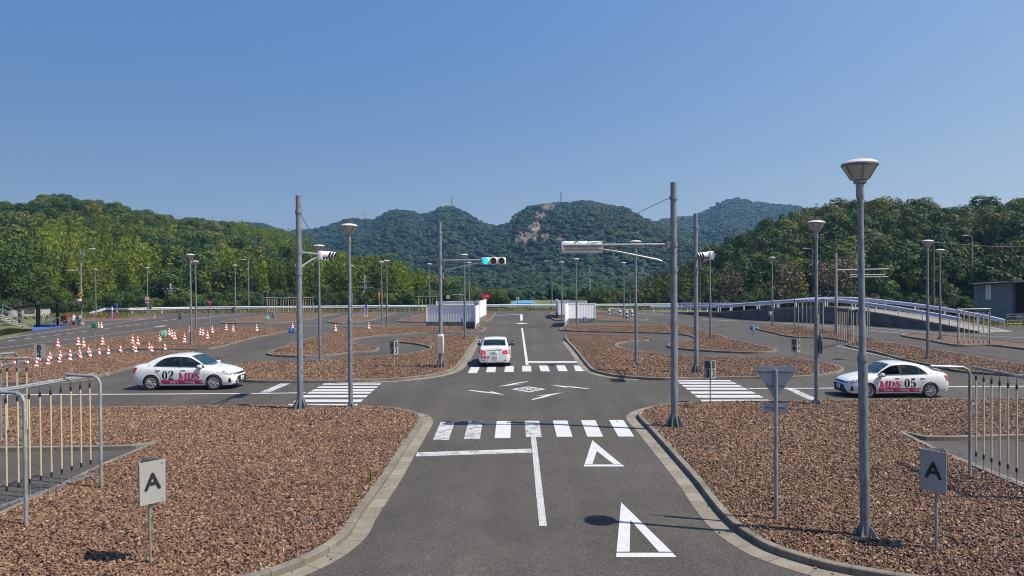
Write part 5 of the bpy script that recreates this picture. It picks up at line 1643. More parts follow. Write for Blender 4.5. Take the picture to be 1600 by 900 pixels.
# the viewer sees the back: put the board behind the post
for c in gw.children:
    if c.name.startswith('sign_board'): c.location.y = 0.10
mb.build('channel', M['galv'], gw).location.y = 0.085
sp_ = MB().box((0, 0.10, H-0.76), (0.42, 0.012, 0.17)); sp_.build('plate', M['alu_sign'], gw)
MB().box((0, 0.085, H-0.76), (0.34, 0.02, 0.03)).build('channel', M['galv'], gw)
# round sign with a red rim on the far-left lamp
def disc(mb, c, r_, y0, y1, n=28):
    return mb.tube([(c[0], y0, c[1]), (c[0], y1, c[1])], r_, n)
p = G(231, 495, IZ); k = p.y/F
rs = thing('round_sign', 'round white sign with a red rim and blue figure on the far-left lamp post', 'road sign', (p.x, p.y-0.1, 0))
zc = (495-466)*k
disc(MB(), (0, zc), 0.36, -0.03, -0.02).build('rim', M['red_sign'], rs)
disc(MB(), (0, zc), 0.27, -0.04, -0.0305).build('face', M['white'], rs)
MB().tube([(-0.13, -0.045, zc-0.15), (0.0, -0.045, zc+0.13), (0.1, -0.045, zc-0.16)], 0.05, 8).build('emblem', M['blue_sign'], rs)
MB().box((0, -0.03, zc-0.46), (0.5, 0.012, 0.16)).build('plate', M['white'], rs)
# dark round sign seen nearly edge-on on the lamp by car 05
p = G(1276, 633, IZ); k = p.y/F
rs = thing('round_sign', 'dark round sign seen nearly edge-on on the lamp post before the car marked 05', 'road sign', (p.x+0.13, p.y, (633-534)*k), R(76))
disc(MB(), (0, 0), 0.36, -0.02, 0.0).build('sign_back', M['dark_board'], rs)
MB().box((0, 0.03, 0), (0.5, 0.04, 0.04)).build('channel', M['galv'], rs)

# ------------------------------------------------------------------ traffic cones
def make_cone(h):
    root = thing('traffic_cone', 'cone', 'traffic cone', (0, 0, 0), 0)
    r0 = 0.17*h/0.7
    MB()._lathe([(r0, 0.035), (r0*0.93, 0.06), (0.028, h-0.03), (0.024, h)], 18, (0, 0, 0), True).build('cone_body', M['cone'], root)
    mb = MB().box((0, 0, 0.018), (0.38*h/0.7, 0.38*h/0.7, 0.034), bev=0.008)
    mb.build('base', M['black'], root)
    return root
big = make_cone(0.67); small_c = make_cone(0.50)
used = set()
def put_cone(proto, x, y, lab, grp, z=IZ, sc=None):
    p = G(x/4, 380+y/4, z) if x >= 0 else G(x/4, 380+y/4, z)
    if proto.name not in used:
        used.add(proto.name)
        proto.location = p; proto['label'] = lab; proto['group'] = grp
        return proto
    return dup(proto, p, (x*0.7) % TAU, lab, grp, sc)
GA = 'large cones along the upper gravel'
upper = [(362, 655, 'large cone leftmost on the upper gravel, at the road edge'), (489, 638, 'large cone left in the front pair left of the plain green box'), (522, 655, 'large cone right in the front pair left of the plain green box'),
         (640, 635, 'large lone cone right of the plain green box post'), (828, 628, 'taller-looking cone of the pair left of the green 8 box'), (861, 640, 'front cone of the pair left of the green 8 box'),
         (998, 615, 'large cone just left of the green 8 box'), (1057, 577, 'rear cone of the trio right of the green 8 box'), (1075, 590, 'middle cone of the trio right of the green 8 box'), (1091, 602, 'front cone of the trio right of the green 8 box'),
         (1152, 620, 'lone large cone left of the taller lamp post of the close pair'), (1187, 557, 'cone half hidden behind the taller lamp post of the close pair'), (1251, 573, 'rear cone of the trio right of the close lamp pair'),
         (1268, 578, 'middle cone of the trio right of the close lamp pair'), (1296, 597, 'front cone of the trio right of the close lamp pair'), (1326, 562, 'cone below the far red stop sign')]
for x, y, lab in upper: put_cone(big, x, y, lab, GA)
GB = 'cones along the far narrow lane'
for x, y, lab in ((1413, 545, 'first cone right of the far red stop sign'), (1456, 553, 'second cone right of the far red stop sign'), (1604, 550, 'cone left of the small pale green box'), (1828, 538, 'cone just left of the grey C2 board'),
                  (2096, 550, 'cone right of the grey C2 board'), (2304, 537, 'rightmost cone, nearest the blue number box')):
    put_cone(big, x if x < 1600 else (400+(x-1600)/4)*4, y, lab, GB)
GC = 'cones beside the plain green box'
put_cone(big, 616, 530, 'left cone of the pair standing on the asphalt by the plain green box', GC, 0.0)
put_cone(big, 634, 530, 'right cone of the pair standing on the asphalt by the plain green box', GC, 0.0)
GD = 'small cones along the far edge of the narrow lane'
GE = 'small cones along the near edge of the narrow lane'
for x, y in ((94, 766), (168, 755), (242, 742), (313, 730), (377, 720), (438, 710), (497, 700), (553, 690), (836, 668), (933, 668)):
    put_cone(small_c, x, y, 'small striped cone in the row along the far edge of the narrow lane', GD)
for x, y in ((0, 778), (228, 773), (300, 760), (371, 747), (437, 735), (502, 725), (563, 712), (620, 703), (677, 693), (752, 683), (848, 682), (948, 680), (1030, 670)):
    put_cone(small_c, x, y, 'small striped cone in the row along the near edge of the narrow lane', GE)
# low red weights and the orange one, far left
def weight(px_, py_, mat, lab, grp=None):
    p = G(px_, py_, IZ)
    root = thing('road_weight', lab, 'road weight', p, px_ % 3, grp)
    MB()._lathe([(0.13, 0), (0.14, 0.04), (0.06, 0.28), (0.05, 0.33), (0.0001, 0.34)], 12, (0, 0, 0), True).build('body', M[mat], root)
    MB().box((0, 0, 0.03), (0.3, 0.3, 0.05), bev=0.01).build('base', M[mat], root)
GW = 'small red weights on the far left gravel'
for x, y in ((146.5, 495.5), (150.5, 495), (154, 495.5), (168.5, 496.8), (171.5, 496), (178.5, 496.5), (180.5, 497)):
    weight(x, y, 'red_plastic', 'small red weight standing on the far left gravel', GW)
weight(186, 490.5, 'red_plastic', 'small red weight alone on the asphalt behind the far left gravel')
weight(241.5, 496, 'orange', 'small orange weight at the right tip of the far left gravel')
weight(111, 508.2, 'red_plastic', 'red weight on the blue mat beside the white scooter')
p = G(175.3, 497, IZ); k = p.y/F
pp = thing('marker_post', 'purple marker post with a white band on the far left gravel', 'marker post', p)
MB()._lathe([(0.09, 0), (0.09, 1.45), (0.0001, 1.5)], 12, (0, 0, 0), True).build('post', M['purple'], pp)
MB()._lathe([(0.12, 1.0), (0.12, 1.3)], 12, (0, 0, 0), True).build('band', M['white'], pp)
p = G(571.5, 494.5, IZ)
pp = thing('marker_stand', 'purple two-legged stand with yellow feet on the middle-left gravel', 'marker stand', p)
for s_ in (-0.18, 0.18):
    lg = MB().tube([(s_, 0, 0.05), (s_, 0, 1.55)], 0.06, 10).build('leg', M['purple'], pp)
    MB().box((s_, -0.08, 0.05), (0.24, 0.42, 0.1), bev=0.03).build('foot', M['yellow'], lg)
MB().box((0, 0, 1.3), (0.42, 0.06, 0.3), bev=0.02).build('crossbar', M['purple'], pp)

# ------------------------------------------------------------------ white corrugated hoardings at the blind corners
def corrugated(pts, z0, z1, pitch=0.28, depth=0.007):
    """wavy sheet along a polyline of two or more points, with thickness"""
    row = []
    for i in range(len(pts)-1):
        a_, b_ = Vector(pts[i]), Vector(pts[i+1]); d = (b_-a_); L = d.length; d.normalize(); n_ = Vector((-d.y, d.x, 0))
        m_ = max(4, int(L/pitch*4))
        for j in range(m_ + (1 if i == len(pts)-2 else 0)):
            f = L*j/m_
            w = max(-0.55, min(0.55, math.sin(TAU*f/pitch)))*depth*1.6
            row.append((a_+d*f+n_*w, n_))
    vs = []; n = len(row)
    for th in (0, 0.012):
        for z in (z0, z1):
            vs += [(p_.x+q_.x*th, p_.y+q_.y*th, z) for p_, q_ in row]
    fs = []
    for i in range(n-1):
        fs += [(i, i+1, n+i+1, n+i), (2*n+i+1, 2*n+i, 3*n+i, 3*n+i+1), (n+i, n+i+1, 3*n+i+1, 3*n+i), (2*n+i, 2*n+i+1, i+1, i)]
    fs += [(0, n, 3*n, 2*n), (n-1, 3*n-1, 4*n-1, 2*n-1)]
    return vs, fs
def hoarding(label, pts_px, row_top, base_rows=None, foot=0.5, Hset=None):
    pts = [G(x, y, 0) for x, y in pts_px]
    H = Hset or (pts_px[0][1]-row_top)*pts[0].y/F
    o = pts[1].copy()
    root = thing('hoarding', label, 'hoarding', (o.x, o.y, 0), 0, 'white corrugated corner hoardings')
    loc = [q_-o for q_ in pts]
    vs, fs = corrugated(loc, foot, H)
    MB().add(vs, fs).build('sheet', M['panel'], root, smooth=False, fix=True)
    ft = MB()
    for i in range(len(loc)-1):
        a_, b_ = loc[i], loc[i+1]; d = b_-a_
        ft.box((a_+b_)/2+Vector((0, 0, foot/2-0.02)), (d.length+(0.16 if i == 0 else -0.17), 0.16, foot+0.02), mat=Matrix.Rotation(math.atan2(d.y, d.x), 3, 'Z')) if i == 0 else \
            ft.box((a_+b_)/2+d.normalized()*0.085+Vector((0, 0, foot/2-0.02)), (d.length-0.17, 0.15, foot+0.02), mat=Matrix.Rotation(math.atan2(d.y, d.x), 3, 'Z'))
    ft.build('footing', M['lichen'], root)
    cap = MB()
    for i in range(len(loc)-1):
        a_, b_ = loc[i], loc[i+1]; d = b_-a_
        cap.box((a_+b_)/2+(d.normalized()*0.04 if i else Vector((0, 0, 0)))+Vector((0, 0, H+0.03)), (d.length+(0.08 if i == 0 else -0.08), 0.09, 0.05), mat=Matrix.Rotation(math.atan2(d.y, d.x), 3, 'Z'))
    for q_ in loc:
        cap.box(q_+Vector((0.0, 0.0, H/2+0.05)), (0.1, 0.1, H-0.06))
    cap.build('frame', M['panel'], root)
    return root
def along(p, dx, dy): return (p[0]+dx, p[1]+dy)
c0 = G(749, 510.5); 
fl = hoarding('front left white hoarding with a dark shaded end beside the main road', [(667, 510.2), (748.5, 510.7), (743, 516)], 477)
h1 = hoarding('back left white hoarding behind the front one, with a sunlit side along the road', [(682, 504.5), (749, 504), (759.5, 498)], 471.5)
h2 = hoarding('front right white hoarding behind the lamp post', [(930, 504.6), (887.5, 505), (883, 511)], 474.5)
h3 = hoarding('back right bluish white hoarding, half hidden by the front right one', [(916.5, 498), (873, 498.2), (869.3, 493)], 470.5)
p = G(745, 509); 
mi = thing('mirror_box', 'small dark grey box on the corner of the left hoardings', 'box', (p.x-0.05, p.y-0.2, 2.3))
MB().box((0, 0, 0), (0.3, 0.12, 0.5), bev=0.02).build('box', M['dark_board'], mi)
MB().box((0, -0.065, 0.05), (0.2, 0.01, 0.2)).build('face', M['alu'], mi)

# ------------------------------------------------------------------ guardrails
def wbeam(pts, zc, h=0.35, w=0.07):
    """W-beam swept along 3D points"""
    prof = [(0, h/2), (w, h*0.36), (w, h*0.2), (0, 0.03), (0, -0.03), (w, -h*0.2), (w, -h*0.36), (0, -h/2)]
    vs, fs = [], []
    n = len(prof)*2
    for i, p_ in enumerate(pts):
        a_ = pts[max(0, i-1)]; b_ = pts[min(len(pts)-1, i+1)]
        d = (b_-a_); d.z = 0; d.normalize(); nn = Vector((d.y, -d.x, 0))
        for x, z in prof: vs.append(p_+nn*x+Vector((0, 0, zc+z)))
        for x, z in reversed(prof): vs.append(p_+nn*(x-0.02)+Vector((0, 0, zc+z)))
    for i in range(len(pts)-1):
        for k in range(n):
            fs.append((i*n+k, i*n+(k+1) % n, (i+1)*n+(k+1) % n, (i+1)*n+k))
    fs += [tuple(range(n)), tuple(reversed(range((len(pts)-1)*n, len(pts)*n)))]
    return vs, fs
def guardrail(label, pts, zc, step, mat, pmat, group='guardrails', h=0.35, side=1):
    root = thing('guardrail', label, 'guardrail', pts[0], 0, group)
    o = Vector(pts[0]); loc = [Vector(p_)-o for p_ in pts]
    if side < 0: loc2 = loc[::-1]
    else: loc2 = loc
    MB().add(*wbeam(loc2, zc, h)).build('beam', M[mat], root, smooth=False)
    L = [0]
    for i in range(1, len(loc)): L.append(L[-1]+(loc[i]-loc[i-1]).length)
    f = 0.4
    while f < L[-1]:
        i = max(k for k in range(len(L)) if L[k] <= f); i = min(i, len(loc)-2)
        q_ = loc[i].lerp(loc[i+1], (f-L[i])/max(1e-6, L[i+1]-L[i]))
        d = (loc[i+1]-loc[i]).normalized(); nn = Vector((d.y, -d.x, 0))*side
        MB().tube([q_-nn*0.07+Vector((0, 0, -0.3)), q_-nn*0.07+Vector((0, 0, zc+h/2+0.03))], 0.065, 8).build('post', M[pmat], root)
        f += step
    return root
FGY = 108.0
def at_depth(px_, y, z=0.0):
    return Vector(((px_-810)/F*y, y, z))
guardrail('long pale guardrail along the far edge of the course', [at_depth(198, FGY-3), at_depth(300, FGY), at_depth(800, FGY+1.5), at_depth(1060, FGY)], 0.72, 4.0, 'rail_white', 'rail_white')
gl = guardrail('sloping end of the guardrail at the far left', [G(140, 493, 0)+Vector((0, 0, -0.4)), G(165, 489.5, 0)+Vector((0, 0, 0.0)), at_depth(198.5, FGY-3.1)], 0.66, 5.0, 'rail', 'rail_white')
# ------------------------------------------------------------------ the ramp of the slope-start course
rp = [(1057, 489.5), (1132, 496.5), (1200, 501.5), (1290, 505.2), (1360, 509), (1450, 515.5), (1530, 521)]
rbase = [G(x, y, 0) for x, y in rp]
rtop_rows = [489.4, 484.5, 480.5, 478.5, 489.0, 504.5, 520.5]
rz_ = [max(0.02, (b_[1]-t_)/F*p_.y) for b_, t_, p_ in zip(rp, rtop_rows, rbase)]
rz_[3] = 1.56; rz_[2] = 1.22; rz_[1] = 0.62
path = catmull([Vector((p_.x, p_.y, z)) for p_, z in zip(rbase, rz_)], False, 8)
flat = [Vector((p_.x, p_.y, 0)) for p_ in path]
wid = 4.2
back = offset(flat, wid, False)
if back[5].y < flat[5].y: back = offset(flat, -wid, False)
ramp_ = thing('slope_ramp', 'grey concrete practice ramp rising and falling along the right edge of the course', 'ramp', (0, 0, 0))
n = len(path)
vs = [(p_.x, p_.y, p_.z) for p_ in path] + [(b_.x, b_.y, p_.z) for b_, p_ in zip(back, path)]
fs = [(i, i+1, n+i+1, n+i) for i in range(n-1)]
o = MB().add(vs, fs).build('roadway', M['ramp_road'], ramp_)
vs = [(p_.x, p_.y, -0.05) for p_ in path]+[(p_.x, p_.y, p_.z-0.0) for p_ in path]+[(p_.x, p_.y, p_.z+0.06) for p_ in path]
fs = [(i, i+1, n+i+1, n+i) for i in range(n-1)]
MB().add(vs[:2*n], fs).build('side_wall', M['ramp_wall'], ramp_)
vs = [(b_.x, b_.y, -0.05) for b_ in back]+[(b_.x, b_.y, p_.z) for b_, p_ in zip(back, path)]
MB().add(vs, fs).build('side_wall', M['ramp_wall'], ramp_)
kb = MB()
o1 = offset(flat, 0.14, False)
if (o1[5]-back[5]).length > (flat[5]-back[5]).length: o1 = offset(flat, -0.14, False)
vs = []
for z0 in ((path, flat, 0.0), (path, flat, 0.13), (path, o1, 0.13), (path, o1, 0.0)):
    vs += [(q_.x, q_.y, p_.z+z0[2]+0.004) for p_, q_ in zip(z0[0], z0[1])]
fs = [(k*n+i, k*n+i+1, (k+1)*n+i+1, (k+1)*n+i) for k in range(3) for i in range(n-1)]
kb.add(vs, fs).build('edge_kerb', M['ramp_road'], ramp_)
def on_path(pts2, lift=0.0):
    return [Vector((q_.x, q_.y, p_.z+lift)) for q_, p_ in zip(pts2, path)]
inn_ = offset(flat, 0.3, False)
if (inn_[5]-back[5]).length > (flat[5]-back[5]).length: inn_ = offset(flat, -0.3, False)
k0 = 0
near_pts = on_path(inn_)
# the near rail stops short of the foot of the ramp
lim = [i for i, p_ in enumerate(near_pts) if 810+F*p_.x/p_.y < 1505]
st = Vector(at_depth(1016, 97.5))
near_pts = [st] + [p_ for i, p_ in enumerate(near_pts) if i in lim and 810+F*p_.x/p_.y > 1062]
guardrail('blue-grey guardrail along the near edge of the ramp', near_pts, 0.76, 2.6, 'rail', 'rail_white', side=1)
bi = offset(flat, wid-0.3, False)
if (bi[5]-back[5]).length > 1.0: bi = offset(flat, -(wid-0.3), False)
far_pts = on_path(bi)
far_pts = [at_depth(1062, FGY-0.5)] + [p_ for p_ in far_pts if 810+F*p_.x/p_.y > 1180] 
e = at_depth(1566, 60.5); far_pts = [p_ for p_ in far_pts if p_.y > 62] + [e]
guardrail('blue-grey guardrail along the far edge of the ramp', far_pts, 0.84, 3.2, 'rail', 'rail_white', side=1)

# ------------------------------------------------------------------ cars
def pchip(x, y, q):
    x = np.asarray(x, float); y = np.asarray(y, float); h = np.diff(x); dl = np.diff(y)/h
    m = np.zeros_like(y); m[0], m[-1] = dl[0], dl[-1]
    for i in range(1, len(x)-1):
        if dl[i-1]*dl[i] > 0:
            w1 = 2*h[i]+h[i-1]; w2 = h[i]+2*h[i-1]
            m[i] = (w1+w2)/(w1/dl[i-1]+w2/dl[i])
    q = np.clip(q, x[0], x[-1]); k = np.clip(np.searchsorted(x, q)-1, 0, len(h)-1)
    t = (q-x[k])/h[k]
    return y[k]*(1+2*t)*(1-t)**2 + h[k]*m[k]*t*(1-t)**2 + y[k+1]*t*t*(3-2*t) + h[k]*m[k+1]*t*t*(t-1)
CX   = [-2.09, -2.07, -2.015, -1.88, -1.64, -1.26, -0.95, -0.60, -0.25, 0.22, 0.60, 0.98, 1.20, 1.50, 1.80, 2.00, 2.10, 2.17, 2.20]
ZTOP = [0.64, 0.90, 1.015, 1.045, 1.085, 1.27, 1.385, 1.445, 1.465, 1.43, 1.25, 1.01, 0.965, 0.915, 0.845, 0.77, 0.71, 0.63, 0.56]
ZBEL = [0.62, 0.85, 0.965, 1.00, 1.005, 0.995, 0.98, 0.965, 0.955, 0.945, 0.935, 0.925, 0.895, 0.855, 0.79, 0.72, 0.665, 0.59, 0.53]
WBEL = [0.54, 0.63, 0.69, 0.72, 0.745, 0.76, 0.765, 0.77, 0.77, 0.765, 0.76, 0.745, 0.735, 0.71, 0.655, 0.57, 0.49, 0.41, 0.35]
ZSH  = [0.58, 0.74, 0.80, 0.815, 0.82, 0.82, 0.80, 0.79, 0.785, 0.78, 0.775, 0.775, 0.77, 0.755, 0.715, 0.64, 0.60, 0.54, 0.49]
WSH  = [0.60, 0.70, 0.765, 0.805, 0.83, 0.845, 0.848, 0.848, 0.848, 0.848, 0.848, 0.845, 0.84, 0.825, 0.775, 0.68, 0.59, 0.47, 0.39]
WMID = [0.62, 0.73, 0.785, 0.825, 0.845, 0.852, 0.852, 0.85, 0.85, 0.85, 0.85, 0.852, 0.852, 0.845, 0.81, 0.73, 0.65, 0.53, 0.44]
ZMID = [0.48, 0.52, 0.53, 0.53, 0.53, 0.53, 0.52, 0.52, 0.52, 0.52, 0.52, 0.52, 0.52, 0.52, 0.50, 0.46, 0.44, 0.42, 0.40]
WSIL = [0.58, 0.68, 0.735, 0.785, 0.81, 0.822, 0.825, 0.825, 0.825, 0.825, 0.825, 0.825, 0.825, 0.815, 0.775, 0.70, 0.62, 0.51, 0.42]
ZSIL = [0.34, 0.32, 0.30, 0.28, 0.25, 0.235, 0.23, 0.23, 0.23, 0.23, 0.23, 0.23, 0.23, 0.23, 0.23, 0.23, 0.235, 0.245, 0.26]
ZBOT = [0.30, 0.27, 0.24, 0.22, 0.19, 0.18, 0.18, 0.18, 0.18, 0.18, 0.18, 0.18, 0.18, 0.18, 0.175, 0.18, 0.19, 0.205, 0.22]
YRAIL = [0.44, 0.50, 0.56, 0.61, 0.635, 0.63, 0.615, 0.615, 0.615, 0.61, 0.63, 0.665, 0.61, 0.57, 0.51, 0.43, 0.36, 0.30, 0.25]
DRAIL = [0.01, 0.02, 0.02, 0.022, 0.03, 0.05, 0.05, 0.048, 0.048, 0.048, 0.05, 0.035, 0.025, 0.025, 0.025, 0.022, 0.02, 0.02, 0.01]
def half_section(x):
    g_ = lambda a_: float(pchip(CX, a_, np.array([x]))[0])
    zt, zb, wb = g_(ZTOP), g_(ZBEL), g_(WBEL)
    yr, dr = g_(YRAIL), g_(DRAIL)
    ws, zs, wm, zm, wl, zl, zo = g_(WSH), g_(ZSH), g_(WMID), g_(ZMID), g_(WSIL), g_(ZSIL), g_(ZBOT)
    zr = max(zt-dr, zb+0.004)
    return [(0.0, zo), (wl*0.72, zo), (wl*0.96, zo+0.012), (wl, zl+0.02), ((wl+wm)/2+0.008, (zl+zm)/2), (wm, zm), ((wm+ws)/2+0.004, (zm+zs)/2), (ws, zs), ((ws+wb)/2+0.008, (zs+zb)/2+0.012), (wb, zb),
            (wb+(yr-wb)*0.5+0.012*min(1, (zr-zb)*3), zb+(zr-zb)*0.52), (yr+0.016*min(1, (zr-zb)*3), zr-0.03*min(1, (zr-zb)*3)), (yr-0.05, zr+(zt-zr)*0.45), (yr*0.5, zt-(zt-zr)*0.15), (0.0, zt)]
def loft(xs, secf):
    vs, fs = [], []
    ring = None
    for x in xs:
        h_ = secf(x)
        full = [(y, z) for y, z in h_] + [(-y, z) for y, z in reversed(h_[1:-1])]
        ring = len(full)
        vs += [(x, y, z) for y, z in full]
    n = len(xs)
    for i in range(n-1):
        for k in range(ring):
            fs.append((i*ring+k, i*ring+(k+1) % ring, (i+1)*ring+(k+1) % ring, (i+1)*ring+k))
    fs.append(tuple(reversed(range(ring)))); fs.append(tuple(range((n-1)*ring, n*ring)))
    return vs, fs
def tmp_obj(vs, fs, mats):
    me = bpy.data.meshes.new('tmp'); me.from_pydata(vs, [], fs)
    bm = bmesh.new(); bm.from_mesh(me); bmesh.ops.recalc_face_normals(bm, faces=bm.faces[:]); bm.to_mesh(me); bm.free()
    for m_ in mats: me.materials.append(m_)
    o = bpy.data.objects.new('tmp', me); COL.objects.link(o)
    return o
def boolean(o, cutter, op='DIFFERENCE'):
    m_ = o.modifiers.new('b', 'BOOLEAN'); m_.operation = op; m_.object = cutter; m_.solver = 'EXACT'; m_.material_mode = 'TRANSFER'
    dg = bpy.context.evaluated_depsgraph_get(); dg.update()
    me = bpy.data.meshes.new_from_object(o.evaluated_get(dg), depsgraph=dg)
    o.modifiers.clear()
    o.data = me
    c_ = cutter.data
    bpy.data.objects.remove(cutter)
    return o
BX = sorted(set([round(v, 3) for v in np.linspace(-2.09, 2.2, 67)] + [-2.08, -2.05, 2.14, 2.185, 2.195]))
bvs, bfs = loft(BX, half_section)
solid = tmp_obj(bvs, bfs, [M['body_white']])
BVH = BVHTree.FromPolygons([Vector(v) for v in bvs], bfs)
body = tmp_obj(bvs, bfs, [M['body_white']])
# wheel wells
AX = (1.34, -1.26)
for x in AX:
    for s_ in (1, -1):
        mb = MB().tube([(x, s_*0.50, 0.31), (x, s_*1.2, 0.31)], 0.352, 28)
        body = boolean(body, tmp_obj(mb.v, mb.f, [M['black']]))
# cabin
def cabin_section(x):
    h_ = half_section(x); zt = h_[-1][1]-0.05
    out = [(0, 0.28), (0.66, 0.28), (0.70, 0.36)]
    for (y, z) in h_[7:]:
        out.append((max(0, y-0.05) if y > 0 else 0.0, min(z, zt)-0.0 if z < zt else zt-0.02*(y/0.6)**2))
    out[-1] = (0.0, zt)
    return out
mb_v, mb_f = loft([round(v, 3) for v in np.linspace(-1.30, 0.86, 19)], cabin_section)
body = boolean(body, tmp_obj(mb_v, mb_f, [M['cabin']]))
# window openings
fw_lo = lambda x: float(pchip(CX, ZBEL, np.array([x]))[0])+0.02
HX = [-1.16, -1.05, -0.92, -0.75, -0.5, -0.2, 0.1, 0.3, 0.5, 0.7, 0.90]
HZ = [1.005, 1.11, 1.21, 1.295, 1.345, 1.362, 1.35, 1.318, 1.215, 1.095, 0.965]
fw_hi = lambda x: float(pchip(HX, HZ, np.array([x]))[0])
def side_outline(x0, x1, n=12):
    xs = np.linspace(x0, x1, n)
    return [(x, fw_lo(x)) for x in xs] + [(x, max(fw_hi(x), fw_lo(x)+0.004)) for x in xs[::-1]]
WIN = [('rear', -1.14, -0.86), ('rear', -0.82, -0.10), ('front', -0.02, 0.885)]
for _, x0, x1 in WIN:
    ol = side_outline(x0, x1); n = len(ol)
    vs = [(x, -1.0, z) for x, z in ol] + [(x, 1.0, z) for x, z in ol]
    fs = [tuple(range(n)), tuple(reversed(range(n, 2*n)))]+[(i, (i+1) % n, (i+1) % n+n, i+n) for i in range(n)]
    body = boolean(body, tmp_obj(vs, fs, [M['cabin']]))
WS = [(-0.635, 1.025), (0.635, 1.025), (0.56, 1.375), (-0.56, 1.375)]
RW = [(-0.60, 1.105), (0.60, 1.105), (0.545, 1.36), (-0.545, 1.36)]
for pts_, x0, x1 in ((WS, 0.2, 1.3), (RW, -1.75, -0.85)):
    vs = [(x0, y, z) for y, z in pts_]+[(x1, y, z) for y, z in pts_]
    fs = [(0, 1, 2, 3), (7, 6, 5, 4), (0, 4, 5, 1), (1, 5, 6, 2), (2, 6, 7, 3), (3, 7, 4, 0)]
    body = boolean(body, tmp_obj(vs, fs, [M['cabin']]))
BODY = body.data; BODY.name = 'car_body'
bm = bmesh.new(); bm.from_mesh(BODY)
for f in bm.faces: f.smooth = True
for e in bm.edges:
    if len(e.link_faces) == 2 and (e.calc_face_angle(0) > R(30) or e.link_faces[0].material_index != e.link_faces[1].material_index): e.smooth = False
bm.to_mesh(BODY); bm.free()
bpy.data.objects.remove(body); bpy.data.objects.remove(solid)

AXES = {'left': (Vector((0, 1, 0)), lambda u, v: Vector((u, 0, v))), 'right': (Vector((0, -1, 0)), lambda u, v: Vector((-u, 0, v))),
        'front': (Vector((1, 0, 0)), lambda u, v: Vector((0, -u if False else u, v))), 'rear': (Vector((-1, 0, 0)), lambda u, v: Vector((0, -u, v))),
        'top': (Vector((0, 0, 1)), lambda u, v: Vector((u, v, 0)))}
def project(pts, side, off):
    ax, f = AXES[side]; out = []
    for u, v in pts:
        p_ = f(u, v)
        o_ = p_ + ax*4
        h, nrm, i, d = BVH.ray_cast(o_, -ax, 8)
        if h is None:
            h, nrm, i, d = BVH.find_nearest(p_ + ax*(2.0 if side in ('front', 'rear') else 0.8))
            nrm = ax
        if nrm.dot(ax) < 0: nrm = -nrm
        out.append(h + nrm*off)
    return out
def patch(outline_lo, outline_hi, side, off, rows=4):
    """strip patch between two curves with the same number of points"""
    n = len(outline_lo); pts = []
    for j in range(rows+1):
        t = j/rows
        pts += [(a_[0]+(b_[0]-a_[0])*t, a_[1]+(b_[1]-a_[1])*t) for a_, b_ in zip(outline_lo, outline_hi)]
    vs = project(pts, side, off)
    fs = [(j*n+i, j*n+i+1, (j+1)*n+i+1, (j+1)*n+i) for j in range(rows) for i in range(n-1)]
    return vs, fs
def quad_patch(q_, side, off, nu=6, nv=4):
    a_, b_, c_, d_ = q_
    lo = [lerp2(a_, b_, i/nu) for i in range(nu+1)]; hi = [lerp2(d_, c_, i/nu) for i in range(nu+1)]
    return patch(lo, hi, side, off, nv)
def tris_patch(vs2, fs2, side, off):
    return project(vs2, side, off), fs2
def stroke(pts, w, k=1.24):
    """ribbon of varying width along 2D points"""
    ws = [q_*k for q_ in (w if isinstance(w, list) else [w]*len(pts))]
    L, R_ = [], []
    for i, p_ in enumerate(pts):
        a_ = pts[max(0, i-1)]; b_ = pts[min(len(pts)-1, i+1)]
        dx, dy = b_[0]-a_[0], b_[1]-a_[1]; l = math.hypot(dx, dy) or 1
        nx, ny = -dy/l, dx/l
        L.append((p_[0]+nx*ws[i]/2, p_[1]+ny*ws[i]/2)); R_.append((p_[0]-nx*ws[i]/2, p_[1]-ny*ws[i]/2))
    return R_, L
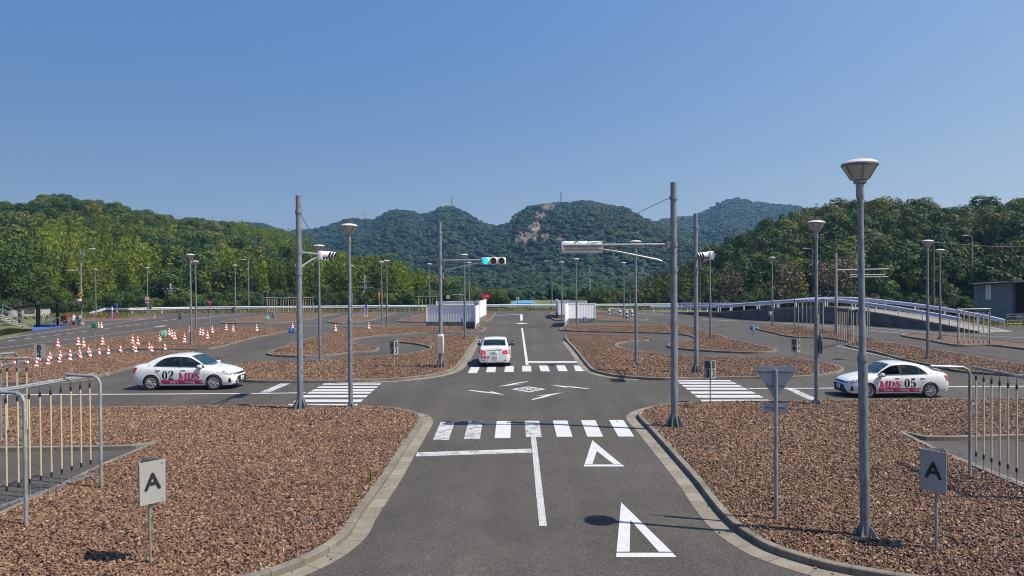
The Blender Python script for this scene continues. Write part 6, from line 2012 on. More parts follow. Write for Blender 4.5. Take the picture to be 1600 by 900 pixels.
def glyph(ch):
    """serif letters as strokes in a unit box (x 0..w, y 0..1): list of (lo, hi) curves"""
    S_ = []
    arc = lambda cx, cy, rx, ry, a0, a1, n=14: [(cx+rx*math.cos(R(a0+(a1-a0)*i/n)), cy+ry*math.sin(R(a0+(a1-a0)*i/n))) for i in range(n+1)]
    if ch == '0':
        o_ = arc(.30, .5, .30, .5, -90, 270, 28); i_ = arc(.30, .5, .095, .45, -90, 270, 28)
        S_ += [(o_, i_)]; w = .60
    elif ch == '2':
        pts = [(.08, .74), (.09, .84), (.16, .93), (.28, .97), (.41, .93), (.48, .82), (.47, .68), (.38, .52), (.24, .34), (.10, .16), (.05, .08)]
        S_ += [stroke(pts, [.15, .13, .06, .05, .09, .17, .19, .17, .11, .07, .05])]
        S_ += [stroke([(.03, .065), (.50, .065)], .13), stroke([(.485, .02), (.53, .30)], [.10, .03])]; w = .60
    elif ch == '5':
        S_ += [stroke([(.10, .92), (.48, .92)], .15), stroke([(.115, .95), (.09, .50)], .05)]
        pts = [(.09, .50), (.18, .58), (.30, .60), (.43, .53), (.49, .38), (.46, .18), (.34, .05), (.20, .03), (.09, .10), (.07, .20)]
        S_ += [stroke(pts, [.04, .05, .06, .13, .20, .17, .07, .05, .10, .15])]; w = .58
    elif ch == 'M':
        S_ += [stroke([(.12, 0), (.12, 1)], .09), stroke([(.86, 0), (.86, 1)], .20), stroke([(.14, .98), (.46, .03)], .19), stroke([(.46, .03), (.80, .98)], .07)]
        S_ += [stroke([(0, .035), (.25, .035)], .07), stroke([(.68, .035), (1.04, .035)], .07), stroke([(0, .965), (.22, .965)], .07), stroke([(.80, .965), (1.04, .965)], .07)]; w = 1.06
    elif ch == 'D':
        S_ += [stroke([(.16, 0), (.16, 1)], .20), stroke([(0, .035), (.36, .035)], .07), stroke([(0, .965), (.36, .965)], .07)]
        o_ = arc(.34, .5, .46, .5, -90, 90, 18); i_ = arc(.32, .5, .25, .43, -90, 90, 18)
        S_ += [(o_, i_)]; w = .82
    elif ch == 'S':
        pts = [(.56, .80), (.50, .92), (.36, .965), (.20, .93), (.12, .80), (.15, .67), (.30, .55), (.46, .45), (.56, .31), (.53, .14), (.40, .045), (.22, .04), (.10, .11), (.05, .25)]
        S_ += [stroke(pts, [.10, .07, .07, .11, .17, .19, .20, .20, .20, .16, .08, .07, .08, .10])]
        S_ += [stroke([(.56, .70), (.57, .98)], [.03, .07]), stroke([(.045, .02), (.05, .32)], [.07, .03])]; w = .66
    return S_, w
def letters(text, side, x0, z0, h, mat_off, slant=0.0, gap=.09, wide=1.0, smallcap=None):
    """writing projected on the body; x0,z0 lower left as read from that side"""
    mb = MB(); u = x0; k = 0
    for i, ch in enumerate(text):
        hh = h if (i == 0 or smallcap is None) else h*smallcap
        st, w = glyph(ch)
        for lo, hi in st:
            conv = lambda ps: [(u+(x*wide+y*slant)*hh, z0+y*hh) for x, y in ps]
            v_, f_ = patch(conv(lo), conv(hi), side, mat_off+0.0006*k, 2); k += 1
            mb.add(v_, f_)
        u += (w*wide+gap)*hh
    return mb, u
def sign_text(body, side, x0, z0, size, off, colour_first=False):
    vs, fs = text_geo(body, size, 'LEFT')
    return project([(x0+v.x, z0+v.y) for v in vs], side, off), fs
def wheel_parts(root, x, s_):
    w = bpy.data.objects.new('wheel', None) if False else None
    y = s_*0.755; R_ = 0.312
    tb = MB()
    prof = [(0.205, -0.09), (0.285, -0.098), (0.306, -0.082), (R_, -0.055), (R_, 0.055), (0.306, 0.082), (0.285, 0.098), (0.205, 0.09)]
    vs, fs = [], []; n = 36
    for r_, q_ in prof:
        for k in range(n):
            t = TAU*k/n; vs.append((x+r_*math.cos(t), y+q_*s_, R_+r_*math.sin(t)))
    for i in range(len(prof)-1):
        for k in range(n): fs.append((i*n+k, i*n+(k+1) % n, (i+1)*n+(k+1) % n, (i+1)*n+k))
    tyre = tb.add(vs, fs).build('wheel', M['tyre'], root)
    dk = MB().tube([(x, y-s_*0.06, R_), (x, y+s_*0.045, R_)], 0.206, 28).build('wheel_hub_well', M['black'], tyre)
    rm = MB()
    vs, fs = [], []
    for i, (r_, q_) in enumerate([(0.215, 0.078), (0.214, 0.096), (0.190, 0.09), (0.187, 0.05)]):
        for k in range(n):
            t = TAU*k/n; vs.append((x+r_*math.cos(t), y+q_*s_, R_+r_*math.sin(t)))
    for i in range(3):
        for k in range(n): fs.append((i*n+k, i*n+(k+1) % n, (i+1)*n+(k+1) % n, (i+1)*n+k))
    rm.add(vs, fs)
    for k in range(9):                      # swept spokes
        t0 = TAU*k/9; t1 = t0+0.42*s_
        p0 = (0.045, t0); p1 = (0.12, t0+0.16*s_); p2 = (0.195, t1)
        pts = [Vector((x+r_*math.cos(t), y+s_*(0.085-0.0*r_), R_+r_*math.sin(t))) for r_, t in (p0, p1, p2)]
        rm.tube(pts, [0.016, 0.021, 0.024], 6)
    rm.tube([(x, y+s_*0.05, R_), (x, y+s_*0.094, R_)], 0.062, 18)
    rm.build('rim', M['rim'], tyre)
def make_car(name, label, loc, rz, number, body_mat=None, brake=False, writing=True, group='white driving school cars', driver=None):
    root = thing(name, label, 'car', loc, rz, group)
    b = bpy.data.objects.new('body', BODY); COL.objects.link(b); b.parent = root
    if body_mat:
        b.material_slots[0].link = 'OBJECT'; b.material_slots[0].material = body_mat
    for x in AX:
        for s_ in (1, -1): wheel_parts(root, x, s_)
    for side, s_ in (('left', 1), ('right', -1)):
        for kind, x0, x1 in WIN:
            xs = np.linspace(x0-0.012, x1+0.012, 14)
            sg = 1 if side == 'left' else -1
            lo = [((x if sg > 0 else -x), fw_lo(x)-0.01) for x in xs]; hi = [((x if sg > 0 else -x), max(fw_hi(x)+0.008, fw_lo(x))) for x in xs]
            openw = (number == '05' and side == 'left' and kind == 'front')
            if not openw:
                v_, f_ = patch(lo, hi, side, 0.003, 4)
                MB().add(v_, f_).build('side_window', M['car_glass'], root)
        # window surround and pillar trims
        tr = MB()
        for x0, x1, lowf in ((-1.2, 0.93, True),):
            xs = np.linspace(x0, x1, 30)
            lo = [((x if s_ > 0 else -x), fw_lo(x)-0.032) for x in xs]; hi = [((x if s_ > 0 else -x), fw_lo(x)-0.012) for x in xs]
            tr.add(*patch(lo, hi, side, 0.006, 1))
        for x0, x1 in ((-0.106, -0.014), (-0.862, -0.818)):
            xs = [x0, (x0+x1)/2, x1]
            lo = [((x if s_ > 0 else -x), fw_lo(x)-0.012) for x in xs]; hi = [((x if s_ > 0 else -x), fw_hi(x)+0.004) for x in xs]
            tr.add(*patch(lo, hi, side, 0.006, 3))
        tr.build('window_trim', M['black'], root)
        # doors: fine dark seams
        sm = MB(); U = (lambda x: x) if s_ > 0 else (lambda x: -x)
        for pts_ in ([(0.93, 0.93), (0.97, 0.7), (0.93, 0.27)], [(-0.06, 0.94), (-0.06, 0.6), (-0.06, 0.27)], [(-1.13, 0.97), (-1.02, 0.75), (-0.88, 0.60), (-0.80, 0.27)], [(0.93, 0.262), (-0.06, 0.262), (-0.8, 0.262)]):
            fine = []
            for i in range(len(pts_)-1): fine += [lerp2(pts_[i], pts_[i+1], j/5) for j in range(5)]
            fine.append(pts_[-1])
            l_, h_ = stroke([(U(a_), b_) for a_, b_ in fine], 0.010, 1.0)
            sm.add(*patch(l_, h_, side, 0.002, 1))
        sm.build('door_seam', M['seam'], root)
        for x in (0.10, -0.95):
            hd = project([(U(x), 0.845)], side, 0.0)[0]
            MB().box(hd+Vector((0, s_*0.02, 0)), (0.19, 0.035, 0.032), bev=0.012).build('door_handle', b.material_slots[0].material if body_mat else M['body_white'], root)
        m_ = MB().box((0.80, s_*0.93, 0.985), (0.17, 0.22, 0.15), bev=0.055)
        mo = m_.build('wing_mirror', body_mat or M['body_white'], root)
        m2 = MB().tube([(0.82, s_*0.74, 0.925), (0.81, s_*0.86, 0.945)], [0.04, 0.03], 8)
        m2.box((0.712, s_*0.93, 0.985), (0.012, 0.205, 0.135)); m2.box((0.80, s_*0.93, 0.905), (0.13, 0.15, 0.03), bev=0.01)
        m2.build('mirror_foot', M['black'], mo)
        # second instructor mirror, seen on the rear view
        MB().box((0.80, s_*0.93, 1.10), (0.06, 0.11, 0.09), bev=0.025).build('instructor_mirror', M['black'], root)
    # front and rear glass
    q_ = [(-0.66, 0), (0.66, 0)]
    def top_patch(xa, xb, ya, yb, off, mat, nm):
        xs = np.linspace(xa, xb, 9)
        lo = [(x, -(ya+(yb-ya)*i/8)) for i, x in enumerate(xs)]; hi = [(x, (ya+(yb-ya)*i/8)) for i, x in enumerate(xs)]
        v_, f_ = patch(lo, hi, 'top', off, 10)
        return MB().add(v_, f_).build(nm, mat, root)
    top_patch(0.985, 0.31, 0.66, 0.58, 0.004, M['windscreen'], 'windscreen')
    top_patch(-1.61, -0.975, 0.62, 0.56, 0.004, M['car_glass'], 'rear_window')
    v_, f_ = patch([(1.04, -0.62), (1.07, -0.2), (1.07, 0.2), (1.04, 0.62)], [(0.985, -0.655), (0.99, -0.2), (0.99, 0.2), (0.985, 0.655)], 'top', 0.006, 2)
    MB().add(v_, f_).build('scuttle', M['black'], root)
    # face: grille strip, lower intake, lamps
    mb = MB(); mb.add(*quad_patch([(-0.55, 0.60), (0.55, 0.60), (0.50, 0.665), (-0.50, 0.665)], 'front', 0.004, 16, 2)); mb.build('grille', M['black'], root)
    mb = MB(); mb.add(*quad_patch([(-0.52, 0.665), (0.52, 0.665), (0.5, 0.68), (-0.5, 0.68)], 'front', 0.006, 14, 1)); mb.build('chrome_strip', M['chrome'], root)
    mb = MB(); mb.add(*quad_patch([(-0.62, 0.25), (0.62, 0.25), (0.42, 0.545), (-0.42, 0.545)], 'front', 0.004, 16, 5)); mb.build('bumper_intake', M['black'], root)
    mb = MB(); mb.add(*quad_patch([(-0.70, 0.215), (0.70, 0.215), (0.64, 0.245), (-0.64, 0.245)], 'front', 0.012, 16, 2)); mb.build('bumper_lip', M['black'], root)
    for s_ in (1, -1):
        U = (lambda u: u*s_)
        side = 'left' if s_ > 0 else 'right'; V = (lambda x: x) if s_ > 0 else (lambda x: -x)
        mb = MB()
        lo = [(V(x), z) for x, z in ((2.12, 0.585), (2.0, 0.60), (1.88, 0.625), (1.76, 0.665), (1.66, 0.72))]
        hi = [(V(x), z) for x, z in ((2.12, 0.645), (2.0, 0.70), (1.88, 0.745), (1.76, 0.77), (1.66, 0.775))]
        mb.add(*patch(lo, hi, side, 0.004, 3)); mb.add(*quad_patch([(0.36*s_, 0.605), (0.60*s_, 0.60), (0.62*s_, 0.70), (0.40*s_, 0.665)], 'front', 0.006, 5, 3)); mb.build('headlight', M['headlight'], root)
        mb = MB(); mb.add(*quad_patch([(V(2.03), 0.30), (V(1.90), 0.30), (V(1.93), 0.47), (V(1.99), 0.50)], side, 0.004, 3, 4)); mb.build('fog_lamp_recess', M['black'], root)
        mb = MB()
        mb.add(*quad_patch([(V(-2.072), 0.69), (V(-1.95), 0.70), (V(-1.84), 0.925), (V(-2.0), 0.935)], side, 0.004, 5, 5))
        mb.add(*quad_patch([(0.43*s_, 0.70), (0.70*s_, 0.69), (0.69*s_, 0.90), (0.46*s_, 0.865)], 'rear', 0.005, 5, 4)); mb.build('tail_lamp', M['tail_red'], root)
        if brake:
            mb = MB(); mb.add(*quad_patch([(0.50*s_, 0.73), (0.64*s_, 0.725), (0.64*s_, 0.83), (0.51*s_, 0.82)], 'rear', 0.009, 3, 3)); mb.build('brake_lamp', M['brake_lit'], root)
        mb = MB(); mb.add(*quad_patch([(0.5*s_, 0.33), (0.66*s_, 0.35), (0.66*s_, 0.39), (0.5*s_, 0.37)], 'rear', 0.004, 3, 1)); mb.build('reflector', M['tail_red'], root)
    # plates
    hp = project([(0, 0.42)], 'front', 0.012)[0]
    pl = MB().box((hp.x, -0.0, 0.42), (0.012, 0.33, 0.165), bev=0.004).build('number_plate', M['plate'], root)
    ink = MB()
    for k in range(4): ink.box((hp.x+0.0075, -0.10+0.066*k, 0.405), (0.003, 0.04, 0.07))
    ink.box((hp.x+0.0075, 0, 0.475), (0.003, 0.14, 0.03)); ink.build('plate_marks', M['plate_green'], pl)
    hr = project([(0, 0.76)], 'rear', 0.012)[0]
    pr = MB().box((hr.x, 0, 0.76), (0.012, 0.33, 0.165), bev=0.004).build('number_plate', M['plate'], root)
    ink = MB()
    for k in range(4): ink.box((hr.x-0.0075, -0.10+0.066*k, 0.745), (0.003, 0.04, 0.07))
    ink.box((hr.x-0.0075, 0, 0.815), (0.003, 0.14, 0.03)); ink.build('plate_marks', M['plate_green'], pr)
    mb = MB(); mb.add(*quad_patch([(-0.42, 0.87), (0.42, 0.87), (0.40, 0.905), (-0.40, 0.905)], 'rear', 0.008, 8, 1)); mb.build('boot_strip', M['chrome'], root)
    MB().box((-1.52, 0, 1.10), (0.05, 0.22, 0.04), bev=0.01).build('stop_lamp', M['brake_lit'] if brake else M['tail_red'], root)
    MB().tube([(-1.9, 0.35, 0.2), (-2.06, 0.35, 0.2)], 0.03, 10).build('exhaust', M['galv'], root)
    # inside
    for y in (0.36, -0.36):
        st = MB().box((-0.04, y, 0.44), (0.52, 0.48, 0.16), bev=0.05).box((-0.34, y, 0.72), (0.15, 0.46, 0.60), bev=0.06, mat=Matrix.Rotation(R(-14), 3, 'Y')).box((-0.42, y, 1.12), (0.09, 0.26, 0.16), bev=0.04)
        st.build('seat', M['seat'], root)
    MB().box((-0.95, 0, 0.46), (0.5, 1.2, 0.16), bev=0.05).box((-1.2, 0, 0.76), (0.14, 1.2, 0.5), bev=0.05).build('rear_seat', M['seat'], root)
    MB().box((0.68, 0, 0.86), (0.34, 1.3, 0.18), bev=0.06).build('dashboard', M['cabin'], root)
    sw = MB(); sw.tube([(0.42+0.05*math.cos(t)*0, -0.36+0.18*math.cos(t), 0.93+0.18*math.sin(t)) for t in np.linspace(0, TAU, 21)], 0.014, 6); sw.tube([(0.42, -0.36, 0.93), (0.6, -0.36, 0.85)], 0.03, 6); sw.build('steering_wheel', M['black'], root)
    if not writing: return root
    # practice lamp sign on the roof
    for side, s_ in (('left', 1), ('right', -1)):
        U = (lambda x: x) if s_ > 0 else (lambda x: -x)
        # band low on the doors, from the front door to the rear door, slanted at its rear end
        if s_ > 0: band = [(-0.78, 0.265), (0.90, 0.265), (0.90, 0.425), (-0.86, 0.425)]     # read from the left: rear is on the left of u
        else: band = [(-0.90, 0.265), (0.78, 0.265), (0.86, 0.425), (-0.90, 0.425)]
        bd = MB().add(*quad_patch(band, side, 0.003, 20, 3)).build('pink_band', M['pink'], root)
        # u runs with +x on the left side (front at the right when seen from the left? no: mirrored), so read direction:
        # seen from the left of the car the front is at the viewer's left, seen from the right at the viewer's right
        if s_ > 0:
            rd = lambda u: -u
        # text laid out in reading coordinates r = along the reader's right
        def P2(pts_): return [((-r_ if s_ > 0 else -(-r_) if False else r_), z) for r_, z in pts_]
        conv = (lambda r_: -r_) if s_ > 0 else (lambda r_: r_*-1.0)
        def put(text, r0, z0, h, off, slant, wide, mat, nm, gap=0.07):
            mb_ = MB(); r_ = r0; k = 0
            for ch in text:
                st_, w = glyph(ch)
                for lo, hi in st_:
                    # reader's right is -x on the left flank, +x on the right flank; 'right' side maps u -> x = -u
                    f_ = lambda ps: [(-(r_+(x*wide+y*slant)*h), z0+y*h) for x, y in ps]
                    v2, f2 = patch(f_(lo), f_(hi), side, off+0.0006*k, 2); k += 1
                    mb_.add(v2, f2)
                r_ += (w*wide+gap)*h
            mb_.build(nm, M[mat], root, smooth=False)
            return r_
        if s_ < 0:    # right flank: 02 then MDS (reading right = forward)
            put(number, -0.79, 0.44, 0.375, 0.004, 0.0, 0.98, 'vinyl_black', 'number', 0.10)
            put('MDS', -0.12, 0.44, 0.285, 0.004, 0.13, 1.18, 'pink', 'letters', 0.03)
            tx0 = -0.62
        else:         # left flank: MDS then 05 (reading right = backward)
            put('MDS', -0.88, 0.44, 0.285, 0.004, 0.13, 1.18, 'pink', 'letters', 0.03)
            put(number, 0.17, 0.44, 0.375, 0.004, 0.0, 0.98, 'vinyl_black', 'number', 0.10)
            tx0 = -0.82
        r_ = tx0
        for word in ('Mihara', 'Driving', 'School'):
            for j, part in enumerate((word[0], word[1:])):
                vs2, fs2 = text_geo(part, 0.175, 'LEFT')
                w2 = max(v.x for v in vs2)
                v3 = project([(-(r_+v.x*1.05), 0.342+v.y) for v in vs2], side, 0.006)
                MB().add(v3, fs2).build('lettering', M['vinyl_olive' if j == 0 else 'vinyl_white'], bd, smooth=False, fix=False)
                r_ += w2*1.05+0.022
            r_ += 0.10
        vs2, fs2 = text_geo('AT', 0.13, 'CENTER')
        MB().add(project([(-((1.38 if s_ > 0 else -1.38)+v.x), 1.01+v.y) for v in vs2], side, 0.004), fs2).build('lettering', M['vinyl_blue'], root, smooth=False, fix=False)
    # rear writing: MDS on the bumper left, red words on the boot right
    mb_ = MB(); r_ = -0.70; k = 0
    for i, ch in enumerate('MDS'):
        st_, w = glyph(ch); h = 0.20 if i == 0 else 0.15
        for lo, hi in st_:
            f_ = lambda ps: [((r_+x*h*1.05), 0.46+y*h) for x, y in ps]
            v2, f2 = patch(f_(lo), f_(hi), 'rear', 0.006+0.0006*k, 2); k += 1; mb_.add(v2, f2)
        r_ += (w*1.05+0.06)*h
    mb_.build('letters', M['pink'], root, smooth=False)
    rp_ = project([(0.04, 0.52)], 'rear', 0.014)[0]
    yp = MB().box((rp_.x, rp_.y, 0.52), (0.012, 0.27, 0.22), bev=0.004).build('practice_plate', M['plate'], root)
    MB().box((rp_.x-0.007, rp_.y, 0.60), (0.003, 0.25, 0.05)).build('plate_top', M['plate_yellow'], yp)
    ink = MB()
    for k in range(2): ink.box((rp_.x-0.0075, rp_.y-0.06+0.12*k, 0.50), (0.003, 0.07, 0.10))
    ink.build('plate_marks', M['plate_green'], yp)
    if number != '02':
        fp = project([(-0.36, 0.42)], 'front', 0.014)[0]
        yp = MB().box((fp.x+0.01, fp.y, 0.42), (0.012, 0.26, 0.24), bev=0.004, mat=Matrix.Rotation(R(-14), 3, 'Z')).build('practice_plate', M['plate_green'], root)
        ink = MB()
        for k in range(3): ink.box((fp.x+0.02, fp.y-0.07+0.07*k, 0.45-0.03*k), (0.008, 0.05, 0.03))
        ink.build('plate_marks', M['plate'], yp)
    vs2, fs2 = text_geo('MIHARA', 0.085, 'LEFT')
    MB().add(project([(0.08+v.x, 0.945+v.y) for v in vs2], 'rear', 0.006), fs2).build('lettering', M['pink'], root, smooth=False, fix=False)
    return root

def skin_body(name, pts, edges, radii, mat, parent, sub=1):
    me = bpy.data.meshes.new(name); me.from_pydata(pts, edges, []); me.update()
    o = bpy.data.objects.new(name, me); COL.objects.link(o)
    m_ = o.modifiers.new('s', 'SKIN'); sv = me.skin_vertices[0].data if me.skin_vertices else None
    if sv is None:
        bm = bmesh.new(); bm.from_mesh(me); bm.verts.layers.skin.verify(); bm.to_mesh(me); bm.free(); sv = me.skin_vertices[0].data
    for v, r_ in zip(sv, radii): v.radius = (r_, r_)
    sv[0].use_root = True
    o.modifiers.new('d', 'SUBSURF').levels = sub
    dg = bpy.context.evaluated_depsgraph_get(); dg.update()
    me2 = bpy.data.meshes.new_from_object(o.evaluated_get(dg), depsgraph=dg)
    bpy.data.objects.remove(o)
    me2.materials.clear(); me2.materials.append(mat)
    for p_ in me2.polygons: p_.use_smooth = True
    o = bpy.data.objects.new(name, me2); COL.objects.link(o)
    if parent: o.parent = parent
    return o
def seated(label, car, y, shirt, reach=True):
    """a person on a front seat, hands on the wheel"""
    root = thing('person', label, 'person', car.matrix_basis @ Vector((-0.08, y, 0.70)), car.rotation_euler.z)
    P_ = [(0, 0, 0.06), (-0.10, 0, 0.26), (-0.14, 0, 0.42), (-0.13, 0, 0.53), (-0.11, 0, 0.60), (-0.09, 0, 0.66), (-0.08, 0, 0.735),      # pelvis .. crown
          (-0.12, 0.18, 0.44), (0.04, 0.25, 0.25), (0.30, 0.17, 0.30), (0.38, 0.14, 0.33), (-0.12, -0.18, 0.44), (0.04, -0.25, 0.25), (0.30, -0.17, 0.30), (0.38, -0.14, 0.33),
          (0.38, 0.12, 0.10), (0.45, 0.12, -0.22), (0.38, -0.12, 0.10), (0.45, -0.12, -0.22)]
    E_ = [(0, 1), (1, 2), (2, 3), (3, 4), (4, 5), (5, 6), (2, 7), (7, 8), (8, 9), (9, 10), (2, 11), (11, 12), (12, 13), (13, 14), (0, 15), (15, 16), (0, 17), (17, 18)]
    Rr = [0.14, 0.13, 0.13, 0.055, 0.075, 0.095, 0.075, 0.07, 0.045, 0.032, 0.036, 0.07, 0.045, 0.032, 0.036, 0.085, 0.05, 0.085, 0.05]
    skin_body('body', P_, E_, Rr, M['skin'], root, 2)
    keep = [0, 1, 2, 7, 8, 9, 11, 12, 13]; mp_ = {a_: i for i, a_ in enumerate(keep)}
    E2 = [(mp_[a_], mp_[b_]) for a_, b_ in E_ if a_ in mp_ and b_ in mp_]
    skin_body('shirt', [P_[i] for i in keep], E2, [Rr[i]+0.022 for i in keep], shirt, root, 2)
    hb = bmesh.new(); bmesh.ops.create_uvsphere(hb, u_segments=16, v_segments=10, radius=0.105)
    vs = [(v.co.x-0.095, v.co.y*0.85, v.co.z*1.1+0.685) for v in hb.verts if True]
    hb.verts.index_update(); fs = [tuple(v.index for v in f.verts) for f in hb.faces if f.calc_center_median().z > -0.01 or f.calc_center_median().x < -0.045]; hb.free()
    MB().add(vs, fs).build('hair', M['hair'], root)
    return root

# car 02: near flank touches the road at these pixels
pr, pf_ = G(238, 609.5), G(334, 609.5)
mid = (pr+pf_)/2; wb = (pf_-pr).length; sc = wb/2.6
print('car02 wheelbase', wb)
c02 = make_car('driving_school_car', 'white saloon car marked 02 with a pink band, heading right on the left road', (mid.x-0.04, mid.y+0.80, 0.0), 0.0, '02')
c02.scale = (sc,)*3
p05r, p05f = G(1455, 622), G(1357, 622.5)
mid = (p05r+p05f)/2; wb5 = (p05r-p05f).length; print('car05', wb5)
c05 = make_car('driving_school_car', 'white saloon car marked 05 with a pink band, heading left on the right road', (mid.x+0.04, mid.y+0.80, 0.0), math.pi, '05')
c05.scale = (wb5/2.6,)*3
a_, b_ = G(750, 571.3), G(796, 571.3); print('rear car track', (b_-a_).length)
c3 = make_car('driving_school_car', 'white saloon car seen from behind with its brake lamps lit, on the middle road', ((a_.x+b_.x)/2, a_.y+1.30, 0.0), math.pi/2, '', brake=True)
for c_ in (c02, c05, c3): c_.rotation_mode = 'XYZ'
bpy.context.view_layer.update()
def seat_person(car, y, label, shirt):
    mw = Matrix.Translation(car.location) @ Matrix.Rotation(car.rotation_euler.z, 4, 'Z')
    root = seated(label, car, y, shirt)
    root.location = mw @ Vector((-0.10, y, 0.50))
    return root
seat_person(c02, -0.36, 'person in a blue shirt driving the car marked 02, hands on the wheel', M['shirt'])
seat_person(c05, -0.36, 'person in a dark shirt driving the car marked 05', M['shirt_dark'])
# the pale blue car cut by the right edge of the photo
pb = G(1588, 501)
pcar = make_car('parked_car', 'pale blue parked car cut off by the right edge, beside the shed', (pb.x+2.6, pb.y+1.2, 0.0), R(200), '', M['body_blue'], False, False, None)
pcar.scale = (0.98, 1.0, 1.06)

# ------------------------------------------------------------------ far left: shelter, stairs, scooters
def P0(x, y, z=0.0): return G(x, y, z)
sl = [P0(43, 512.5), P0(87.5, 507), P0(112.5, 508.7), P0(52.5, 517)]
mb = MB().prism([(p_.x, p_.y) for p_ in (sl if (sl[1]-sl[0]).cross(sl[2]-sl[1]).z > 0 else sl[::-1])], 0.006, 0.03)
tag(mb.build('blue_mat', M['blue_mat'], smooth=False), 'blue mat laid on the ground under the shelter', 'mat')
shd = P0(60, 511)
sh = thing('shelter', 'open shelter with a thin slanting roof and dark posts at the left edge', 'shelter', (shd.x, shd.y, 0))
o_ = Vector(shd)
for x_, y_ in ((31, 508), (59.5, 511)):
    q_ = P0(x_, y_)-o_
    MB().box((q_.x, q_.y, 1.3), (0.28, 0.28, 2.75), bev=0.02).build('post', M['dark_wood'], sh)
q1 = P0(31, 508)-o_+Vector((0, 3.2, 0)); q2 = P0(59.5, 511)-o_+Vector((0, 3.2, 0))
for q_ in (q1, q2): MB().box((q_.x, q_.y, 1.2), (0.22, 0.22, 2.5), bev=0.02).build('post', M['dark_wood'], sh)
k = shd.y/F
ra = Vector(((16-60)*k, -1.0, (511-481.5)*k)); rb = Vector(((111-60)*k, -1.0, (511-473)*k))
mid_ = Vector(((60-60)*k, -1.0, (511-476)*k))
rv, rf = [], []
for q_ in (ra, mid_, rb):
    for dy in (0, 4.2):
        for dz in (0, 0.12):
            rv.append(q_+Vector((0, dy, dz)))
for i in range(2):
    a_ = i*4; b_ = a_+4
    rf += [(a_, b_, b_+1, a_+1), (a_+2, a_+3, b_+3, b_+2), (a_+1, b_+1, b_+3, a_+3), (a_, a_+2, b_+2, b_)]
rf += [(0, 1, 3, 2), (8, 10, 11, 9)]
MB().add(rv, rf).build('roof', M['dark_wood'], sh, smooth=False)
MB().tube([ra+Vector((0, 0.3, -0.06)), rb+Vector((-1, 0.3, -0.09))], 0.05, 6).build('beam', M['dark_wood'], sh)
q_ = P0(49, 509.5)
nb = thing('notice_board', 'white notice board with faint grey marks hanging on the shelter posts', 'notice board', (q_.x, q_.y-0.3, 0))
kk = q_.y/F
MB().box((0, 0, 1.72), (17.2*kk, 0.05, 12.6*kk), bev=0.01).build('board', M['white'], nb)
mk_ = MB()
for i, (u_, w_) in enumerate(((0.1, .35), (0.42, .2), (-.2, .25), (0.2, .4), (-.4, .2), (.35, .18), (.15, .2))):
    mk_.box((u_*0.9, -0.029, 2.15-0.13*i), (w_, 0.005, 0.05))
mk_.build('marks', M['dark_board'], nb)
# railing in front of the mat
rl = thing('railing', 'thin white railing along the blue mat', 'railing', (P0(80, 513).x, P0(80, 513).y, 0))
ro = Vector(rl.location)
pts_ = [P0(80, 513), P0(87.5, 512), P0(93, 511)]
mb = MB()
for q_ in pts_: mb.tube([q_-ro, q_-ro+Vector((0, 0, 1.0))], 0.022, 8)
mb.build('post', M['galv_light'], rl)
MB().tube([q_-ro+Vector((0, 0, 1.0)) for q_ in pts_], 0.022, 8).build('handrail', M['galv_light'], rl)
# stairs descending to the right
s0 = P0(33, 517); kk = s0.y/F
stt = thing('stairs', 'flight of concrete steps with two pale handrails at the left edge', 'stairs', (s0.x, s0.y, 0))
tr = MB()
nst = 9
for i in range(nst):
    tr.box((-0.32*i-0.16, 0.75, 0.17*(i+0.5)+0.02), (0.34, 1.5, 0.07))
tr.build('tread', M['concrete'], stt)
sd_ = MB()
for y_ in (0.0, 1.5):
    sd_.box((-0.32*nst/2, y_, 0.17*nst/2-0.12), (math.hypot(0.32*nst, 0.17*nst), 0.06, 0.12), mat=Matrix.Rotation(math.atan2(0.17, 0.32), 3, 'Y'))
sd_.build('stringer', M['dark_board'], stt)
for y_ in (-0.05, 1.55):
    hr = MB()
    for z_ in (0.55, 1.0): hr.tube([(0.1, y_, z_), (-0.32*nst, y_, z_+0.17*nst)], 0.028, 8)
    for i in (0, 3, 6, 9): hr.tube([(0.1-0.33*i, y_, 0.17*i-0.05), (0.1-0.33*i, y_, 0.17*i+1.0)], 0.028, 8)
    hr.build('handrail', M['galv_light'], stt)
bank = MB()
bp_ = [P0(-160, 560), P0(0, 524.5), P0(20, 521), P0(40, 517.5), P0(42, 513), P0(20, 512), P0(-160, 520)]
